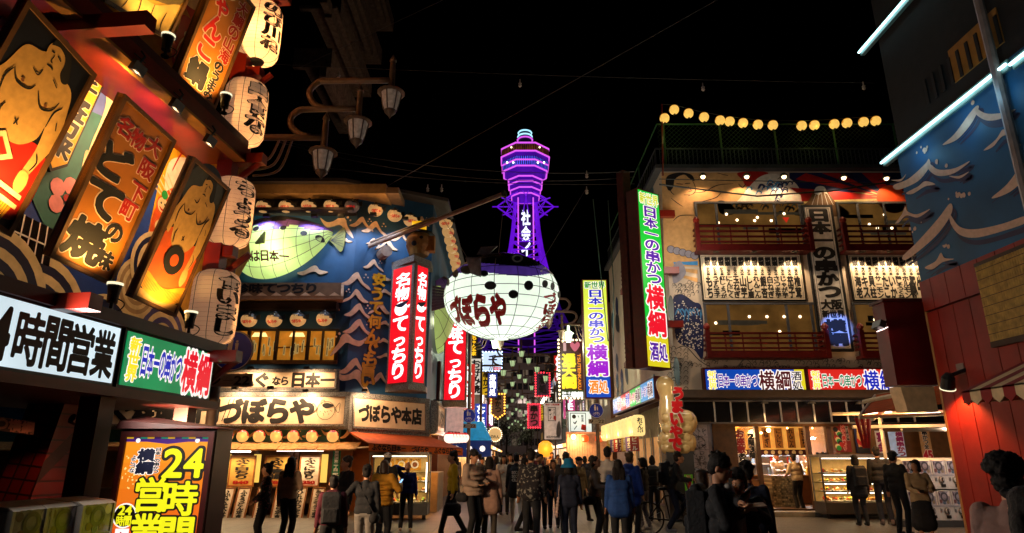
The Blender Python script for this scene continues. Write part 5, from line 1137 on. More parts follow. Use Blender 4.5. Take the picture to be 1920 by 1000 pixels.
# ================================================================ WHITE MURAL RESTAURANT (right corner of the street)
RY = 20.5; RX = 5.2
pale = M('mural_pale', '#c8b4a0', rough=.7, var=.12, scale=2); rail = M('rail_red', '#5a1210', rough=.45, var=.2); sash = M('sash_grey', '#5a5a60', rough=.4, metal=.3)
murblue = M('mural_indigo', '#141c4c', rough=.6, var=.3); murlt = M('mural_sky', '#3f86c0', rough=.6); tanp = M('mural_tan', '#c49660', rough=.65, var=.15)
def RP(x, y, off=0): return PY(x, y, RY - off)
def right_building():
    t = thing('skewer_restaurant', 'white three storey restaurant painted with a mural, red balconies and lantern string on its roof', 'restaurant', (8, 21, 0))
    zt = RP(1400, 322)[2]; XR = 15.
    w_ = MB(); w_.b2((RX, RY, RP(1400, 745)[2]), (XR, 33, zt), pale); w_.build('upper_wall', t)
    rf = MB(); rf.b2((RX - .25, RY - .3, zt), (XR, 33, zt + .14), M('roof_slab', (.03, .03, .035))); rf.build('roof', t)
    # balustrade and mesh fence on the roof
    zb = PY(1400, 278, RY - .2)[2]; zf = PY(1400, 228, RY - .1)[2]; b = MB(); dk = M('rail_dark', (.045, .045, .05), rough=.5, metal=.5)
    b.b2((RX - .2, RY - .22, zb - .04), (XR, RY - .17, zb), dk)
    x = RX - .2
    while x < XR: b.b2((x, RY - .21, zt + .14), (x + .025, RY - .185, zb), dk); x += .145
    b.b2((RX - .2, RY - .2, zb - .04), (RX - .15, 32, zb), dk)
    y = RY
    while y < 32: b.b2((RX - .19, y, zt + .14), (RX - .165, y + .03, zb), dk); y += .3
    b.build('balustrade', t)
    f = MB(); gm = M('fence_green', '#1e4a24', rough=.5); nw = M('net_green', '#0e2612', rough=.6)
    for px in (1246, 1352, 1455, 1566, 1680): X = PY(px, 250, RY)[0]; f.tube([(X, RY + .1, zt), (X, RY + .1, zf)], .035, gm, 6)
    for yy in (24., 28., 32.): f.tube([(RX, yy, zt), (RX, yy, zf)], .035, gm, 6)
    f.tube([(RX, RY + .1, zf), (XR, RY + .1, zf)], .03, gm, 6); f.tube([(RX, RY + .1, zf), (RX, 32, zf)], .03, gm, 6); f.build('fence_frame', t)
    n = MB(); H = zf - zt - .2; s = .17; k = -int(H / s)
    while RX + k * s < XR:
        for d in (1, -1):
            x0 = RX + k * s + (0 if d > 0 else H); x1 = x0 + d * H; a, c = A([x0, RY + .1, zt + .2]), A([x1, RY + .1, zf])
            lo, hi = sorted((x0, x1)); 
            if hi < RX or lo > XR: continue
            f0 = max(0, (RX - x0) / (x1 - x0) if d > 0 else (x0 - XR) / H); f1 = min(1, (XR - x0) / (x1 - x0) if d > 0 else (x0 - RX) / H)
            if f1 > f0: n.tube([a + (c - a) * f0, a + (c - a) * f1], .007, nw, 3, False)
        k += 1
    n.build('fence_net', t)
    lp = MB(); lp.tube([PY(1243, 330, RY - .3), PY(1241, 196, RY - .3)], .03, red, 6); lp.build('lantern_pole', t)
    # painted band: mountains, sun rays and figure, all generic
    q = QY(RY, 1240, 322, 1720, 745); a = MB(); P = q.px
    art(a, q, P([(1240, 324), (1310, 324), (1312, 500), (1246, 500)]), tanp, .004)
    art(a, q, P([(1290, 324), (1400, 324), (1400, 402), (1300, 402)]), tanp, .005)
    art(a, q, P([(1480, 324), (1720, 324), (1720, 405), (1480, 405)]), murblue, .004); art(a, q, P([(1470, 365), (1720, 358), (1720, 405), (1470, 405)]), M('mural_straw', '#c8b878', rough=.65), .006)
    c = (1668, 372)
    for k in range(9):
        a0 = R(150 + k * 26); a1 = a0 + R(12); r_ = 190
        pts = [c, (c[0] + r_ * math.cos(a0), c[1] + r_ * math.sin(a0) * .5), (c[0] + r_ * math.cos(a1), c[1] + r_ * math.sin(a1) * .5)]
        pts = [(x, min(404, max(325, y))) for x, y in pts]; art(a, q, P(pts), M('ray_red', '#b01c16', rough=.6), .008 + k * .0003)
    art(a, q, P([(1480, 352), (1600, 362), (1650, 368), (1600, 372), (1500, 366)]), M('ray_red', '#b01c16'), .012)
    disc(a, q, P([(1672, 374)])[0], .52, M('sun_orange', '#e04a1a', rough=.6), .014, 24)
    blob(a, q, P([(1490, 404), (1515, 378), (1530, 352), (1545, 352), (1565, 378), (1590, 404)]), M('mountain_brown', '#6a4a22'), .013)
    blob(a, q, P([(1526, 362), (1531, 351), (1545, 351), (1550, 364), (1541, 360), (1536, 366)]), white, .015)
    for k in range(5): stroke(a, q, P([(1530 + 5 * k, 362), (1522 + 10 * k, 385)]), .02, white, .016)
    blob(a, q, P([(1360, 404), (1385, 375), (1420, 335), (1450, 326), (1480, 335), (1500, 360), (1488, 404)]), M('spray_white', '#d8ccc0'), .009)
    rg = random.Random(8)
    for cx, cy, n_ in ((1450, 350, 26), (1400, 385, 16), (1460, 392, 16)):
        for k in range(n_):
            x, y = rg.gauss(cx, 16), rg.gauss(cy, 10)
            if 326 < y < 402: stroke(a, q, P([(x - 5, y + 5), (x, y - 3), (x + 6, y - 1), (x + 5, y + 3)]), rg.uniform(.03, .08), (murlt, murblue, murblue)[k % 3], .011 + k * .0001)
    # wrestler head and arm in ink line
    blob(a, q, P([(1248, 345), (1252, 330), (1275, 324), (1296, 328), (1302, 340), (1292, 335), (1282, 328), (1266, 336), (1262, 352), (1254, 358)]), ink, .012)
    for pts, wd in (([(1296, 335), (1303, 350), (1302, 362), (1290, 368)], .03), ([(1268, 345), (1280, 346)], .04), ([(1284, 345), (1294, 344)], .04), ([(1290, 350), (1296, 358), (1290, 360)], .025), ([(1282, 366), (1294, 366)], .03), ([(1256, 350), (1258, 360), (1264, 366)], .03), ([(1258, 372), (1268, 380), (1280, 388)], .03), ([(1300, 362), (1320, 360), (1345, 348), (1375, 345)], .03), ([(1310, 380), (1340, 372), (1352, 362)], .03), ([(1345, 325), (1365, 330)], .03), ([(1262, 415), (1275, 405), (1302, 404)], .03), ([(1384, 345), (1392, 352), (1398, 345)], .04)): stroke(a, q, P(pts), wd, ink, .014)
    blob(a, q, P([(1346, 378), (1365, 380), (1380, 395), (1372, 403), (1350, 400)]), ink, .013); blob(a, q, P([(1384, 324), (1440, 324), (1418, 345), (1400, 350), (1392, 338)]), redp, .006)
    # rope belt, rays, scroll waves on the left strip
    for k in range(5): disc(a, q, P([(1258 + 11 * k, 468 + 3 * k)])[0], .14, M('rope_grey', '#8a8490'), .012 + k * .001, 12); disc(a, q, P([(1258 + 11 * k, 468 + 3 * k)])[0], .14, ink, .0125 + k * .001, 14, r2=.125)
    for k in range(4): art(a, q, P([(1262, 482 + 10 * k), (1308, 474 + 16 * k), (1308, 482 + 16 * k), (1264, 486 + 10 * k)]), (tanp, murlt, tanp, tanp)[k], .008)
    blob(a, q, P([(1262, 500), (1275, 490), (1286, 510), (1276, 526), (1262, 530)]), M('rope_grey', '#8a8490'), .014)
    blob(a, q, P([(1262, 560), (1278, 552), (1300, 566), (1316, 580), (1318, 670), (1300, 655), (1270, 640), (1264, 600)]), murblue, .006)
    for k in range(210):
        x, y = rg.uniform(1264, 1316), rg.uniform(562, 655); 
        if (x - 1262) * .5 + 556 < y: disc(a, q, P([(x, y)])[0], rg.uniform(.012, .03), M('spray_white', '#d8ccc0'), .009, 6)
    for k in range(7): stroke(a, q, P([(1266 + 8 * k, 600 + rg.uniform(-20, 10)), (1272 + 7 * k, 580), (1280 + 6 * k, 592)]), .05, murlt, .01)
    for k in range(120):
        x, y = rg.uniform(1262, 1700), rg.uniform(674, 692) if rg.random() < .7 else rg.uniform(530, 556)
        if y < 600: x = rg.uniform(1262, 1312)
        r_ = rg.uniform(3, 6); stroke(a, q, P([(x - r_, y + 2), (x - r_ * .4, y - r_ * .8), (x + r_ * .6, y - r_ * .5), (x + r_ * .5, y + r_ * .4), (x, y + 1)]), .018, M('scroll_ink', '#24242c'), .008)
    for x in (1255, 1262, 1272, 1285):
        for k in range(9): y = 655 + k * 9 + rg.uniform(-3, 3); stroke(a, q, P([(x - 4, y + 3), (x, y - 3), (x + 5, y), (x + 3, y + 4)]), .018, M('scroll_ink', '#24242c'), .008)
    stroke(a, q, P([(1266, 655), (1285, 650), (1310, 675), (1330, 688)]), .03, M('scroll_ink', '#24242c'), .01); stroke(a, q, P([(1380, 690), (1398, 674), (1415, 690)]), .02, M('scroll_ink', '#24242c'), .01)
    a.build('mural_art', t)
    # windows
    amber = M('room_amber', '#7a5426', rough=.8, em=.5, var=.4, scale=1.6); pin = E('downlight', '#ffe2b0', 5)
    for x0, x1, y0, y1, mul, pts in ((1303, 1503, 383, 470, (1345, 1455), ((1362, 402), (1420, 408), (1382, 413), (1415, 414), (1446, 414), (1470, 401), (1347, 418))), (1568, 1715, 383, 470, (1612, 1662), ((1658, 403), (1630, 421), (1645, 428), (1672, 428))),
                                  (1320, 1525, 572, 668, (1368, 1478), ((1405, 594), (1438, 594), (1470, 594), (1500, 594), (1462, 622), (1342, 606))), (1598, 1715, 572, 668, (1650,), ((1610, 610), (1640, 600)))):
        A_, B_ = RP(x0, y0), RP(x1, y1); x_l, x_r, z1, z0 = A_[0], RP(x1, y0)[0], A_[2], B_[2]; m = MB(); m.b2((x_l, RY - .012, z0), (x_r, RY - .004, z1), amber); rm = m.build('window', t)
        g = MB()
        for px, py in pts: p = RP(px, py, .02); g.ball(p, .045, pin, 8, 6)
        rg2 = random.Random(x0)
        for k in range(5): xa = rg2.uniform(x_l, x_r - 1); za = rg2.uniform(z0 + .5, z1 - .25); g.b2((xa, RY - .018 - .001 * k, za), (xa + rg2.uniform(.5, 1.6), RY - .014 - .001 * k, za + rg2.uniform(.06, .2)), M('room_fitting', (.02, .013, .008)) if k % 2 else M('room_pale', '#8a7a60', em=.1))
        if x0 == 1303: p = RP(1474, 413, .022); g.poly([p + A([-.12, 0, .1]), p + A([.12, 0, .1]), p + A([0, 0, -.1])], E('marker_red', '#e0301a', .8))
        g.build('room_lights', rm)
        gl = MB(); gl.poly([(x_l, RY - .04, z0), (x_r, RY - .04, z0), (x_r, RY - .04, z1), (x_l, RY - .04, z1)], GLASS('pane_glass', (.9, .9, .9), .06)); gl.build('pane', rm)
        fr = MB()
        for px in (x0,) + mul + (x1,): X = RP(px, (y0 + y1) / 2)[0]; X = min(max(X, x_l), x_r); fr.b2((X - .04, RY - .07, z0), (X + .04, RY - .03, z1), sash)
        fr.b2((x_l - .04, RY - .08, z1), (x_r + .04, RY - .01, z1 + .07), sash); fr.b2((x_l - .04, RY - .08, z0 - .06), (x_r + .04, RY - .01, z0), sash); fr.build('window_frame', rm)
    # balconies
    for x0, x1, y0, y1, dep in ((1306, 1517, 424, 470, .6), (1582, 1730, 424, 470, .6), (1326, 1548, 625, 671, .6), (1614, 1740, 625, 671, .6)):
        Yb = RY - dep; A_, B_ = PY(x0, y0, Yb), PY(x1, y1, Yb); xl, xr, z1, z0 = A_[0], PY(x1, y0, Yb)[0], A_[2], B_[2]; m = MB()
        m.b2((xl, Yb, z0), (xr, RY - .1, z0 + .1), rail); m.b2((xl, Yb - .03, z0), (xr, Yb + .03, z0 + .22), rail)
        for k in range(4): z = z0 + .3 + (z1 - z0 - .3) * k / 3; m.b2((xl, Yb - .025, z - .03), (xr, Yb + .025, z + .03), rail); m.b2((xl - .0, Yb + .03, z - .028), (xl + .05, RY - .1, z + .028), rail); m.b2((xr - .05, Yb + .03, z - .028), (xr, RY - .1, z + .028), rail)
        k = xl
        while k < xr: m.b2((k - .018, Yb - .018, z0 + .2), (k + .018, Yb + .018, z1), rail); k += .55
        m.build('balcony', t)
        for X in (xl, xr): p_ = MB(); p_.b2((X - .07, Yb - .07, z0 - .02), (X + .07, Yb + .07, z1 + .1), rail); p_.lathe((X, Yb, z1 + .1), [(.05, 0), (.1, .05), (.11, .12), (.06, .2), (.0, .24)], red, 10); p_.build('newel_post', t)
    # projecting lamps
    for px, py in ((1318, 331), (1400, 331), (1470, 331), (1582, 333), (1662, 334)):
        p = RP(px, py, .55); m = MB(); m.lathe(p, [(.13, 0), (.12, .05), (.05, .12)], blk, 12); m.tube([p + A([0, 0, .1]), p + A([0, .5, .12])], .012, blk, 4); l_ = m.build('wall_lamp', t); g = MB(); g.ball(p + A([0, 0, -.01]), .08, E('lamp_warm', '#ffd8a0', 6), 8, 6); g.build('bulb', l_)
        lamp('mural_light', 'SPOT', p + A([0, 0, -.06]), 260, '#ffd09a', t, target=p + A([0, .33, -.7]), size=.06, spot=120)
    # strip sign, canopy edge, clerestory
    zc, zd = RP(1500, 736)[2], RP(1500, 750)[2]; m = MB(); m.b2((RX - .1, RY - .9, zd), (XR, RY - .003, zc), M('canopy_edge', '#4a3a30', rough=.6)); m.build('canopy', t)
    z1, z0 = RP(1500, 752)[2], RP(1500, 792)[2]; m = MB(); m.b2((RX + .2, RY - .01, z0), (XR, RY + .02, zd - .003), M('clerestory_dark', (.008, .008, .01), rough=.12)); m.b2((RX + .2, RY - .06, z0 - .05), (XR, RY - .012, z0), sash); m.b2((RX + .2, RY - .06, z1 - .03), (XR, RY - .012, z1 + .02), sash); m.build('clerestory', t)
    m = MB()
    for px in range(1336, 1720, 31): X = RP(px + 3, 770)[0]; m.b2((X - .025, RY - .05, z0), (X + .025, RY - .014, z1), M('mullion_white', '#b8b4b0'))
    m.build('mullion', t)
    for px, py in ((1434, 757), (1522, 757), (1612, 758)): p = RP(px, py, .35); m = MB(); m.lathe(p, [(.12, 0), (.1, .04), (.03, .09)], M('lamp_shade_grey', '#8a8680'), 12); m.tube([p + A([0, 0, .08]), p + A([0, .3, .1])], .01, blk, 4); m.build('shade_lamp', t); lamp('shade_light', 'SPOT', p + A([0, 0, -.02]), 70, '#ffca88', t, target=p + A([0, .12, -1]), size=.05, spot=95)
    # ground floor
    gz = .13; zh = z0 - .05; m = MB(); XI = [RP(px, 870)[0] for px in (1322, 1340, 1376, 1384, 1420, 1428, 1516, 1524, 1556, 1580)]
    m.b2((RX, RY + .0, 0), (XI[1], RY + .3, zh), M('plaster_wall', '#8a8490', rough=.8)); m.b2((RX, RY + .3, 0), (RX + .2, 33, zd), M('plaster_wall', '#8a8490')); m.b2((XI[9], RY + .05, 0), (XR, RY + .3, zh), M('booth_wall', '#6a4a2a', rough=.7)); m.build('ground_wall', t)
    sg = MB(); rg = random.Random(2)
    for i in range(2):
        for j in range(5): x = RX + .3 + i * .29; z = .7 + j * .38; sg.poly([(x, RY - .005, z), (x + .27, RY - .005, z), (x + .27, RY - .005, z + .36), (x, RY - .005, z + .36)], M('autograph_card', '#a8a4b4')); 
    for k in range(75):
        x, z = rg.uniform(RX + .38, RX + .78), rg.uniform(.75, 2.5); sg.tube(cr([(x + rg.uniform(-.08, .08), RY - .009, z + rg.uniform(-.08, .08)) for _ in range(4)], 3), .006, M('scroll_ink', '#24242c'), 3, False)
    sg.build('autograph_cards', t)
    # open shop interior
    it = MB(); it.b2((XI[1], RY + 4, 0), (XI[9] + .5, RY + 4.1, zh), M('kitchen_tile', '#a8aeb0', rough=.4)); it.b2((XI[1], RY + .3, 0), (XI[1] + .05, RY + 4, zh), M('booth_wall', '#6a4a2a')); it.b2((XI[9] + .4, RY + .3, 0), (XI[9] + .5, RY + 4, zh), M('booth_wall', '#6a4a2a')); it.b2((XI[1], RY + .3, zh), (XI[9] + .5, RY + 4, zh + .05), M('ceiling_wood', '#b07a3a')); it.b2((XI[1], RY + .02, .004), (XI[9] + .5, RY + 4, gz - .01), M('shop_floor', '#4a3626')); it.build('interior', t)
    k = MB(); st = M('brushed_steel', '#b8a890', rough=.3, metal=.7)
    for z in (1.35, 1.7): k.b2((XI[2], RY + 3.5, z), (XI[9], RY + 3.9, z + .04), st)
    cols = [M('jar_%d' % i, c) for i, c in enumerate(('#b83a2a', '#d8d4cc', '#3a7a4a', '#c8a040', '#6a8ab0'))]
    for i in range(48): x = rg.uniform(XI[2], XI[9]); z = rg.choice((1.04, 1.39, 1.74)); k.lathe((x, RY + rg.uniform(3.55, 3.85) if z > 1.1 else RY + rg.uniform(2.3, 2.6), z), [(.06, 0), (.06, rg.uniform(.08, .22)), (.03, .24)], cols[i % 5], 8)
    o = k.build('kitchen_ware', t); o['kind'] = 'stuff'
    ct = MB(); ct.b2((XI[4] + .25, RY + 2.2, gz), (XI[9], RY + 2.7, 1.04), M('counter_front', '#5a3418')); ct.b2((XI[4] + .2, RY + 2.1, 1.0), (XI[9], RY + 2.75, 1.04), M('counter_top', '#a87844', rough=.35)); ct.build('counter', t)
    chk = MB(); x0 = RP(1468, 900)[0]; chk.hexa([(x0, RY + .9, gz), (x0 + .75, RY + .75, gz), (x0 + .75, RY + 1.6, gz), (x0, RY + 1.7, gz)], [(x0 - .0, RY + .9, 1.05), (x0 + .75, RY + .75, 1.05), (x0 + .75, RY + 1.6, 1.05), (x0, RY + 1.7, 1.05)], TILE('checker_tile', '#c8b890', '#3a3428', '#6a6048', .06, .06, .004, rot=(R(90), 0, 0))); chk.build('tiled_counter', t)
    nz = MB(); zq = zh - .75; nz.b2((XI[4], RY + 2.02, zq - .18), (XI[9], RY + 2.04, zq), M('noren_maroon', '#3a1018')); 
    for i in range(11): q2 = Q((XI[4], RY + 2.018, zq), (XI[9], RY + 2.018, zq), (XI[9], RY + 2.018, zq - .18), (XI[4], RY + 2.018, zq - .18)); disc(nz, q2, (.05 + .09 * i, .5), .07, cream, .004, 10)
    nz.build('shop_curtain', t)
    wb = MB(); 
    for i, s_ in enumerate(('しいたけ', 'ずわい', 'ねぎ', 'にんにく', 'れんこん', 'もち')):
        x = XI[4] + .12 + i * .42; q2 = Q((x, RY + 1.9, zh - .05), (x + .26, RY + 1.9, zh - .05), (x + .26, RY + 1.9, zh - .7), (x, RY + 1.9, zh - .7)); slab(wb, q2, M('tag_wood', '#9a6a2c', rough=.6), .02); text(wb, q2, s_, (.2, .05, .8, .95), [(M('tag_ink', '#2a1808'), .03, .004)], True, N=24)
    wb.build('menu_tags', t)
    up = MB(); up.b2((XI[4], RY + 2.06, zq), (XI[9], RY + 2.08, zh), M('lit_panel_amber', '#f0b050', em=.5)); up.build('lit_panel', t)
    # posts, doors, low walls
    ps = MB(); tim = M('door_timber', '#4a2c14', rough=.5, var=.3, scale=8)
    for i in (1, 2, 4, 6, 8): ps.b2((XI[i], RY - .06, gz), (XI[i + 1] if i != 8 else XI[8] + .14, RY + .1, zh), tim)
    ps.b2((XI[1], RY - .08, zh - .08), (XI[9], RY + .1, zh), tim); ps.build('door_frame', t)
    lw_ = MB(); lw_.b2((XI[7], RY - .02, gz), (XI[8], RY + .06, 1.05), dred); lw_.build('low_panel', t); lw_ = MB(); lw_.b2((XI[2], RY - .02, gz), (XI[4], RY + .06, .95), M('plank_orange', '#8a5424', rough=.5, var=.3, scale=3))
    for k_ in range(5): lw_.b2((XI[2], RY - .026, gz + .16 * k_ + .15), (XI[4], RY - .019, gz + .16 * k_ + .165), tim)
    lw_.build('low_panel', t)
    for a_, b_ in ((2, 4), (7, 8)): gp = MB(); gp.poly([(XI[a_], RY + .02, .95), (XI[b_], RY + .02, .95), (XI[b_], RY + .02, zh - .08), (XI[a_], RY + .02, zh - .08)], GLASS('door_glass', (.92, .92, .9), .1)); gp.build('door_glass', t)
    tx = MB(); qd = Q((XI[1], RY + .012, zh - .1), (XI[4], RY + .012, zh - .1), (XI[4], RY + .012, .95), (XI[1], RY + .012, .95)); dr_ = M('decal_red', '#8a1a1c', em=.05); O = (M('decal_white', '#d8ccc0'), .08, -.002)
    for s_, bx, c_ in (('ソースの', (.35, .1, .5, .55), ink), ('二度漬け', (.2, .2, .38, .75), dr_), ('お断り', (.05, .45, .2, .8), dr_), ('お座敷', (.56, .05, .76, .5), dr_), ('あります', (.58, .5, .76, .85), ink), ('2階3階', (.84, .12, .98, .6), ink)): text(tx, qd, s_, bx, [(O[0], .09, .003), (c_, .05, .006)], True, N=30)
    qe = Q((XI[7], RY + .012, 1.75), (XI[8] + .1, RY + .012, 1.75), (XI[8] + .1, RY + .012, 1.15), (XI[7], RY + .012, 1.15)); text(tx, qe, '横綱', (.1, 0, .95, 1), [(ink, .06, .004)], True); tx.build('window_lettering', t)
    stl = MB(); x = RP(1448, 920)[0]; stl.lathe((x, RY + 1.0, .75), [(.16, 0), (.17, .04), (.15, .08)], redp, 14)
    for a_ in range(4): stl.tube([(x + .1 * math.cos(R(45 + 90 * a_)), RY + 1 + .1 * math.sin(R(45 + 90 * a_)), .76), (x + .17 * math.cos(R(45 + 90 * a_)), RY + 1 + .17 * math.sin(R(45 + 90 * a_)), gz)], .018, tim, 5)
    tag(stl.build('bar_stool', None, loc=(x, RY + 1, gz)), 'wooden bar stool with a red seat inside the open shop', 'stool')
    bl = MB(); 
    for px, py, r_ in ((1441, 807, .07), (1427, 812, .04), (1523, 803, .03), (1476, 803, .03)): bl.ball(RP(px, py, -.5), r_, E('bulb_warm', '#ffcf80', 9), 10, 7)
    bl.build('bulb', t)
    for p, pw in ((RP(1441, 807, -.45), 45), ((XI[5] + 1, RY + 3.0, zh - .2), 90), ((XI[7] + .3, RY + 3.0, zh - .2), 60), ((XI[3] + .2, RY + 1.4, zh - .3), 50)): lamp('shop_light', 'POINT', p, pw * 2.6, '#ffcf94', t, size=.08)
    lamp('kitchen_light', 'AREA', (XI[6], RY + 3.3, zh - .3), 200, '#dfeaff', t, target=(XI[6], RY + 3.6, 0), size=2, sy=.3)
    # wall along the street: mural, red balconies, window, brown canopy, strip sign
    sm = MB(); qs = Q((RX - .004, 33, zt), (RX - .004, RY, zt), (RX - .004, RY, 4), (RX - .004, 33, 4))
    rg = random.Random(12)
    for k in range(26): s_, u_ = rg.random(), rg.random(); blob(sm, qs, [(s_, u_), (s_ + .03, u_ - .04), (s_ + .06, u_), (s_ + .05, u_ + .09), (s_ + .01, u_ + .06)], (M('scroll_ink', '#24242c'), murblue, M('mural_slate', '#3a5a6a'))[k % 3], .004 + k * .0003)
    sm.build('side_mural', t)
    for zz_ in (5.2, 8.2):
        m = MB(); 
        for k in range(5): m.b2((RX - .7, 22.3, zz_ + .18 * k), (RX - .64, 25.5, zz_ + .18 * k + .06), rail); m.b2((RX - .64, 22.3, zz_ + .18 * k), (RX - .01, 22.36, zz_ + .18 * k + .06), rail)
        m.b2((RX - .74, 22.2, zz_ - .2), (RX - .01, 25.6, zz_), rail); m.build('balcony', t); m = MB(); m.tube([(RX - .67, 22.33, zz_ - .2), (RX - .67, 22.33, zz_ + .95)], .06, rail, 8); m.ball((RX - .67, 22.33, zz_ + 1.02), .1, red, 8, 6); m.build('newel_post', t)
        wn = MB(); wn.b2((RX - .03, 22.4, zz_), (RX - .008, 25.4, zz_ + 1.6), M('side_window_lit', '#d8c850', em=.5)); wn.build('window', t)
    c_ = MB(); c_.hexa([(RX - .01, 21.2, 3.35), (RX - .01, 31, 3.35), (RX - 1.1, 31, 2.95), (RX - 1.1, 21.2, 2.95)], [(RX - .01, 21.2, 3.5), (RX - .01, 31, 3.5), (RX - 1.1, 31, 3.12), (RX - 1.1, 21.2, 3.12)], M('canopy_brown', '#4a3424', rough=.7)); c_.build('side_canopy', t)
    sw = MB(); sw.b2((RX - .06, 21.6, .1), (RX - .005, 31, 1.0), M('side_plank', '#6a4a30')); 
    for y in (22, 23.2, 24.6, 26, 27.5): sw.b2((RX - .05, y, 1.0), (RX - .004, y + .9, 2.3), M('frosted_lit', '#c89a6a', em=.25)); sw.b2((RX - .08, y - .06, .1), (RX - .052, y, 2.6), M('mullion_white', '#b8b4b0'))
    sw.build('side_front', t)
    return t
right_building()
# ---------------------------------------------------------------- its signs
def shop_strip(name, label, q, parts, depth=.25):
    """coloured lit strip: parts = (s0, s1, ground, [(text, box, colour, vertical)])"""
    wl = E('letter_white', '#fff4ee', 1.1)
    t = thing(name, label, 'sign', q(.5, 1, -.1)); m = MB(); slab(m, q, dred, depth, -.012, .06); m.build('case', t); f = MB(); a = MB()
    for s0, s1, g, tx in parts:
        slab(f, q.sub(s0, 0, s1, 1), g, .012)
        for s_, b, c_, v in tx: text(a, q, s_, b, [(wl, .075, .004), (c_, .018, .008)], v)
    f.build('lit_face', t); a.build('lettering', t); return t
Ey, Eb, Er, Ep, Eg = E('letter_yellow', '#ffe61e', 1.), E('letter_blue', '#1428c8', .8), E('letter_red', '#e8142a', 1.), E('letter_violet', '#5a12a8', .8), E('letter_green', '#0a8a5a', .8)
Em = E('letter_maroon', '#5a1018', .7); Gb = E('ground_blue', '#0a4cc0', .8, .2, .6); Gr = E('ground_red', '#d8261e', .95); Gy = E('ground_yellow', '#e0d020', .95); Gg = E('ground_green', '#18c838', .9, .15, .6)
q = QY(RY - .75, 1322, 693, 1512, 734)
shop_strip('strip_sign', 'lit blue strip sign with maroon characters above the open shop', q, [(0, .9, Gb, [('新世界', (.02, .05, .11, .95), Ey, True), ('日本一の串かつ', (.12, .22, .52, .82), Ep, False), ('横綱', (.53, .04, .86, .98), Em, False)]), (.9, 1, Gy, [('酒処', (.865, .08, .97, .95), navy, True)])])
q = QY(RY - .75, 1515, 693, 1735, 734)
shop_strip('strip_sign', 'lit red strip sign with green and blue characters above the food case', q, [(0, 1, Gr, [('新世界', (.02, .05, .1, .95), Ey, True), ('日本一の串かつ', (.11, .22, .46, .82), Eg, False), ('横綱', (.47, .03, .76, .98), Eb, False), ('酒処', (.77, .05, .88, .95), Er, True)])])
q = Q(PX(1149, 749, RX - .9), PX(1224, 712, RX - .9), PX(1224, 747, RX - .9), PX(1149, 776, RX - .9)); d0, d1 = q.c[0][1], q.c[1][1]; zt_, zb_ = (q.c[0][2] + q.c[1][2]) / 2, (q.c[2][2] + q.c[3][2]) / 2
q = Q((RX - .9, d0, zt_), (RX - .9, d1, zt_), (RX - .9, d1, zb_), (RX - .9, d0, zb_))
shop_strip('strip_sign', 'lit strip sign in four colours on the street side of the mural restaurant', q, [(0, .25, Gb, [('日本一の串かつ', (.01, .2, .14, .8), Ep, False), ('横綱', (.14, .1, .24, .95), Er, False)]), (.25, .5, Gr, [('日本一の串かつ', (.26, .2, .39, .8), Eg, False), ('横綱', (.39, .1, .49, .95), Eb, False)]), (.5, .75, Gg, [('日本一の串かつ', (.51, .2, .64, .8), Er, False), ('横綱', (.64, .1, .74, .95), Em, False)]), (.75, 1, E('ground_sky', '#3aa0e0', .8), [('日本一の串かつ', (.76, .2, .89, .8), Ep, False), ('横綱', (.89, .1, .99, .95), Em, False)])])
def tower_sign(name, label, q, G, L, side=None, depth=.5):
    t = thing(name, label, 'sign', q(.5, 1)); m = MB(); slab(m, q, dred, depth, -.012, .05); m.build('case', t); f = MB(); a = MB(); wl = E('letter_white', '#fff4ee', 1.1)
    for t0, t1, g in G: slab(f, q.sub(0, t0, 1, t1), g, .012)
    for s_, b, c_, v in L: text(a, q, s_, b, [(wl, .085, .004), (c_, .03, .008)], v)
    f.build('lit_face', t); a.build('lettering', t)
    lamp('sign_glow', 'POINT', q(.5, .4, 1.5), 170, '#fff2dc', t, size=.8); return t
P0 = PY(1196, 355, 19.5); P1 = PY(1234, 368, 20.0); zt_, zb_ = P0[2], PY(1217, 686, 19.5)[2]
q = Q(P0, (P1[0], P1[1], zt_), (P1[0], P1[1], zb_), (P0[0], P0[1], zb_))
tower_sign('vertical_sign', 'tall green lit vertical sign with violet and red characters at the mural restaurant corner', q, [(0, .84, Gg), (.84, 1, Gy)], [('新世界', (.04, .01, .98, .08), E('letter_olive', '#d8e020', .9), False), ('日本一の串かつ', (.18, .09, .86, .55), Ep, True), ('横綱', (.08, .55, .95, .84), Er, True), ('酒処', (.1, .87, .92, .97), Ep, False)])
Y = 26.; a_, b_ = PY(1093, 526, Y), PY(1141, 745, Y); b0 = PY(1136, 526, Y)
q = Q(a_, (b0[0], Y, a_[2]), (b0[0], Y, b_[2]), (a_[0], Y, b_[2]))
tower_sign('vertical_sign', 'tall yellow lit vertical sign with blue and violet characters beyond the round blue sign', q, [(0, .83, E('ground_lemon', '#d8e84a', .95)), (.83, 1, E('ground_royal', '#1450c8', .8))], [('新世界', (.05, .01, .95, .075), E('letter_leaf', '#2a9a2a', .8), False), ('日本一の串かつ', (.2, .085, .82, .55), Eb, True), ('横綱', (.06, .56, .95, .83), E('letter_magenta', '#a01ad0', .9), True), ('酒処', (.1, .86, .92, .97), E('letter_orange', '#f08a1a', 1.), False)])
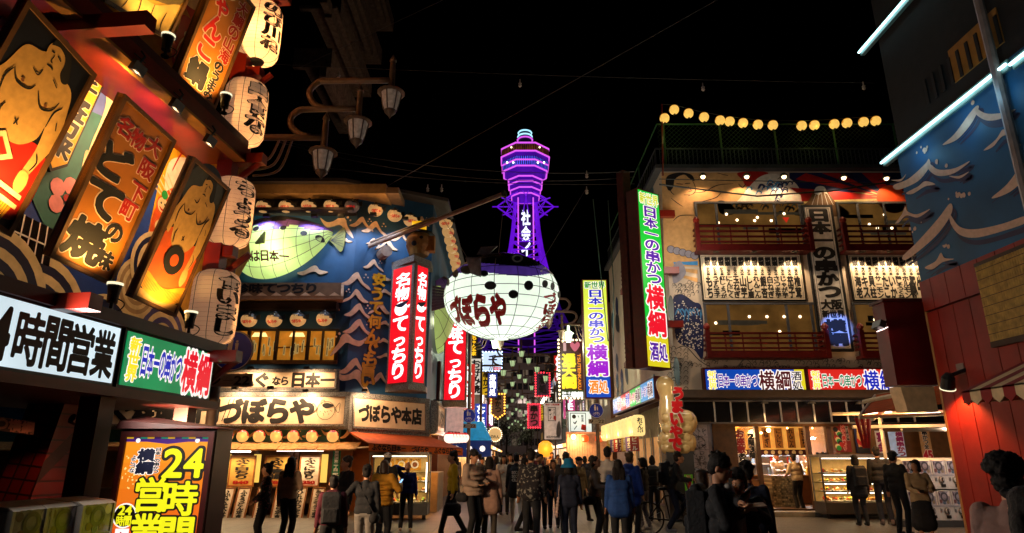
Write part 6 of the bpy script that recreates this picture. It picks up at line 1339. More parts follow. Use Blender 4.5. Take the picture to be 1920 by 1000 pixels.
def pylon():
    t = thing('sign_pylon', 'dark red rusty pylon carrying the green vertical sign', 'pylon', (4.2, 20.2, 0)); m = MB(); a, b = PY(1181, 322, 20.1), PY(1196, 330, 19.7)
    n = nrm((.5, -.75, 0)); d = nrm((.75, .5, 0)); c = P0 - n * .75 + d * .1; m.box((c[0], c[1], (zb_ + a[2]) / 2), (.35, .3, a[2] - zb_), M('rust_red', '#4a1a12', rough=.7, var=.4, bump=.2), [d, n, (0, 0, 1)])
    for z in (5.6, 7.4, 9.4): m.b2((P0[0] + .3, 20.2, z), (RX + .3, 20.42, z + .22), red)
    m.build('column', t); lamp('pylon_lamp', 'POINT', PY(1178, 436, 20.4), 8, '#ffd0a0', t, size=.05); m = MB(); m.ball(PY(1178, 436, 20.4), .06, E('lamp_warm', '#ffd8a0', 6), 8, 6); m.build('bulb', t)
pylon()
def menu_wall(x0, x1, items, label):
    q = QY(RY - .1, x0, 478, x1, 562); t = thing('menu_board', label, 'menu board', q(.5, 1)); m = MB(); slab(m, q, ink, .08, -.002, .04); slab(m, q, M('panel_ivory', '#d8c8b0', rough=.55), .01, .008); frame(m, q.sub(.01, .03, .99, .97), ink, .012, .01, .001); m.build('board', t)
    a = MB(); n = len(items)
    for i, (s_, k_) in enumerate(items):
        x0_, x1_ = .03 + .945 * i / n, .03 + .945 * (i + 1) / n; g = (x1_ - x0_) * .08
        text(a, q, '銅頭', (x0_ + g, .05, x1_ - g, .26), [(ink, .05, .012)], True, N=26); text(a, q, k_, (x0_ + g * 3, .28, x1_ - g * 3, .47), [(ink, .04, .012)], True, N=20)
        text(a, q, s_, (x0_ + g * .5, .48, x1_ - g * .5, .97), [(ink, .045, .012)], True, N=30)
    a.build('lettering', t)
    for f in (.12, .5, .9) if n > 9 else (.16, .85):
        p = q(f, .02, .38); l = MB(); l.lathe(p, [(.1, 0), (.09, .05), (.03, .1)], blk, 10); l.tube([p + A([0, 0, .08]), q(f, -.06, 0)], .012, blk, 4); l.build('clip_lamp', t); lamp('panel_light', 'SPOT', p + A([0, 0, -.04]), 110, '#ffd9a8', t, target=q(f, .6, .1), size=.04, spot=105)
dd = '大地の幸'; menu_wall(1313, 1510, [('もち', 'おもち類'), ('うずら玉子', 'おもち類'), ('紅しょうが', 'おもち類'), ('にんにく', dd), ('玉ねぎ', dd), ('山芋', dd), ('しし唐', dd), ('れんこん', dd), ('銀杏', dd), ('白ねぎ', dd), ('さつま芋', dd), ('じゃが芋', dd), ('茄子', dd), ('椎茸', dd)], 'wide ivory menu panel with fourteen columns between the two left balconies')
uu = '海の幸'; menu_wall(1590, 1740, [('海老', uu), ('キス', uu), ('貝柱', uu), ('サーモン', uu), ('たこ', uu), ('いか', uu), ('鶏しそつくね', '山の幸'), ('ホルモン', '山の幸'), ('豚', '山の幸'), ('牛', '山の幸')], 'ivory menu panel cut off by the wave painted wall, lit by clip lamps')
def banner():
    Yb = RY - .16; a, b = PY(1507, 388, Yb), PY(1557, 388, Yb); z = PY(1540, 655, Yb)[2]; q = Q(a, b, (b[0], Yb, z), (a[0], Yb, z)); t = thing('vertical_banner', 'tall white vertical signboard with huge black characters between the menu panels', 'sign', q(.5, 1))
    m = MB(); slab(m, q, M('banner_black', (.012, .012, .014)), .1, -.002, .07); slab(m, q, M('banner_white', '#e0d8d0', rough=.55), .01, .006); m.build('board', t); frame_ = MB(); frame(frame_, q, ink, .02, .009, .002); frame(frame_, q.sub(.08, .012, .92, .988), ink, .012, .009, .002); frame_.build('border', t)
    x = MB(); text(x, q, '日本一の串かつ', (.12, .02, .9, .66), [(ink, .06, .012)], True); text(x, q, '大阪', (.12, .665, .9, .735), [(ink, .05, .012)]); text(x, q, '新世界', (.12, .74, .92, .79), [(ink, .05, .012)]); text(x, q, '横綱', (.12, .8, .92, .98), [(ink, .05, .012)], True); x.build('lettering', t)
    lamp('blue_projection', 'SPOT', (8.5, 13., 5.5), 5000, '#5a8cff', t, target=q(.6, .87, 0), size=.02, spot=9, blend=.6)
banner()
# ---------------------------------------------------------------- lantern strings
yl = round_lantern((0, 0, 0), .17, label='small yellow paper lantern on the string along the roof fence', name='string_lantern', group='yellow lanterns strung along the roof fence', cols=('#ffc860', '#d88a20'), em=.95)
ys = [(1246, 222), (1264, 206), (1291, 213), (1320, 220), (1368, 228), (1393, 231), (1421, 234), (1449, 235), (1503, 236), (1527, 235), (1564, 233), (1588, 231), (1619, 229), (1642, 227)]
for i, (x, y) in enumerate(ys):
    p = PY(x, y, RY - .3)
    if i == 0: yl.location = tuple(p)
    else: copy_tree(yl, p)
yd = round_lantern(PY(1350, 226, RY - .3), .17, label='unlit dull yellow lantern on the roof string, between lit ones', name='string_lantern', group='yellow lanterns strung along the roof fence', cols=('#7a5a20', '#6a4a18'), em=.3)
for x in (1280, 1400, 1540): lamp('string_glow', 'POINT', PY(x, 240, RY - .6), 8, '#c8e070', yl, size=.15)
st = MB(); P_ = [PY(x, y - 9, RY - .3) for x, y in ys[1:]]; st.tube([PY(1241, 196, RY - .3)] + P_, .012, blk, 4); tag(st.build('lantern_string', None, loc=P_[0]), 'black cord of the yellow lanterns sagging along the roof', 'cord')
ll = None; ew = E('menu_lantern_paper', '#ffdf8a', 1.05, .12, 6)
for i, y in enumerate(np.linspace(21.9, 29.5, 11)):
    t = thing('menu_lantern', 'oblong cream menu lantern in the row under the brown street canopy', 'lantern', (0, 0, 0), 'oblong menu lanterns under the canopy') if ll is None else None
    if ll is None:
        m = MB(); m.lathe((0, 0, -.34), [(.12, 0), (.2, .04), (.22, .12), (.22, .56), (.2, .64), (.12, .68)], ew, 14); m.build('paper_shell', t, True); c = MB(); c.lathe((0, 0, .33), [(.12, 0), (.12, .05)], blk, 10); c.build('cap', t); x = MB()
        mp = lambda a, b, h=0: np.stack([.224 * np.cos(R(-120) + A(a) * R(70)), .224 * np.sin(R(-120) + A(a) * R(70)), .27 - .54 * A(b)], -1)
        text(x, mp, 'おでん串', (.15, .05, .85, .95), [(ink, .04, 0)], True, N=26); x.build('lettering', t); ll = t; t.location = (RX - 1.0, y, 2.62)
    else: copy_tree(ll, (RX - 1.0, y, 2.62))
for y in (22.5, 25, 28): lamp('menu_lantern_glow', 'POINT', (RX - 1.35, y, 2.4), 34, '#ffc87a', ll, size=.15)
# ================================================================ WAVE PAINTED CORNER HOUSE (near right)
WX = 6.8; WYF = 10.2
def W_(x, y, off=0): return PX(x, y, WX - off)
def neon(name, label, pts, col, r=.022):
    t = thing(name, label, 'neon tube', pts[0]); m = MB(); m.tube(pts, r, E('neon_cold', '#bff6ff', 4.5), 6); m.build('tube', t)
    a, b = A(pts[0]), A(pts[1]); h = MB(); h.hexa([a + A([.03, 0, -.07]), b + A([.03, 0, -.07]), b + A([.1, 0, -.07]), a + A([.1, 0, -.07])], [a + A([.03, 0, .08]), b + A([.03, 0, .08]), b + A([.1, 0, .08]), a + A([.1, 0, .08])], M('tube_housing', '#6a8a84', rough=.3)); h.build('housing', t); return t
def wave_house():
    t = thing('wave_house', 'near right house with painted waves, red plank wall and dark upper storey', 'house', (8, 8, 0)); zn = W_(1652, 305)[2]; zb = W_(1708, 540)[2]; 
    u = MB(); u.b2((WX, 1.5, zn), (13, WYF, 14), M('upper_dark', (.009, .007, .007), rough=.8, var=.3)); u.build('upper_wall', t)
    m = MB(); m.b2((WX - .05, 1.5, zb), (13, WYF, zn - .003), M('wave_board_blue', '#0e4a70', rough=.55, var=.25, scale=1.5, bump=.05)); m.build('painted_board', t)
    q = Q((WX - .05, WYF, zn), (WX - .05, 2.5, zn), (WX - .05, 2.5, zb), (WX - .05, WYF, zb)); a = MB(); P = q.px; wc = M('brush_cream', '#d0a88e', rough=.65, var=.12, scale=12); wv = M('brush_violet', '#2c2444', rough=.6)
    S = [([(1768, 272), (1790, 252), (1815, 218), (1830, 200), (1836, 202), (1822, 232), (1795, 262)], 1), ([(1830, 203), (1850, 213), (1880, 212), (1905, 205), (1880, 222), (1850, 226), (1828, 212)], 0), ([(1845, 282), (1868, 262), (1880, 244), (1888, 246), (1900, 252), (1880, 256), (1862, 276)], 0),
         ([(1676, 348), (1705, 335), (1735, 308), (1742, 298), (1744, 312), (1722, 340), (1685, 356)], 1), ([(1742, 306), (1760, 318), (1790, 316), (1820, 302), (1790, 325), (1760, 330), (1742, 318)], 0), ([(1672, 338), (1690, 336), (1700, 326), (1690, 340)], 0), ([(1700, 362), (1722, 350), (1736, 340), (1755, 346), (1735, 350), (1712, 364)], 0),
         ([(1680, 418), (1692, 402), (1698, 386), (1702, 396), (1720, 402), (1745, 392), (1722, 408), (1700, 404), (1686, 418)], 0), ([(1694, 480), (1720, 455), (1760, 410), (1782, 382), (1786, 398), (1762, 436), (1725, 470), (1698, 488)], 1), ([(1782, 402), (1800, 425), (1830, 430), (1880, 420), (1925, 405), (1925, 418), (1880, 434), (1830, 446), (1800, 440), (1784, 420)], 0),
         ([(1735, 502), (1755, 490), (1765, 474), (1772, 484), (1790, 486), (1768, 492), (1750, 505)], 0), ([(1860, 372), (1890, 345), (1925, 300), (1925, 330), (1895, 360)], 0), ([(1780, 330), (1800, 330), (1818, 322), (1800, 335)], 0)]
    rg = random.Random(6)
    for k, (pts, sh) in enumerate(S):
        blob(a, q, P(pts), wc, .006 + k * .0002)
        for j in range(3): dx, dy = rg.gauss(0, 2), rg.gauss(6, 3); i0 = rg.randrange(len(pts) - 3); stroke(a, q, P([(x + dx, y + dy) for x, y in pts[i0:i0 + 4]]), rg.uniform(.015, .03), wv, .0035)
        n = len(pts); stroke(a, q, P([(x + 6, y + 9) for x, y in pts[n // 2 - 1:]]), .07, wv, .003 + k * .0002)
    rg = random.Random(6)
    for cx, cy, n in ((1735, 285, 8), (1762, 306, 5), (1720, 430, 5), (1800, 365, 9), (1772, 466, 5), (1905, 268, 5), (1838, 204, 4)):
        for k in range(n): disc(a, q, P([(cx + rg.gauss(0, 9), cy + rg.gauss(0, 5))])[0], rg.uniform(.012, .04), wc, .0095 + k * .0001, 8)
    a.build('wave_painting', t)
    r = MB(); tr = M('plank_red', '#8a1e12', rough=.5, var=.22, scale=3, bump=.1); y = 2.0; k = 0
    r.b2((WX - .02, 1.5, .45), (13, WYF - .01, zb - .003), M('plank_back', '#240806'))
    while y < WYF - .05:
        y1 = min(y + .36, WYF); r.b2((WX - .055, y + .008, .3), (WX - .024, y1 - .008, zb - .52), tr); r.b2((WX - .09, y + .008, zb - .5), (WX - .024, y1 - .008, zb - .01), tr); y += .36
    r.b2((WX - .06, WYF - .01, .3), (WX + .06, WYF + .04, zb), M('corner_trim', '#a87848')); r.build('plank_wall', t)
    b = MB(); bam = M('bamboo', '#c09a50', rough=.5, var=.3, scale=10); y = 2.
    while y < WYF: b.tube([(WX - .03, y, 0), (WX - .03, y, .3)], .03, bam, 6); y += .065
    b.build('bamboo_plinth', t)
    q2 = Q(W_(1833, 497, .06), W_(1930, 440, .06), W_(1930, 612, .06), W_(1868, 650, .06)); y1, y0 = q2.c[0][1], q2.c[1][1] - .6; z1, z0 = q2.c[0][2] - .04, W_(1872, 640, .06)[2]; b = MB(); y = y0
    while y < y1:
        b.tube([(WX - .1, y, z0), (WX - .1, y, z1)], .02, bam, 5, False); y += .044
    b.b2((WX - .12, y0, z0 - .08), (WX - .06, y1, z0), M('blind_rail', '#3a2414')); b.b2((WX - .12, y0, z1), (WX - .06, y1, z1 + .05), M('blind_rail', '#3a2414'))
    n = 1
    for z in np.arange(z0 + .1, z1, .13): b.b2((WX - .124, y0, z), (WX - .119, y1, z + .008), M('blind_cord', '#4a3418'))
    b.build('bamboo_blind', t)
    c1, c2 = W_(1788, 105), W_(1872, 28); w = MB(); zw0, zw1 = W_(1788, 160)[2], W_(1788, 88)[2]; w.b2((WX - .02, W_(1890, 100)[1], zw0), (WX - .002, W_(1780, 100)[1], zw1), M('window_ochre', '#8a5a20', em=.03)); 
    for k in range(9): y = W_(1890, 100)[1] + k * .2; w.b2((WX - .04, y, zw0), (WX - .022, y + .06, zw1 - .12), M('lattice_dark', (.01, .008, .008)))
    w.build('window', t)
    p = MB(); Yp = W_(1880, 120)[1]; p.tube([(WX - .12, Yp, 4.6), (WX - .12, Yp, 13)], .06, M('pipe_grey', '#8a7a74', rough=.5), 8); p.build('drain_pipe', t)
    return t
wave_house()
def neons():
    a, b = W_(1652, 306, .12), W_(1888, 130, .12); neon('neon_light', 'long white neon tube along the top of the blue wave board', [a, (a[0], b[1], a[2])], 1)
    a = W_(1893, 122, .12); neon('neon_light', 'short piece of white neon tube at the right edge past the drain pipe', [a, (a[0], a[1] - 1.2, a[2])], 1)
    a, b = W_(1610, 99, .12), W_(1695, 3, .12); neon('neon_light', 'upper white neon tube high on the dark wall', [a, (a[0], b[1] - .8, a[2])], 1)
    for x, y in ((1700, 282), (1780, 222), (1850, 170)): p = W_(x, y, .3); lamp('neon_glow', 'POINT', p + A([0, 0, -.08]), 3.5, '#8fd8ff', bpy.data.objects['neon_light'], size=.15)
neons()
def red_box():
    t = thing('sign_cabinet', 'plain dark red sign cabinet jutting from the corner above the stall', 'sign box', W_(1690, 640, .5)); m = MB(); Y = WYF + .3; a, b = PY(1656, 566, Y), PY(1712, 560, Y); z0 = PY(1690, 722, Y)[2]; m.b2((a[0], Y, z0), (b[0] + .25, Y + .35, a[2]), M('cabinet_red', '#5e0d0c', rough=.4, var=.15)); m.b2((a[0] - .03, Y - .03, a[2]), (b[0] + .25, Y + .38, a[2] + .05), dred); m.build('cabinet', t)
    f = MB(); p = PY(1648, 610, Y); f.box(p, (.1, .25, .12), blk, [nrm((1, 0, -.4)), (0, 1, 0), nrm((.4, 0, 1))]); f.tube([p, p + A([.2, .1, .1])], .02, blk, 5); f.build('flood_head', t); f = MB(); f.box(p + A([.02, -.04, -.08]), (.1, .2, .01), E('flood_face', '#ffe0d8', 3), [nrm((1, 0, .5)), (0, 1, 0), nrm((-.5, 0, 1))]); f.build('flood_glass', t)
red_box()
def striped_awning():
    X0, X1 = WX - .08, WX - .95; y0, y1 = 4.5, W_(1800, 720, .95)[1]; z1 = W_(1800, 700, .1)[2]; z0 = W_(1798, 735, .95)[2]; t = thing('striped_awning', 'maroon and cream striped awning with scalloped edge on the red plank wall', 'awning', (X0, y1, z1)); m = MB(); y = y0; k = 0; st = (M('awning_maroon', '#8a1818', rough=.7), M('awning_cream', '#e0c090', rough=.7))
    while y < y1 - .01:
        e = min(y + .19, y1); m.hexa([(X0, y, z1), (X0, e, z1), (X1, e, z0), (X1, y, z0)], [(X0, y, z1 - .02), (X0, e, z1 - .02), (X1, e, z0 - .02), (X1, y, z0 - .02)], st[k % 2])
        pr = [(X1, y, z0), (X1, e, z0), (X1, e, z0 - .12), (X1, (y + e) / 2, z0 - .19), (X1, y, z0 - .12)]; m.prism(pr, (.015, 0, 0), st[k % 2]); y = e; k += 1
    m.poly([(X0, y1, z1), (X1, y1, z0), (X1, y1, z0 - .15), (X0, y1, z0 - .1)], st[1]); m.build('canvas', t)
striped_awning()
def wall_lamp():
    p = W_(1777, 730, .3); t = thing('wall_spotlight', 'black wall spotlight with a lit rim washing the red planks', 'spotlight', p); m = MB(); d = nrm((.1, .5, -1)); m.lathe(p, [(.04, .25), (.09, .18), (.1, .0)], blk, 14, -d); m.tube([p - d * .2, p - d * .2 + A([.28, 0, .1])], .03, blk, 6); m.box(p + A([.24, -.02, .3]), (.02, .16, .16), M('junction_plate', '#8a7a70')); m.build('housing', t); r = MB(); r.lathe(p, [(.08, 0), (.105, 0), (.105, .015), (.08, .015)], E('uplight_rim', '#fff2c8', 1.2), 16, -d, False); r.build('lit_rim', t)
    lamp('wall_spot', 'SPOT', p + d * .03, 100, '#ffa860', t, target=p + A([.22, .1, -1]), size=.05, spot=120)
wall_lamp()
# ---------------------------------------------------------------- stall with tent, food case, capsule machines
def stall_tent():
    Y0, Y1 = 15.4, 19.4; xl, xr = PY(1612, 800, 16.2)[0], 12.5; z = PY(1640, 790, 16.2)[2]; t = thing('stall_tent', 'orange tent with white frame over the capsule machines and food case', 'tent', (xl + 1, 16, 0)); og = M('tent_orange', '#c05018', rough=.7, var=.2); fr_ = M('frame_white', '#c8b8a0', rough=.4, metal=.3); m = MB()
    FL, BL = PY(1614, 778, Y0), PY(1642, 742, 17.6); FR_, BR_ = A([xr, Y0, FL[2] + .55]), A([xr, 17.6, BL[2] + .45]); up_ = A([0, 0, .02]); z = FL[2]; xl = FL[0]
    m.hexa([FL, FR_, BR_, BL], [p + up_ for p in (FL, FR_, BR_, BL)], og); m.build('canvas', t)
    c = MB(); rc = M('curtain_red', '#a01414', rough=.6)
    for k in range(6): c.hexa([(xl + .07 * k, Y0 + .3, z - .05), (xl + .07 * k + .07, Y0 + .3 + .04 * (k % 2), z - .05), (xl + .2 + .03 * k, Y0 + .45, z - .75), (xl + .2 + .03 * k - .02, Y0 + .45, z - .75)], [(xl + .07 * k, Y0 + .32, z - .05), (xl + .07 * k + .07, Y0 + .32 + .04 * (k % 2), z - .05), (xl + .2 + .03 * k, Y0 + .47, z - .75), (xl + .2 + .03 * k - .02, Y0 + .47, z - .75)], rc)
    c.build('gathered_curtain', t); f = MB()
    for a, b in ((FL, BL), ((xl, Y0 + .1, z - .05), (xr, Y0 + .1, z + .1)), ((xl, Y0 + 1.4, z + .1), (xr, Y0 + 1.4, z + .2)), ((xl + .3, Y0 + .1, z - .1), (xl + 1.8, Y0 + 1.6, z + .4)), (BL, BR_), ((xl + .9, Y0, z - .35), (xr, Y0, z - .3)), ((xl + .7, 17.2, z - .2), (xr, 17.2, z - .15))): f.tube([a, b], .045, fr_, 6)
    for x, y in ((BL[0], 17.6), (xr, Y0 + .1)): f.tube([(x, y, 0), (x, y, z + .2)], .04, fr_, 6)
    f.build('frame', t); b = MB(); p = PY(1722, 748, 13); b.hexa([p + A([-.25, 0, -.25]), p + A([.35, 0, -.25]), p + A([.35, .4, -.25]), p + A([-.25, .4, -.25])], [p + A([-.32, 0, .25]), p + A([.35, 0, .25]), p + A([.35, .4, .25]), p + A([-.32, .4, .25])], M('box_cream', '#d8b890', rough=.4)); b.tube([p + A([.2, .2, .2]), (p[0] + .2, 15.4, z + .3)], .05, fr_, 6); b.build('motor_box', t)
    for x, y in ((xl + .8, Y0 + .9), (xl + 2.2, Y0 + 1.2)):
        u = MB(); u.tube([(x - .35, y, z + .08), (x + .45, y, z + .12)], .02, E('tube_light', '#fff0dc', 7), 6); u.build('tube', t); lamp('tent_light', 'POINT', (x, y, z - .12), 90, '#ffc070', t, size=.15)
stall_tent()
food_case('food_case', PY(1546, 930, 18.7)[0], PY(1690, 930, 18.7)[0], 18.7, 1.62, .7, 'wide lit food case in front of the white mural restaurant', 1, 0, 5, '#ffd28a', 10)
for k in range(5):
    for lev in (0, 1):
        c = copy_tree(CM, (PY(1702 + 26 * k, 900, 16.9)[0], 16.9, .15 + lev * .72), 0, ('capsule machine of the upper tier under the orange tent' if lev else 'capsule machine of the lower tier under the orange tent')); c['group'] = 'capsule machines under the orange tent'; c.scale = (.92, 1.1, 1.14)
bs = MB(); a_ = PY(1690, 955, 16.6); bs.b2((a_[0], 16.6, 0), (13, 17.3, .148), M('rack_base', (.05, .05, .05))); tag(bs.build('machine_rack', None, loc=(a_[0], 16.9, 0)), 'low dark base under the capsule machines by the red planks', 'rack')
lamp('machine_fill', 'AREA', (10.9, 15.4, 2.3), 60, '#ffe8d8', None, target=(10.6, 17.5, .7), size=1.6, sy=.1)  # area fill added to brighten the capsule machines, no fixture behind it
def hanging_poster(x0, y0, x1, y1, Y, label, face, texts, extra=None):
    q = QY(Y, x0, y0, x1, y1); t = thing('poster', label, 'poster', q(.5, 1)); m = MB(); slab(m, q, face, .02); m.build('sheet', t); a = MB()
    for s_, b, c_, o_ in texts: text(a, q, s_, b, ([(o_, .09, .004)] if o_ else []) + [(c_, .05, .007)], True, N=32)
    if extra: extra(a, q)
    a.build('print', t)
pw_ = M('poster_white', '#d8d0c8'); pm = M('print_magenta', '#8a1a5a'); pcr = M('print_crimson', '#a81830')
def ex1(a, q):
    for k in range(12): disc(a, q, (.1 + .07 * (k % 5), .2 + .06 * k), .08, (ink, redp, cream, green_p)[k % 4], .003 + k * .0002, 10)
def ex2(a, q):
    blob(a, q, [(.3, .1), (.6, .08), (.8, .3), (.85, .6), (.7, .9), (.3, .92), (.15, .6), (.2, .3)], skin_p, .003); blob(a, q, [(.15, .5), (.5, .62), (.85, .5), (.85, .66), (.5, .76), (.15, .66)], redp, .005); blob(a, q, [(.2, .8), (.8, .8), (.9, .97), (.1, .97)], ink, .006)
hanging_poster(1562, 795, 1598, 848, RY - .02, 'red and white poster of dishes beside the shop door', M('poster_red', '#7a1a16'), [('どて焼あり', (.45, .05, .7, .95), redp, pw_), ('新世界名物', (.75, .08, .95, .6), ink, pw_)], ex1)
hanging_poster(1599, 795, 1632, 850, RY - .02, 'dark blue poster with a painted belly and red belt', navy, [], ex2)
hanging_poster(1640, 808, 1664, 850, 19.9, 'white hanging banner with two big magenta characters', pw_, [('宴会', (.1, .05, .9, .95), pm, None)])
hanging_poster(1665, 810, 1700, 856, 20.0, 'pale blue poster with slanting magenta lettering', M('poster_sky', '#a8c0e0', em=.2), [('横綱串かつ', (.45, .0, .95, 1.), pm, pw_)])
hanging_poster(1722, 806, 1752, 866, 19.8, 'tan poster with black characters over a large red 45', M('poster_tan', '#a88458'), [('串かつ全', (.25, .03, .75, .6), ink, pw_)], lambda a, q: text(a, q, '45', (.05, .62, .95, .95), [(pw_, .1, .004), (pcr, .06, .007)]))
# ================================================================ STREET LAMPS, POSTS, CABLES, FAR STREET
def street_lamp(lit, label, group, pole_x=0):
    """ornate pole with three hanging lanterns on curled arms, arms towards +x"""
    t = thing('street_lamp', label, 'street lamp', (0, 0, 0), group); st = M('lamp_iron', '#5a4436', rough=.5, var=.25, bump=.1); B = PY(459, 300, 10.2)[0]
    P = lambda x, y: PY(x, y, 10.2) - A([B, 10.2, 0])
    m = MB(); z0 = P(459, 258)[2]; m.lathe((0, 0, 0), [(.13, 0), (.13, .5), (.08, .6), (.075, z0 + .1), (.03, z0 + .35), (0.005, z0 + .6)], st, 12); m.build('pole', t, True)
    a = MB(); a.tube([(0, 0, z0), P(604, 258)], .06, st, 8); a.tube(cr([P(x, y) for x, y in ((580, 256), (560, 250), (546, 236), (546, 220), (558, 209), (578, 205), (668, 204))], 4), .058, st, 8); a.tube(cr([P(x, y) for x, y in ((612, 203), (592, 197), (581, 182), (582, 168), (596, 155), (615, 152), (732, 151))], 4), .055, st, 8)
    for k in range(3): a.tube(cr([P(474, 308 + 11 * k), P(505 + 9 * k, 297 + 11 * k), P(525 + 12 * k, 260)], 5), .022, st, 5)
    a.build('arm', t, True)
    gl = E('lamp_glass_far', '#c4e0a4', .75) if lit else M('lamp_glass_unlit', '#a89484', rough=.3, var=.3, scale=14, em=.1)
    for x, y0, y1 in ((602, 210, 330), (668, 158, 272), (731, 102, 216)):
        c = P(x, y1); h = P(x, y0)[2] - c[2]; l = MB(); b = c + A([0, 0, .43]); l.lathe(c, [(.0, -.08), (.03, -.02), (.1, .05), (.11, .09)], st, 12); l.lathe(b, [(.19, 0), (.25, .01), (.245, .03), (.1, .1), (.06, .12), (.05, h - .6), (.065, h - .58), (.05, h - .53), (.0, h - .43)], st, 14)
        for k in range(6): an = R(60 * k + 15); l.tube([c + A([.115 * math.cos(an), .115 * math.sin(an), .09]), b + A([.185 * math.cos(an), .185 * math.sin(an), 0])], .012, st, 4)
        o = l.build('lantern', t); g = MB(); g.lathe(c, [(.1, .09), (.14, .2), (.175, .43)], gl, 14, cap=False); g.build('glass', o, True)
    return t
B0 = PY(459, 300, 10.2)
L0 = street_lamp(False, 'near unlit street lamp with three curled arms and a tapering iron pole', 'street lamps'); L0.location = (B0[0], 10.2, 0)
L1 = street_lamp(True, 'lit street lamp in the left row along the street beyond the blue restaurant', 'lit street lamps on the left')
L2 = street_lamp(True, 'lit street lamp in the right row along the street beyond the yellow sign', 'lit street lamps on the right')
for k, Y in enumerate((40, 52, 68, 90, 120)):
    if k == 0: L1.location = (-1.9, Y, 0); L2.location = (3.6, Y + 3, 0); L2.rotation_euler = (0, 0, math.pi)
    else: copy_tree(L1, (-1.9, Y, 0)); copy_tree(L2, (3.6, Y + 3, 0), math.pi)
c = copy_tree(L0, (-1.9, 29, 0), 0, 'unlit iron street lamp carrying a round blue sign at the left of the street'); c = copy_tree(L0, (3.5, 27, 0), math.pi, 'unlit iron street lamp before the yellow vertical sign, carrying a round blue sign')
for x, y, Y in ((928, 645, 29), (1066, 633, 27)): p = PY(x, y, Y); m = MB(); m.lathe(p + A([0, 0, -.2]), [(.1, 0), (.17, .36), (.24, .37), (.06, .5), (.04, .75)], E('lamp_glass_lit', '#e4ffd0', 3.2), 12); t = m.build('hanging_lamp', None, loc=p); tag(t, 'bright greenish lantern hanging left of the far blue sign post' if x < 1000 else 'bright greenish lantern hanging beside the bulb framed red sign', 'lamp'); lamp('lamp_glow', 'POINT', p + A([0, -.1, -.45]), 160, '#f0ffd8', None, size=.15)
for Y in (44, 60, 80): lamp('lamp_glow', 'POINT', (.8, Y, 5.2), 380, '#f4ffdc', None, size=.3)
def round_sign(c, r, label):
    t = thing('round_sign', label, 'road sign', c); q = Q(c + A([-r, 0, r]), c + A([r, 0, r]), c + A([r, 0, -r]), c + A([-r, 0, -r])); bl = M('sign_blue', '#1034c8', rough=.35, var=.05); m = MB(); m.lathe(c, [(r, -.02), (r, .0)], M('sign_back', '#6a6a70', metal=.6), 28, (0, -1, 0)); disc(m, q, (.5, .5), r * .97, bl, .003, 28); disc(m, q, (.5, .5), r * .97, white, .005, 28, r2=r * .93); m.build('disc', t)
    s = MB(); w_ = white
    for x, y, h in ((.42, .16, .34), (.58, .27, .22)): disc(s, q, (x, y), h * .14 * 2 * r, w_, .006, 10); art(s, q, [(x - h * .2, y + h * .18), (x + h * .2, y + h * .18), (x + h * .16, y + h * .6), (x + h * .14, y + h), (x + h * .02, y + h), (x, y + h * .62), (x - h * .02, y + h), (x - h * .14, y + h), (x - h * .16, y + h * .6)], w_, .006)
    for x in (.36, .64): disc(s, q, (x, .74), .09 * 2 * r, w_, .006, 16, r2=.075 * 2 * r)
    stroke(s, q, [(.36, .74), (.45, .62), (.6, .62), (.64, .74)], .02 * 2 * r, w_, .007, k=1, taper=False); stroke(s, q, [(.45, .62), (.5, .74), (.6, .62)], .02 * 2 * r, w_, .008, k=1, taper=False); s.build('pictogram', t)
    pl = Q(c + A([-r * 1.1, 0, -r * 1.12]), c + A([r * 1.1, 0, -r * 1.12]), c + A([r * 1.1, 0, -r * 1.75]), c + A([-r * 1.1, 0, -r * 1.75])); p_ = MB(); slab(p_, pl, M('plate_grey', '#8a8684', rough=.5), .015); text(p_, pl, '9', (.05, .1, .3, .9), [(ink, .03, .004)]); text(p_, pl, '―', (.36, .3, .58, .7), [(ink, .0, .004)]); text(p_, pl, '22', (.6, .1, .95, .9), [(ink, .03, .004)]); p_.build('time_plate', t)
round_sign(PY(437, 658, 10.05), .32, 'near round blue sign for walkers and bicycles behind the lowest paper lantern'); round_sign(PY(879, 780, 28.85), .3, 'far round blue sign on the left post below the red signs'); round_sign(PY(1118, 770, 26.85), .3, 'far round blue sign on the right post beside the brown canopy')
# ---------------------------------------------------------------- overhead cables
cab = M('cable_grey', '#54504e', rough=.6); cabb = M('cable_black', (.012, .012, .012))
def cable(label, pts, r=.009, mat=cab, sag=0, ins=()):
    P = [PY(*p) for p in pts]
    if len(P) == 2: n = 14; P = [P[0] * (1 - i / n) + P[1] * i / n + A([0, 0, -sag * 4 * (i / n) * (1 - i / n)]) for i in range(n + 1)]
    t = thing('overhead_cable', label, 'cable', P[0]); m = MB(); m.tube(P, r, mat, 4); m.build('wire', t)
    for p in ins:
        c = PY(*p); i_ = MB(); i_.lathe(c, [(.03, -.16), (.06, -.12), (.03, -.08), (.06, -.04), (.02, .0), (.015, .12)], M('porcelain', '#b8a8a0', rough=.3), 8); i_.build('insulator', t)
cable('single thin cable rising to the top edge above the near street lamp', [(560, 128, 16), (835, -2, 14)], .008)
cable('thick pale cable climbing from the blue restaurant roof to the top edge', [(725, 350, 20), (1350, -3, 14)], .014)
cable('nearly level cable with small insulators high across the street', [(500, 120, 18), (1640, 156, 18)], .008, cab, .1, ((635, 140, 18), (975, 155, 18), (1318, 162, 18), (1619, 160, 18)))
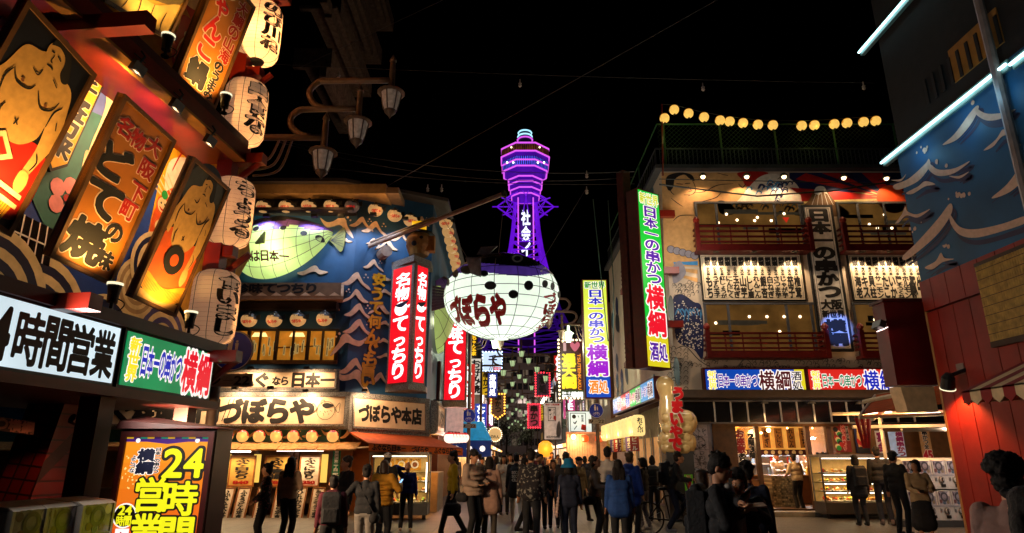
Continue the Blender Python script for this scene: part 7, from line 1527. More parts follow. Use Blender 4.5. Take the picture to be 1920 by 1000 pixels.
cable('sagging cable running from the near lamp towards the tower', [(500, 258, 20), (1190, 322, 20)], .012, cab, .5); cable('lower sagging cable behind the support pole', [(520, 266, 20), (1190, 332, 20.5)], .012, cab, .65); cable('faint cable below the lookout of the tower', [(540, 305, 21), (1190, 345, 21)], .012, cab, .3, ((1100, 326, 20.8), (1100, 356, 20.8), (802, 352, 20.8), (828, 352, 20.8)))
cable('black cable sagging over the mural restaurant windows', [(1236, 346, 19.2), (1420, 368, 19.2), (1560, 358, 19.2), (1690, 338, 19.2)], .03, cabb); cable('thin black cable under the roof lamps of the mural restaurant', [(1236, 336, 19.4), (1690, 345, 19.4)], .015, cabb)
cable('green cable hanging down left of the yellow vertical sign', [(1112, 374, 24), (1128, 530, 25), (1140, 640, 25)], .02, M('cable_teal', '#2a4440')); cable('second green cable hanging beside the rusty pylon', [(1140, 376, 24), (1151, 540, 24.5), (1150, 650, 24.5)], .02, M('cable_teal', '#2a4440'))
# ---------------------------------------------------------------- dark block with ledges behind the paper lanterns
def dark_block():
    t = thing('dark_block', 'unlit high block with stepped ledges above the blue restaurant roof', 'building', (-9, 24, 10.4)); cm = M('ledge_concrete', '#54463e', rough=1, spec=0, var=.3, bump=.3); m = MB(); m.b2((-14, 20.5, 10.4), (-7.6, 33, 32), M('block_wall', (.002, .0015, .0015), rough=1, spec=0)); m.build('wall', t)
    for x, y in ((738, 45), (716, 105), (697, 165), (680, 232), (640, 8)):
        p = PX(x, y, -6.6); b = MB(); b.b2((-8, 20.3, p[2] - .5), (-6.6, p[1], p[2] + .3), cm); b.b2((-7, 20.3, p[2] - .9), (-6.75, p[1] - 1.2, p[2] - .503), cm); b.build('ledge', t)
    lamp('ledge_fill', 'POINT', (-4.6, 22, 13), 70, '#ffc0a0', t, size=1)  # fill lamp added so the ledges show, nothing on the block shines
dark_block()
# ---------------------------------------------------------------- shops down the street
def far_shop(side, y0, y1, h, col, lit, seed, label, tx):
    rg = random.Random(seed); X = -3. if side < 0 else 5.; Xo = X + side * 9; t = thing('street_shop', label, 'shop', (X, (y0 + y1) / 2, 0)); m = MB(); m.b2((min(X, Xo), y0, 0), (max(X, Xo), y1 - .02, h), M('shop_wall_%s' % col.strip('#'), col, rough=.7, var=.25)); m.build('wall', t)
    f = MB(); y = y0 + .3
    while y < y1 - 1: f.b2((X - side * .05 - .01, y, .5), (X - side * .05 + .01, min(y + 1.1, y1 - .3), 2.3), E('shopfront_%d' % (seed % 3), ('#ffb868', '#ffd8a0', '#f0e0d0')[seed % 3], lit, .5, 1.5)); y += 1.5
    f.build('lit_front', t); a = MB(); a.hexa([(X, y0 + .1, 3.0), (X, y1 - .1, 3.0), (X - side * 1.1, y1 - .1, 2.6), (X - side * 1.1, y0 + .1, 2.6)], [(X, y0 + .1, 3.08), (X, y1 - .1, 3.08), (X - side * 1.1, y1 - .1, 2.68), (X - side * 1.1, y0 + .1, 2.68)], M('awning_%d' % (seed % 4), ('#7a2a18', '#22324a', '#6a5a3a', '#3a2a24')[seed % 4])); a.build('awning', t)
    z = 4.2
    while z < h - 1:
        y = y0 + .8
        while y < y1 - 1: w_ = MB(); w_.b2((X - side * .03 - .004, y, z), (X - side * .03 + .004, y + 1, z + 1.1), E('upper_lit', '#e8b060', .22, .5, 1.2) if rg.random() < .4 else M('night_glass', (.01, .01, .012), rough=.1)); w_.build('window', t); y += 1.9
        z += 2.6
    yl_ = y0 + .6; q = Q((X - side * (.1 if side > 0 else 1.), yl_, h * .8), (X - side * (1. if side > 0 else .1), yl_, h * .8), (X - side * (1. if side > 0 else .1), yl_, h * .8 - 2.4), (X - side * (.1 if side > 0 else 1.), yl_, h * .8 - 2.4))
    if side > 0: q = Q(q.c[1], q.c[0], q.c[3], q.c[2])
    if q.c[0][0] > q.c[1][0]: q = Q(q.c[1], q.c[0], q.c[3], q.c[2])
    s = MB(); slab(s, q, E('far_sign_%d' % (seed % 5), ('#d82a20', '#e8e0d0', '#2a48c0', '#e0b020', '#d84a8a')[seed % 5], .75), .15); text(s, q, tx, (.15, .03, .85, .97), [(lw if seed % 5 in (0, 2, 4) else ink, .04, .006)], True, N=24); s.build('sign', t)
    y = y0 + .5
    while y < y1: l = MB(); l.ball((X - side * 1.15, y, 2.4), .14, E('far_lantern_%d' % (seed % 2), ('#ffb060', '#ffe0c0')[seed % 2], 2.2), 8, 6); l.build('lantern', t); y += 1.3
    if y0 < 70: lamp('shop_spill', 'POINT', (X - side * 1.2, (y0 + y1) / 2, 1.9), 150, '#ffb878', t, size=.4)
k = 0
for side, nm in ((-1, 'left'), (1, 'right')):
    y = 34. if side < 0 else 33.2
    for i, (d, h, col, tx) in enumerate(((9, 8, '#5a3a24', 'ふぐ料理'), (8, 10, '#4a4440', 'お好み焼'), (10, 7, '#6a4a30', 'たこ焼き'), (11, 12, '#3a3a44', '串かつ'), (12, 9, '#5a4a40', '寿司'), (15, 13, '#44382e', 'うどん'), (18, 10, '#54443a', '居酒屋'))):
        if side > 0: h += 1.5; tx = ('立ち呑み', 'どて焼', 'ホルモン', '将棋', '喫茶', '射的', 'スマートボール')[i]
        far_shop(side, y, y + d, h, col, .9, k, '%s shop on the %s side beyond the corner restaurants' % (('first', 'second', 'third', 'fourth', 'fifth', 'sixth', 'seventh')[i], nm), tx); y += d; k += 1
def office():
    t = thing('office_block', 'wide office block with bands of windows below the tower', 'building', (3, 156, 0)); m = MB(); zt = PY(980, 662, 155)[2]; m.b2((-14, 155, 0), (20, 170, zt), M('office_wall', '#4a4240', rough=.8)); m.build('wall', t); w_ = MB(); rg = random.Random(9); z = 4
    while z < zt - 2:
        x = -13.5
        while x < 19: w_.b2((x, 154.9, z), (x + 1.1, 154.98, z + 1.5), E('office_lit', '#b8a890', .1, .5, .8) if rg.random() < .3 else M('night_glass', (.01, .01, .012), rough=.1)); x += 1.35
        z += 3.2
    o = w_.build('windows', t); o['kind'] = 'stuff'; lamp('office_wash', 'POINT', (3, 140, 14), 5000, '#ffe0d0', t, size=2)
office()
def tree(p, r, h, seed, label):
    t = thing('tree', label, 'tree', p); m = MB(); bk = M('bark', '#3a2c20'); m.tube([p, A(p) + A([.1, 0, h * .5]), A(p) + A([0, .1, h * .8])], [.22, .16, .06], bk, 7)
    for k in range(6): an = k * 1.1; m.tube([A(p) + A([0, 0, h * (.35 + .06 * k)]), A(p) + A([r * .7 * math.cos(an), r * .5 * math.sin(an), h * (.55 + .06 * k)])], [.08, .02], bk, 5)
    m.build('trunk', t); rg = np.random.default_rng(seed); c = MB(); cl = [A(p) + A([rg.normal(0, r * .45), rg.normal(0, r * .4), h * .68 + rg.normal(0, r * .38)]) for _ in range(26)]; lm = [M('leaf_dark', (.03, .045, .02)), M('leaf_mid', (.06, .08, .03))]
    for k in range(2600):
        o = cl[k % 26] + rg.normal(0, r * .17, 3); a, b = nrm(rg.normal(0, 1, 3)) * .16, nrm(rg.normal(0, 1, 3)) * .1; c.add([o - a, o + b, o + a, o - b], [(0, 1, 2, 3)], lm[k % 2])
    c.build('crown', t)
tree((-1.2, 138, 0), 3.6, 11, 1, 'dark tree closing the far end of the street'); tree((3.2, 144, 0), 3., 9, 2, 'second dark tree right of the first at the far end')
# ---------------------------------------------------------------- individual signs over the street
def bulb_sign(name, label, q, face, L, bulbs, bs, bc, shape=None, cat='sign', th=.15):
    t = thing(name, label, cat, q(.5, 1)); m = MB(); f = MB()
    if shape: m.prism([q(a, b, -.02) for a, b in shape], -q.n * th, blk); art(f, q, shape, face, .0)
    else: slab(m, q, blk, th, -.012, .04); slab(f, q, face, .012)
    m.build('case', t); f.build('face', t); x = MB(); 
    for s_, b, ly, v in L: text(x, q, s_, b, ly, v, N=32)
    if L: x.build('lettering', t)
    if bulbs:
        out = shape or [(0, 0), (1, 0), (1, 1), (0, 1)]; b = MB(); n = len(out)
        for i in range(n):
            p0, p1 = q(*out[i], .03), q(*out[(i + 1) % n], .03); kk = max(2, int(np.linalg.norm(p1 - p0) / bulbs))
            for j in range(kk): b.ball(p0 + (p1 - p0) * j / kk, bs, bc, 6, 4)
        b.build('bulb_border', t)
    return t
wm_ = E('bulb_white', '#ffe0b0', 3.); rb_ = E('bulb_red', '#ff3040', 2.6); yb_ = E('bulb_amber', '#ffb040', 3.)
G_ = lambda c_, w_=.04, h=.012: [(c_, w_, h)]
q = QY(30, 1047, 638, 1098, 747); tt = bulb_sign('bulb_sign', 'dark red sign framed in white bulbs with a heart and yellow characters', q, E('face_oxblood', '#4a0c10', .6), [('I', (.08, .03, .4, .2), G_(E('letter_pale', '#d8a8a8', .8)), False), ('通天閣', (.12, .24, .66, .84), G_(E('letter_yellow', '#ffe61e', 1.), .06), True), ('横綱', (.44, .89, .9, .985), G_(lw, .05), False), ('日本一の', (.1, .89, .42, .935), G_(lw, .03), False), ('串かつ', (.1, .94, .42, .985), G_(lw, .03), False)], .17, .055, wm_)
m = MB(); blob(m, q, [(.64, .2), (.47, .11), (.47, .05), (.55, .035), (.64, .07), (.73, .035), (.82, .05), (.82, .11)], E('heart_pink', '#c86478', .9), .014)
for i, ch in enumerate('TSUTENKAKU'): text(m, Q(q(.88, .24), q(.88, .86), q(.7, .86), q(.7, .24)), ch, (i / 10, .1, (i + 1) / 10, .9), G_(E('letter_orange', '#f08a1a', 1.), .04), N=24)
art(m, q, [(.02, .86), (.98, .86), (.98, .99), (.02, .99)], E('face_olive', '#3a4a10', .5), .004); m.build('heart_and_latin', tt)
def poster_logo(a, q, s, b):
    x0, y0, x1, y1 = b; w_, h_ = x1 - x0, y1 - y0; frame(a, q.sub(*b), ink, .03, .012, .004); L_ = lambda u, v: (x0 + w_ * u, y0 + h_ * v); disc(a, q, L_(.25, .2), .13 * s, ink, .012, 12); stroke(a, q, [L_(.5, .14), L_(.56, .24)], .05 * s, ink, .012); stroke(a, q, [L_(.2, .48), L_(.3, .56), L_(.42, .42)], .08 * s, ink, .012); stroke(a, q, [L_(.24, .88), L_(.42, .68)], .07 * s, ink, .012); text(a, q, '新世界', L_(.7, .1) + L_(.86, .5), G_(ink, .02), True, N=22); art(a, q, [L_(.72, .6), L_(1.0, .65), L_(.95, .95), L_(.66, .88)], redp, .014)
q = QY(34, 1020, 756, 1053, 824); tt = bulb_sign('poster_board', 'tall grey white poster board with black brush logo hung over the street', q, M('board_offwhite', '#b8b0b0', em=.25), [('本日さかな食堂', (.1, .9, .9, .97), G_(ink, .03), False), ('串かつ居酒屋', (.08, .02, .92, .07), G_(redp, .03), False)], 0, 0, None); m = MB(); poster_logo(m, q, .5, (.22, .12, .7, .5)); blob(m, q, [(.75, .6), (.9, .5), (.98, .75), (.9, .92), (.7, .88)], M('photo_grey', '#5a5a60'), .006); m.build('print', tt)
q = QY(33.6, 1066, 772, 1110, 822); tt = bulb_sign('lantern_sign', 'white lit box sign with black brush logo and red stamp', q, E('face_white', '#e4efe4', .95), [('1Fカウンター席', (.06, .82, .94, .9), G_(ink, .02), False), ('2F座敷あります', (.06, .9, .94, .985), G_(ink, .02), False)], 0, 0, None, th=1.); m = MB(); poster_logo(m, q, .8, (.06, .05, .76, .76)); m.build('print', tt); s_ = MB(); s_.b2((q.c[0][0] - .02, 33.62, q.c[3][2]), (q.c[0][0] - .005, 34.55, q.c[0][2]), E('face_white', '#e4efe4', .95)); s_.build('side_face', tt)
q = QY(44, 1004, 699, 1031, 743); bulb_sign('bulb_sign', 'upper small sign framed in red bulbs', q, E('face_dusk', '#4a2a3a', .5), [('酒処', (.2, .1, .8, .9), G_(ink, .04), True)], .16, .06, rb_); q = QY(41, 990, 758, 1013, 802); bulb_sign('bulb_sign', 'lower small sign framed in red bulbs with black characters', q, E('face_rose', '#a83048', .6), [('串かつ', (.2, .05, .8, .95), G_(ink, .05), True)], .14, .055, rb_)
q = QY(40, 921, 739, 946, 776); bulb_sign('bulb_sign', 'pointed brown sign framed in amber bulbs', q, E('face_brown', '#6a3a1c', .5), [('串かつ', (.3, .05, .75, .95), G_(ink, .05), True)], .16, .055, yb_, [(0, 0), (1, 0), (1, 1), (.5, 1.25), (0, 1)])
q = QY(46, 905, 660, 941, 696); bulb_sign('bulb_sign', 'pale blue lit billboard framed in white bulbs with a dark swirl', q, E('face_ice', '#d0e4ff', 1.), [('千', (.3, .15, .75, .7), G_(navy, .03), False), ('はなび', (.55, .78, .98, .96), G_(Er, .05), False)], .2, .06, E('bulb_blue', '#c0d8ff', 3.)); q = QY(36, 884, 622, 894, 668); bulb_sign('neon_sign', 'narrow sign of yellow glowing characters beyond the flat red sign', q, M('face_black', (.01, .01, .01)), [('山ちゃん本家', (.1, .02, .9, .98), G_(E('letter_amber', '#ffc020', 1.2), .05), True)], 0, 0, None)
q = QY(38, 915, 700, 932, 745); bulb_sign('neon_sign', 'blue lit vertical sign above the pointed brown sign', q, E('face_cobalt', '#2030a0', .6), [('寿司処', (.15, .05, .85, .95), G_(lw, .04), True)], 0, 0, None)
t = thing('round_bulb_sign', 'round cream sign ringed with bulbs low on the left of the street', 'sign', PY(928, 840, 36)); c = PY(928, 815, 36); m = MB(); m.lathe(c, [(.36, -.1), (.36, 0)], E('face_cream', '#e8b878', .8), 24, (0, -1, 0)); m.build('face', t); b = MB()
for k in range(22): b.ball(c + A([.37 * math.cos(k * .2856), -.05, .37 * math.sin(k * .2856)]), .035, wm_, 6, 4)
b.build('bulb_border', t); x = MB(); text(x, Q(c + A([-.3, -.02, .3]), c + A([.3, -.02, .3]), c + A([.3, -.02, -.3]), c + A([-.3, -.02, -.3])), 'のれん', (.1, .55, .9, .85), G_(ink, .03), N=24); x.build('lettering', t)
fl = None
for k in range(6):
    p = PY(842 + 6 * k, 821, 25 + .8 * k)
    if fl is None: fl = round_lantern(p, .2, label='bright red and white lantern in the row beyond the orange awning', name='festival_lantern', group='red and white lanterns beyond the awning', cols=('#ffd8c8', '#e02020'), em=1.6)
    else: copy_tree(fl, p)
lamp('festival_glow', 'POINT', PY(850, 815, 24), 60, '#ffb0a0', fl, size=.2)
m = MB(); p = PY(1023, 842, 30); m.lathe(p, [(.12, -.35), (.3, -.22), (.34, 0), (.3, .22), (.12, .35)], E('lantern_orange', '#ff9a28', 1.5), 14); tag(m.build('orange_lantern', None, True, p), 'large glowing orange lantern hanging low right of the street', 'lantern'); lamp('orange_glow', 'POINT', p + A([0, -.6, 0]), 60, '#ffa040', None, size=.3)
m = MB(); qf_ = QY(27.5, 832, 764, 868, 812); slab(m, qf_, M('lit_wall_pale', '#d8b8b0', em=.35), .1); tag(m.build('pale_board', None, loc=qf_(.5, 1)), 'blank pale lit board below the flat red sign', 'board')
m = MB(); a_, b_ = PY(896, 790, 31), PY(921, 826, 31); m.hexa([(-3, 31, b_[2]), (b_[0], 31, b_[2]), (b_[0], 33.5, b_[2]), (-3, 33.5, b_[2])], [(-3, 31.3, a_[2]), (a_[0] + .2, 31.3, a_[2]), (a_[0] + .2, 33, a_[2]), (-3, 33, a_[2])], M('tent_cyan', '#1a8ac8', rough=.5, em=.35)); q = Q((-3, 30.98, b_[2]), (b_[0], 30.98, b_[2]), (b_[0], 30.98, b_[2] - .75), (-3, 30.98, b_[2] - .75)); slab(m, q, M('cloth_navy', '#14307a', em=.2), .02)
for s_ in (.2, .5, .8): disc(m, q, (s_, .5), .14, E('letter_white', '#fff4ee', 1.1), .004, 8)
tag(m.build('blue_canopy', None, loc=(-3, 31, 0)), 'bright blue shop canopy with navy hanging cloths on the left of the street', 'canopy')
# slatted glowing stall front on the right
t = thing('slatted_stall', 'stall front of glowing pale slats below the white box sign', 'stall', (3.6, 33, 0)); m = MB(); x = 2.75; sm_ = M('slat_pale', '#c89a70', rough=.5, em=.12)
while x < 4.9: m.b2((x, 33., 0), (x + .1, 33.06, 2.7), sm_); x += .125
m.build('slats', t); m = MB(); m.b2((2.7, 33.08, 0), (4.95, 33.12, 2.8), E('stall_glow', '#e89058', .6, .4, 1.)); m.build('back_panel', t); m = MB(); m.ball((3.05, 32.8, 2.55), .13, E('bulb_warm', '#ffcf80', 9), 8, 6); m.build('bulb', t); lamp('stall_light', 'POINT', (3.1, 32.4, 2.4), 130, '#ffc890', t, size=.15)
for x in (3.6, 4.3): m = MB(); m.lathe((x, 32.7, 2.3), [(.1, 0), (.18, .06), (.18, .26), (.1, .32)], E('lantern_vermilion', '#ff5a1c', 1.1), 12); m.build('lantern', t)
pn = None
for k in range(7):
    y = 22.2 + .9 * k; m = MB(); q = Q((RX - 1.25, y, 2.28), (RX - .95, y, 2.28), (RX - .95, y, 1.8), (RX - 1.25, y, 1.8)); slab(m, q, M('streamer_%d' % (k % 4), ('#a83a3a', '#6a5aa0', '#c8a860', '#7a2a4a')[k % 4]), .01); text(m, q, ('ビール', '串かつ', '寿司')[k % 3], (.2, .05, .8, .95), [(white, .04, .004)], True, N=20); tag(m.build('paper_streamer', None, loc=q(.5, 0)), 'small %s menu slip hanging below the cream lanterns' % ('red', 'violet', 'straw', 'plum')[k % 4], 'menu slip', 'menu slips below the cream lanterns')
# ================================================================ PEOPLE
def organic(mb, vox, sm=3):
    """one continuous skin round overlapping shapes"""
    me = bpy.data.meshes.new('o'); me.from_pydata(mb.v, [], mb.f); o = bpy.data.objects.new('o', me); COL.objects.link(o)
    r = o.modifiers.new('r', 'REMESH'); r.mode = 'VOXEL'; r.voxel_size = vox
    s = o.modifiers.new('s', 'SMOOTH'); s.factor = .5; s.iterations = sm
    bpy.context.view_layer.update(); m2 = bpy.data.meshes.new_from_object(o.evaluated_get(bpy.context.evaluated_depsgraph_get()))
    v = [tuple(p.co) for p in m2.vertices]; f = [tuple(p.vertices) for p in m2.polygons]
    bpy.data.objects.remove(o); bpy.data.meshes.remove(me); bpy.data.meshes.remove(m2); return v, f
def cap(mb, a, b, r0, r1, n=12):
    a, b = A(a), A(b); mb.tube([a, b], [r0, r1], None, n); mb.ball(a, r0, None, n, 8); mb.ball(b, r1, None, n, 8)
def ik(a, c, l1, l2, pole):
    a, c = A(a), A(c); d = c - a; L = min(np.linalg.norm(d), (l1 + l2) * .998); d = nrm(d); x = (l1 * l1 - l2 * l2 + L * L) / (2 * L); y = math.sqrt(max(l1 * l1 - x * x, 0)); p = A(pole) - d * np.dot(pole, d); return a + d * x + nrm(p) * y, a + d * L
SKIN = M('skin', '#b07a58', rough=.5, var=.08, scale=20); HAIR = M('hair_black', (.012, .009, .008), spec=.2, rough=.7, var=.5, scale=40, bump=.4, bscale=60); HAIRB = M('hair_brown', (.035, .018, .01), rough=.45, var=.4, scale=40, bump=.2, bscale=90); GREYH = M('hair_grey', (.2, .19, .18), rough=.6)
def CL(n, c, **k): return M('cloth_' + n, c, rough=.85, var=.22, scale=7, bump=.5, bscale=30, **k)
BLK, NAVY, BEIGE, GREYC, DENIM, WHT = CL('black', (.012, .012, .014)), CL('midnight', (.012, .016, .035)), CL('beige', '#a88a72'), CL('grey', '#6a5e58'), CL('denim', '#3c4656'), CL('white', '#b8b0a8')
def person(label, px, top, Y, rz, up=BLK, low=BLK, hair='short', hc=HAIR, hem=.86, feet=((.1, 0), (-.1, 0)), hands=(None, None), lean=0, yaw=0, pitch=0, fat=0., shoe=BLK, sleeve=1., puff=0, skirt=0, extra=None, vox=.016, world_hands=False, bag=None, phone=False, glasses=False, group=None, h=None, shirt=0):
    zt = PY(px, top, Y)[2]; H = h or zt; k = H / 1.74; X = PY(px, 855, Y)[0]; t = thing('person', label, 'person', (X, Y, 0), group)
    c_, s_ = math.cos(R(rz)), math.sin(R(rz)); RT = A([[c_, s_, 0], [-s_, c_, 0], [0, 0, 1]]); OR = A([X, Y, 0]); Wd = lambda v: (A(v) * k) @ RT + OR
    la = R(lean); LR = lambda p: A([p[0], p[1] * math.cos(la) - (p[2] - .95) * math.sin(la), .95 + p[1] * math.sin(la) + (p[2] - .95) * math.cos(la)])
    hip = [A([sx * .09, 0, .92]) for sx in (1, -1)]; sh = [LR((sx * .175, .01, 1.41)) for sx in (1, -1)]; ft = [A([f[0], f[1], .08 + (f[2] if len(f) > 2 else 0)]) for f in feet]; kn = []
    for i in (0, 1): q_, a_ = ik(hip[i], ft[i], .43, .43, (0, -1, 0)); kn.append(q_); ft[i] = a_
    hd = []; el = []
    for i, sx in enumerate((1, -1)):
        w_ = hands[i]
        if w_ is None: w_ = LR((sx * .25, -.04, .86))
        elif world_hands: w_ = ((PY(*w_) - OR) @ RT.T) / k
        else: w_ = A(w_)
        e, c = ik(sh[i], w_, .28, .25, (sx * .5, .5, -.6)); el.append(e); hd.append(c)
    nk = LR((0, .01, 1.46)); hc0 = LR((0, -.02, 1.615)); y_, p_ = R(yaw), R(pitch)
    HR = A([[math.cos(y_), math.sin(y_), 0], [-math.sin(y_), math.cos(y_), 0], [0, 0, 1]]); PR = A([[1, 0, 0], [0, math.cos(p_), math.sin(p_)], [0, -math.sin(p_), math.cos(p_)]]); HM = PR @ HR
    hp = lambda v: hc0 + A(v) @ HM
    def fin(mb, name, mat, sm=3, v=None, par=None):
        vs, fs = organic(mb, (v or vox), sm); o = MB()
        if name == 'hair': am = .014 if hair == 'curly' else .004; vs = [A(p) + nrm(A(p) - hc0) * am * (noise.noise(Vector(p) * 55) + .5 * noise.noise(Vector(p) * 110)) for p in vs]
        o.add([Wd(p) for p in vs], fs, mat); return o.build(name, par or t, True)
    b = MB(); hb = lambda c, r: b.ball(hp(c), r, None, 16, 12, HM)
    hb((0, .015, .03), (.074, .093, .088)); hb((0, -.03, -.03), (.06, .068, .085)); hb((0, -.045, -.085), (.04, .044, .034)); hb((0, -.1, -.028), (.013, .022, .018)); hb((0, -.092, -.005), (.01, .016, .03)); hb((0, -.088, -.068), (.024, .012, .008)); hb((0, -.083, .012), (.05, .014, .012))
    for sx in (1, -1): hb((sx * .077, .01, -.02), (.012, .02, .032))
    cap(b, nk - A([0, 0, .06]), hp((0, .01, -.06)), .055, .05); cap(b, LR((-.1, .005, 1.37)), LR((.1, .005, 1.37)), .055, .055); cap(b, LR((0, 0, 1.28)), (0, 0, .97), .085, .085)
    for i, sx in enumerate((1, -1)):
        cap(b, sh[i], el[i], .045, .038); cap(b, el[i], hd[i], .037, .026); cap(b, hip[i], kn[i], .075, .052); cap(b, kn[i], ft[i], .05, .036); cap(b, ft[i] - A([0, -.02, .03]), ft[i] + A([0, -.13, -.045]), .03, .028)
        d = nrm(hd[i] - el[i]); ax = nrm(np.cross(d, [0, 0, 1.]) + A([1e-4, 0, 0])); pm = hd[i] + d * .045; b.box(pm, (.022, .07, .08), None, [nrm(np.cross(d, ax)), ax, d]); fl = -1 if hands[i] is not None else 0
        nm = nrm(np.cross(d, ax)); nm = nm * (1 if nm[2] > 0 else -1)
        for j in range(4):
            a0 = pm + ax * (.027 - .018 * j) + d * .035; L = (.036, .042, .039, .03)[j]; a1 = a0 + d * L + nm * .012; a2 = a1 + nrm(d + nm * 1.1) * L * .8; cap(b, a0, a1, .0085, .008, 7); cap(b, a1, a2, .008, .0068, 7)
        th = pm + ax * .034 * sx - d * .02; cap(b, th, th + nrm(ax * sx + d * .9 + nm * .5) * .05, .0115, .009, 7)
    fin(b, 'body', SKIN, 2, min(vox, .012))
    if abs(((rz + yaw + 180) % 360) - 180) < 115:
        e = MB()
        for sx in (1, -1):
            p = hp((sx * .031, -.084, -.002)); e.ball(Wd(p), (.011 * k, .006 * k, .006 * k), M('eye_white_p', (.5, .48, .45)), 8, 6, HM @ RT); e.ball(Wd(hp((sx * .031, -.089, -.002))), (.0055 * k, .004 * k, .0058 * k), ink, 8, 6, HM @ RT)
            e.tube([Wd(hp((sx * .018, -.094, .022))), Wd(hp((sx * .033, -.096, .027))), Wd(hp((sx * .05, -.082, .022)))], .0035 * k, HAIR, 5)
        e.ball(Wd(hp((0, -.098, -.066))), (.019 * k, .005 * k, .004 * k), M('lips', '#7a3a34'), 8, 6, HM @ RT); e.build('face_features', t)
    if glasses:
        g = MB()
        for sx in (1, -1): g.tube([Wd(hp((sx * .033 + .026 * math.cos(a_), -.104, -.004 + .021 * math.sin(a_)))) for a_ in np.linspace(0, 2 * math.pi, 17)], .002 * k, blk, 5); g.tube([Wd(hp((sx * .058, -.1, 0))), Wd(hp((sx * .078, .0, -.005)))], .002 * k, blk, 4)
        g.tube([Wd(hp((-.008, -.106, 0))), Wd(hp((.008, -.106, 0)))], .002 * k, blk, 4); g.build('glasses', t)
    # hair and hats
    rg = random.Random(int(px * 7 + top)); hm = MB(); bl = lambda c, r: hm.ball(hp(c), r, None, 14, 10, HM)
    bl((0, .024, .045), (.086, .1, .088)); bl((0, .05, -.01), (.076, .07, .085))
    if hair in ('bob', 'long', 'pony', 'bun'):
        for sx in (1, -1): bl((sx * .062, .025, -.03), (.032, .062, .085 if hair != 'bun' else .05))
        bl((0, .06, -.06), (.075, .055, .07))
        for x in (-.045, 0, .045): bl((x, -.068, .088), (.03, .02, .025))
    if hair == 'bob':
        for sx in (1, -1): bl((sx * .06, .02, -.085), (.036, .06, .05))
        bl((0, .06, -.1), (.085, .055, .05))
    if hair == 'long':
        for x in (-.07, -.025, .025, .07): cap(hm, hp((x, .06, -.05)), hp((x * 1.25, .09, -.36)), .05, .035)
        for sx in (1, -1): cap(hm, hp((sx * .07, .01, -.05)), hp((sx * .095, .03, -.3)), .032, .022)
    if hair == 'pony': cap(hm, hp((0, .11, .03)), hp((0, .15, -.16)), .035, .02)
    if hair == 'bun': bl((0, .09, .12), (.045, .045, .045))
    if hair in ('short', 'curly', 'messy'):
        n_ = {'short': 10, 'messy': 24, 'curly': 70}[hair]; rr = {'short': .018, 'messy': .022, 'curly': .036}[hair]
        for _ in range(n_):
            a_ = rg.uniform(0, 6.28); e_ = rg.uniform(.1, 1.4); bl((.085 * math.cos(a_) * math.cos(e_), .024 + .1 * math.sin(a_) * math.cos(e_) + .01, .045 + .09 * math.sin(e_)), rr)
    if hair != 'bald': fin(hm, 'hair', hc, 1 if hair == 'curly' else 2, min(vox, .012))
    if hair == 'bald': hm = MB(); bl((0, .06, -.02), (.074, .05, .06)); fin(hm, 'hair', GREYH, 1, .012)
    if extra in ('cap', 'whitecap'):
        m = MB(); m.ball(hp((0, .018, .06)), (.095, .11, .085), None, 16, 10, HM); cap(m, hp((-.05, -.1, .055)), hp((.05, -.1, .055)), .018, .018); cap(m, hp((-.04, -.16, .045)), hp((.04, -.16, .045)), .012, .012); cap(m, hp((0, -.1, .055)), hp((0, -.16, .045)), .03, .02); fin(m, 'cap', WHT if extra == 'whitecap' else BLK)
    if extra == 'bucket':
        m = MB(); m.lathe(Wd(hp((0, .01, .035))), [(.185 * k, -.03 * k), (.14 * k, .04 * k), (.115 * k, .05 * k), (.1 * k, .14 * k), (.07 * k, .16 * k), (.0, .163 * k)], CL('cyan', '#0a6a98'), 24); m.build('bucket_hat', t, True)
    # clothes
    f_ = fat; m = MB(); zl = hem; pf = .02 if puff else 0
    cap(m, LR((-.135, .005, 1.385)), LR((.135, .005, 1.385)), .068 + pf, .068 + pf); cap(m, LR((0, .01, 1.44)), LR((0, 0, 1.36)), .068, .1)
    cap(m, LR((-.085, 0, 1.28)), LR((.085, 0, 1.28)), .115 + f_ + pf, .115 + f_ + pf); cap(m, LR((-.075, 0, 1.12)), LR((.075, 0, 1.12)), .108 + f_ + pf, .108 + f_ + pf); cap(m, (-.075, 0, 1.), (.075, 0, 1.), .112 + f_ + pf, .112 + f_ + pf)
    for z in np.arange(.98, zl + .06, -.07): cap(m, (-.08 - (.98 - z) * .08, 0, z), (.08 + (.98 - z) * .08, 0, z), .112 + f_ + pf + (.98 - z) * .06, .112 + f_ + pf + (.98 - z) * .06)
    for i in (0, 1):
        w_ = el[i] + (hd[i] - el[i]) * (.93 * sleeve if sleeve > .5 else .02); cap(m, sh[i], el[i], .066 + pf, .056 + pf)
        if sleeve > .5: cap(m, el[i], w_, .056 + pf, .045 + pf * .6)
    if puff:
        for z in (1.3, 1.2, 1.1, 1., .92): m.lathe(LR((0, 0, z)), [(.2, -.03), (.222, 0), (.2, .03)], None, 18)
    if extra == 'hood': cap(m, LR((-.06, .07, 1.45)), LR((.06, .07, 1.45)), .06, .06)
    fin(m, 'jacket' if hem < .84 or puff else 'top', up, 3)
    if shirt: m = MB(); cap(m, LR((0, -.065, 1.44)), LR((0, -.13, 1.28)), .05, .045); cap(m, LR((0, -.13, 1.28)), (0, -.125, .9), .042, .04); fin(m, 'shirt', WHT)
    m = MB()
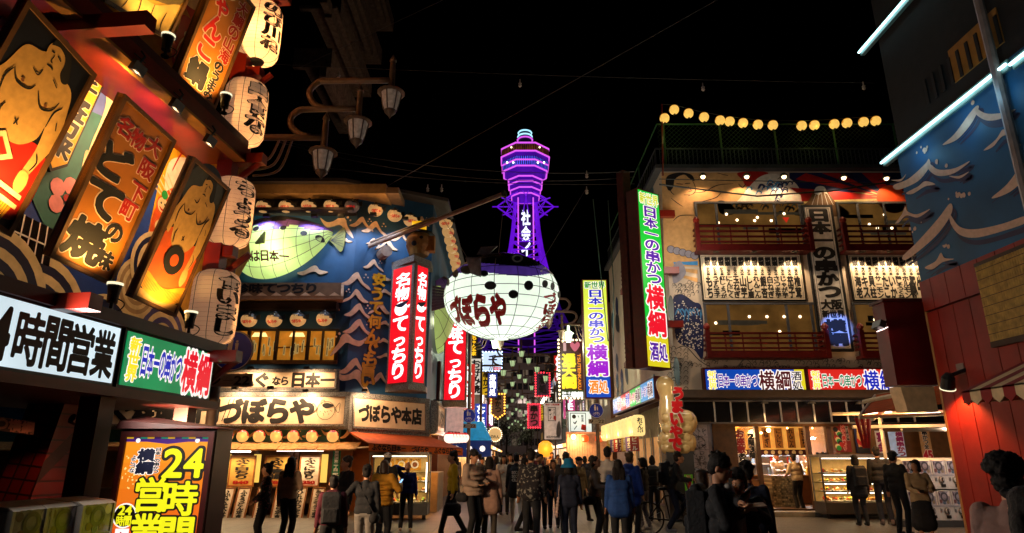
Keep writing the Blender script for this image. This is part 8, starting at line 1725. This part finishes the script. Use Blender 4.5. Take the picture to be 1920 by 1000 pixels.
    if skirt: 
        for j in range(6): z = .98 - j * (.98 - skirt) / 5; cap(m, (-.07, 0, z), (.07, 0, z), .11 + .014 * j, .11 + .014 * j)
        fin(m, 'skirt', low)
    else:
        cap(m, (-.06, 0, .95), (.06, 0, .95), .105 + f_ * .7, .105 + f_ * .7)
        for i in (0, 1): cap(m, hip[i], kn[i], .092 + f_ * .4, .07 + f_ * .2); cap(m, kn[i], ft[i] + A([0, 0, .02]), .068 + f_ * .2, .058)
        fin(m, 'trousers', low)
    for i in (0, 1): m = MB(); a_ = ft[i] + A([0, .03, -.035]); cap(m, a_, a_ + A([0, -.17, -.008]), .045, .036); cap(m, a_, a_ + A([0, 0, .05]), .042, .045); fin(m, 'shoe', shoe, 1)
    if phone:
        j = 1 if hands[1] is not None else 0; d = nrm(hd[j] - el[j]); p = Wd(hd[j] + d * .09 + A([0, 0, .035])); ph = MB(); u = nrm(A(hp((0, 0, 0)) - hd[j] - d * .08) @ RT); e1 = nrm(np.cross(u, [0, 0, 1.])); e2 = np.cross(e1, u); ph.box(p, (.075 * k, .15 * k, .009), blk, [e1, e2, u]); o = MB(); o.box(p + u * .006, (.066 * k, .135 * k, .002), E('phone_screen', '#9ac8ff', 1.6) if phone == 'lit' else M('phone_case', '#8a8088', rough=.3), [e1, e2, u])
        r_ = thing('phone', ('phone held up by the ' if phone == 'lit' else 'phone in the hand of the ') + ' '.join(label.split()[2:8]), 'phone', p); ph.build('case', r_); o.build('screen', r_)
    if bag:
        kd, mt = bag; m = MB(); r_ = thing({'pack': 'backpack', 'tote': 'tote_bag', 'sling': 'shoulder_bag', 'hand': 'carry_bag'}[kd], {'pack': 'backpack worn by the ', 'tote': 'tote bag hanging from the shoulder of the ', 'sling': 'crossbody bag on the ', 'hand': 'bag carried by the '}[kd] + ' '.join(label.split()[2:9]), 'bag', Wd((0, .2, 1.0)))
        if kd == 'pack':
            m.box(LR((0, .2, 1.19)), (.31, .17, .46), None); m.box(LR((0, .29, 1.09)), (.24, .06, .22), None); cap(m, LR((-.1, .2, 1.42)), LR((.1, .2, 1.42)), .06, .06)
            for sx in (1, -1): cap(m, LR((sx * .12, .13, 1.38)), LR((sx * .12, .02, 1.465)), .02, .02); cap(m, LR((sx * .12, .02, 1.465)), LR((sx * .13, -.14, 1.33)), .02, .02); cap(m, LR((sx * .13, -.14, 1.33)), LR((sx * .15, -.05, 1.05)), .02, .016)
        elif kd == 'tote':
            for j in range(6): z = 1.0 - .07 * j; cap(m, (.24 + .01 * j, -.07 - .015 * j, z), (.25 + .01 * j, .1 + .012 * j, z), .03, .03)
            for y in (-.04, .08): cap(m, (.25, y, 1.0), LR((.2, y * .4, 1.44)), .014, .014)
        elif kd == 'sling': cap(m, (-.2, .04, .86), (-.2, .16, .86), .09, .09); cap(m, (-.19, .1, .92), LR((.13, .1, 1.46)), .014, .014); cap(m, LR((.13, .1, 1.46)), LR((.12, -.11, 1.36)), .014, .014)
        else: p = hd[0]; cap(m, p + A([0, -.1, -.28]), p + A([0, .1, -.28]), .09, .09); cap(m, p + A([0, -.1, -.36]), p + A([0, .1, -.36]), .09, .09); cap(m, p + A([0, -.05, -.18]), p, .015, .015); cap(m, p + A([0, .05, -.18]), p, .015, .015)
        vs, fs = organic(m, vox, 2); o = MB(); o.add([Wd(p) for p in vs], fs, mt); o.build('bag_body', r_, True)
        if kd == 'tote': x = MB(); q = Q(Wd((.315, -.12, .86)), Wd((.315, .12, .86)), Wd((.33, .12, .68)), Wd((.33, -.12, .68))); q = Q(q.c[1], q.c[0], q.c[3], q.c[2]) if np.dot(q.n, OR - CAM) > 0 else q; text(x, q, 'GOODS', (.1, .35, .9, .6), [(redp, .02, .012)], N=24); x.build('lettering', r_)
    return t, Wd, LR
wide = ((.13, -.05), (-.13, .06)); step = ((.09, -.25), (-.09, .28, .04))
FLORAL = M('cloth_floral', '#1a1012', rough=.8, var=.9, scale=26); CAMO = M('cloth_camo', (.045, .045, .04), rough=.85, var=.95, scale=17); 
for m_, c2, s in ((FLORAL, '#9a4a4a', .62), (CAMO, '#807c72', .6)):
    rp = [n for n in m_.node_tree.nodes if n.type == 'VALTORGB'][0]; rp.color_ramp.elements[0].position = s - .04; rp.color_ramp.elements[1].position = s; rp.color_ramp.elements[0].color = (.015, .012, .014, 1); rp.color_ramp.elements[1].color = hexc(c2) + (1,)
YEL, MUST = CL('yellow', '#c8a010'), CL('mustard', '#a87414'); MAR, BLUEC, ROYAL = CL('maroon', '#4a1020'), CL('blue', '#1a3e78'), CL('royal', '#1c2878'); KH = CL('khaki', '#7a6a4a')
up2 = ((.12, -.26, 1.36), (-.12, -.26, 1.36)); ph2 = ((.08, -.3, 1.15), (-.08, -.3, 1.15)); ph1 = (None, (-.1, -.3, 1.2))
PE = person
PE('brown jacketed person half hidden behind the orange standing sign', 408, 878, 11.5, 150, CL('brown', '#5a4030'), BLK)
PE('woman in a dark flower patterned jacket looking left before the price boards', 505, 868, 12.4, -60, FLORAL, BLK, 'bun', hem=.78, hands=((.15, -.22, .98), (-.15, -.2, .98)))
PE('woman with long dark hair in a beige sweater facing the restaurant window', 548, 857, 13, 165, BEIGE, BLK, 'long', hands=(None, (-.12, -.25, 1.1)))
PE('short person in a maroon hooded top with a striped backpack', 630, 892, 9.5, 190, MAR, BLK, 'short', extra='hood', bag=('pack', BLK))
PE('dark sweatered person with shaggy hair looking left by the green plate', 652, 856, 12.2, -50, CL('plum', '#1a1016'), BLK, 'messy', HAIRB)
PE('person in black sweater and pale jeans seen from behind, hand on hip', 690, 872, 10.4, 180, BLK, CL('pale_jeans', '#76706a'), 'short', hands=((.3, .02, 1.0), None), bag=('sling', BLK))
PE('person in a mustard quilted jacket raising a lit phone', 722, 863, 12.2, 160, MUST, BLK, 'bob', HAIRB, puff=1, hands=(None, (-.2, -.32, 1.25)), phone='lit')
PE('person in a white cap standing close to the lit food case', 727, 850, 15, 170, CL('charcoal', '#1c1a1a'), BLK, extra='whitecap')
PE('balding man in a royal blue top talking on the phone before the food case', 766, 866, 15.8, 10, ROYAL, CL('dark_grey', '#1e1c20'), 'bald', hands=(None, (-.09, -.1, 1.55)), shoe=BEIGE, feet=wide)
PE('young man in a bright yellow sweater walking left past the counter', 850, 846, 14.6, -75, YEL, BLK, feet=step, bag=('hand', BLK))
PE('man in a beige quilted jacket with a patterned black bag looking down', 888, 844, 13.4, 50, CL('sand', '#9a8270'), BLK, pitch=25, puff=1, hands=((.1, -.28, 1.12), (-.14, -.25, 1.1)), bag=('sling', BLK))
PE('woman in a knee length pinkish beige coat seen from behind', 918, 856, 13.6, 178, CL('rose_beige', '#a07c6a'), CL('taupe', '#4a4238'), 'bob', hem=.62, fat=.02)
PE('woman in a white coat walking towards the camera with phone', 945, 853, 20, 5, WHT, BLK, 'long', hem=.5, hands=ph1)
PE('person in a pale cardigan beside the woman in the white coat', 957, 850, 21.5, 0, CL('cream', '#a8988a'), BEIGE, 'long', hem=.6)
tt, Wd, LR = PE('person in a long black sweatshirt with white lettering across the back', 968, 850, 17.4, 185, BLK, WHT, feet=step, hem=.7, shoe=WHT, fat=.03)
x = MB(); q = Q(Wd((.14, .17, 1.3)), Wd((-.14, .17, 1.3)), Wd((-.14, .17, 1.02)), Wd((.14, .17, 1.02))); x_ = [text(x, q, s_, (.02, a, .98, b), [(white, .05, .01)], N=24) for s_, a, b in (('SOCIAL', 0, .3), ('SOCIAL', .33, .63), ('CLUB', .67, .95))]; x.build('back_lettering', tt)
PE('boy in a blue jacket walking beside the man in camouflage', 984, 858, 15.5, 120, BLUEC, BLK, feet=step)
PE('tall man in a camouflage jacket seen from behind', 996, 842, 13, 172, CAMO, BLK, feet=((.12, 0), (-.1, .2, .03)), hem=.8, fat=.015)
PE('young man in a black top facing the camera behind the camouflage jacket', 1012, 851, 16.2, 5, BLK, BLK)
PE('woman with a plaid scarf and white shirt facing the camera', 1037, 861, 16.4, -5, CL('plaid', '#8a6a60'), NAVY, 'bob', HAIRB, hands=ph2)
PE('dark haired man just behind the blue bucket hat', 1061, 848, 15.2, 175, BLK, BLK)
PE('woman in a bright blue bucket hat with a pale tote bag, seen from behind', 1066, 866, 12.8, 184, NAVY, NAVY, 'bob', extra='bucket', bag=('tote', CL('canvas', '#b89c90')), hem=.8)
PE('person in a black cap and long khaki coat walking right', 1085, 857, 18, 40, KH, BLK, extra='cap', hem=.45, feet=step)
PE('man in a grey brown sweater looking up to the right with folded arms', 1114, 855, 13.4, 75, GREYC, BLK, 'messy', pitch=-15, hands=((.12, -.26, 1.18), (-.12, -.27, 1.12)), bag=('sling', BLK))
PE('man in a pale striped shirt behind the woman in the blue jacket', 1139, 838, 15, 160, WHT, BLK, hands=up2)
PE('woman with very long dark hair in a blue jacket seen from behind', 1158, 862, 11.6, 178, BLUEC, BLK, 'long', hem=.72, fat=.02)
PE('person in a blue coat with a fur edged hood turned aside', 1180, 848, 14.2, 140, CL('cobalt', '#1a3a8a'), BLK, 'messy', CL('fur', '#4a3a2c'), extra='hood', hem=.7, hands=((.1, -.28, 1.3), None))
PE('woman with a ponytail in a black jacket and grey jeans', 1204, 858, 16, -120, BLK, CL('grey_jeans', '#5a5860'), 'pony', shoe=WHT, feet=wide, hands=ph1)
PE('person in a grey hooded top with a black backpack near the canopy', 1222, 856, 18, 170, CL('ash', '#6a6668'), BLK, 'bun', extra='hood', bag=('pack', BLK))
# cyclist
cy_, WdC, _ = PE('cyclist in black riding right across the street mouth', 1253, 838, 15, 85, BLK, NAVY, hands=((.2, -.42, 1.12), (-.2, -.42, 1.12)), lean=18, feet=((.1, -.1, .24), (-.1, .1, .06)), shoe=CL('pale_shoe', '#8a8688'), bag=('pack', BLK), h=1.78)
bx = PY(1253, 855, 15)[0]; t = thing('bicycle', 'black bicycle ridden across the mouth of the street', 'bicycle', (bx, 15, 0)); tyr = M('tyre', (.015, .015, .016), rough=.7)
for dx in (-.52, .55):
    c = A([bx + dx, 15, .34]); m = MB(); m.tube([c + A([.33 * math.cos(a), 0, .33 * math.sin(a)]) for a in np.linspace(0, 2 * math.pi, 33)], .018, tyr, 6, False); wl_ = m.build('wheel', t); s = MB()
    for j in range(14): s.tube([c, c + A([.31 * math.cos(j * .4488), 0, .31 * math.sin(j * .4488)])], .0022, M('spoke', (.5, .5, .5), metal=.8), 3)
    s.build('spokes', wl_)
m = MB(); P_ = lambda x, z, y=0: (bx + x, 15 + y, z)
for a, b in ((P_(-.52, .34), P_(-.05, .3)), (P_(-.52, .34), P_(-.14, .8)), (P_(-.05, .3), P_(-.16, .92)), (P_(-.05, .3), P_(.4, .82)), (P_(-.14, .8), P_(.4, .85)), (P_(.55, .34), P_(.37, 1.02)), (P_(.37, 1.02), P_(.34, 1.1)), (P_(.34, 1.1, -.26), P_(.34, 1.1, .26))): m.tube([a, b], .017, blk, 6)
m.build('frame', t); m = MB(); m.ball(P_(-.17, .95), (.13, .08, .04), blk, 10, 6); m.build('saddle', t); m = MB(); m.b2(P_(.5, .85, -.15), P_(.8, 1.05, .15), M('basket_steel', '#6a6258', metal=.5)); m.build('basket', t)
# near couple and the close figures
hp_ = PY(1400, 944, 4.15)
PE('young man in an open black jacket over a white shirt, bent over a phone', 1345, 851, 5.9, 62, BLK, BLK, 'short', pitch=26, yaw=0, shirt=1, hands=((1400, 950, 5.5), (1392, 944, 5.75)), world_hands=True, sleeve=.62, vox=.009, bag=('pack', CL('pack_black', (.01, .01, .012))), phone=1, fat=.02)
PE('woman in glasses and a black jacket looking down at the phone beside him', 1379, 878, 6.1, -18, CL('soft_black', (.016, .014, .015)), BLK, 'pony', pitch=24, hands=((1416, 958, 5.7), (1392, 962, 5.75)), shirt=1, world_hands=True, vox=.009, glasses=True)
m = MB(); p = PY(1418, 948, 5.55); m.box(p, (.15, .085, .012), M('phone_rose', '#b08a84', rough=.3), [nrm((1, .1, .05)), nrm((0, 1, .3)), nrm((0, -.3, 1))]); tag(m.build('phone', None, loc=p), 'pale phone held between the couple in the foreground', 'phone')
PE('dark haired person in a navy coat standing behind the couple', 1397, 866, 7.6, 170, NAVY, BLK, 'messy', vox=.012)
PE('person with reddish dark hair behind the man with the phone', 1312, 880, 8, 120, BLK, BLK, 'bob', HAIRB)
PE('curly haired man in a dusty pink sweater at the bottom right corner', 1880, 858, 3.9, 120, CL('dusty', '#8a6a60'), BLK, 'curly', vox=.01)
PE('black haired person cut off in the very corner, nearest of all', 1908, 912, 3.0, 175, BLK, BLK, 'long', vox=.011)
# shop staff and food case customers
PE('shop worker in a cream T shirt leaning at the tiled counter', 1490, 848, 20.9, 195, CL('tee_cream', '#c0aa88'), BLK, sleeve=.3, hands=((.2, -.3, 1.05), (-.2, -.3, 1.05)), lean=8, h=1.72)
for x, lb in ((1512, 'cook in a white jacket behind the counter, nearest the door'), (1455, 'cook in a white jacket further back in the open kitchen')): PE(lb, x, 846, 23.2, 10, CL('cook_white', '#c8ccd0'), WHT, extra='whitecap', h=1.75, hands=ph2)
PE('person in a dark jacket and small backpack facing the food case', 1601, 853, 16.9, 175, BLK, BLK, 'bob', bag=('pack', BLK), hem=.66)
PE('tall man in black leaning towards the food case', 1645, 833, 17, 165, BLK, CL('ink_jeans', (.014, .016, .026)), lean=6, shoe=GREYC, h=1.88)
PE('man in a black cap beside the tall man at the food case', 1673, 846, 15, 120, CL('coal', (.014, .013, .013)), BLK, extra='cap', hands=ph1)
PE('girl with a dark bob and beige cardigan holding a phone, looking left', 1712, 862, 13.2, -15, CL('oat', '#a08460'), BLK, 'bob', yaw=-45, hands=((.16, -.24, 1.1), (-.1, -.3, 1.08)), skirt=.45, phone=1, hem=.84)
# distant walkers
pr = []; N0 = len(bpy.data.objects)
for i, (c, l_, hr, rz) in enumerate(((BLK, DENIM, 'short', 0), (NAVY, BLK, 'bob', 180), (GREYC, BLK, 'long', 0), (WHT, DENIM, 'short', 180), (MAR, BLK, 'bob', 180), (BEIGE, BLK, 'short', 0))):
    t_, _, _ = PE('distant walker in the %s, part of the crowd down the street' % ('black top and jeans', 'navy coat', 'grey coat with long hair', 'white top', 'maroon coat', 'beige coat')[i], 905 + 26 * i, 858, 23 + i * 1.3, rz, c, l_, hr, feet=step, vox=.022, group='walkers in the distant crowd', h=1.6 + .04 * i); pr.append(t_)
rg = random.Random(21)
for i in range(84):
    Y = 25 + i * .95 + rg.random(); copy_tree(pr[i % 6], (rg.uniform(-2.3, 4.2), Y, 0), R(rg.choice((0, 180)) + rg.uniform(-30, 30)))
# ---------------------------------------------------------------- thumbs up figure
t = thing('thumb_statue', 'giant glossy cream thumbs up fist with red lettering at the shop corner', 'statue', PY(1268, 850, 18.6)); P = lambda x, y, d=0: PY(x, y, 18.6 - d); cr_ = M('thumb_cream', '#c4a670', rough=.22, var=.08, coat=.6); m = MB()
cap(m, P(1247, 722), P(1250, 742), .27, .2); cap(m, P(1250, 742), P(1252, 780), .2, .27); cap(m, P(1260, 792), P(1284, 792), .36, .36); cap(m, P(1258, 828), P(1282, 830), .38, .36)
vs, fs = organic(m, .03, 4); o = MB(); o.add(vs, fs, cr_)
for k in range(4): m = MB(); y = 784 + 19 * k; cap(m, P(1250, y, .18), P(1290 - 2 * k, y, .22), .16, .165); vs, fs = organic(m, .03, 3); o.add(vs, fs, cr_)
o.build('fist', t, True); x = MB()
for i, ch in enumerate('うまいやで'): p = P(1271 - 1.2 * i, 738 + 24 * i, .5); q = Q(p + A([-.17, 0, .17]), p + A([.17, 0, .17]), p + A([.17, 0, -.17]), p + A([-.17, 0, -.17])); text(x, q, ch, (0, 0, 1, 1), [(M('bead_white', '#c8b8a8'), .1, 0), (M('bead_red', '#a81418', rough=.3, em=.15), .07, .02)])
x.build('lettering', t); m = MB(); p = P(1268, 850); m.b2((p[0] - .35, p[1] - .3, 0), (p[0] + .4, p[1] + .3, p[2] + .05), M('plinth_dark', (.03, .028, .028))); m.build('plinth', t); lamp('thumb_light', 'SPOT', P(1240, 690, 2.2), 130, '#fff0d4', t, target=P(1262, 790), size=.2, spot=60)
q = QY(18.2, 1283, 890, 1301, 925); t = thing('green_banner', 'small lime green banner sign with red and white lettering by the couple', 'banner', q(.5, 1)); m = MB(); slab(m, q, M('lime_board', '#5a9a1c', em=.12), .02); text(m, q, '三種盛り', (.2, .05, .8, .95), [(pw_, .08, .003), (redp, .04, .006)], True, N=26); m.build('sheet', t); m = MB(); m.tube([q(.5, 1), (q(.5, 1)[0], 18.2, 0)], .015, blk, 5); m.build('stand', t)
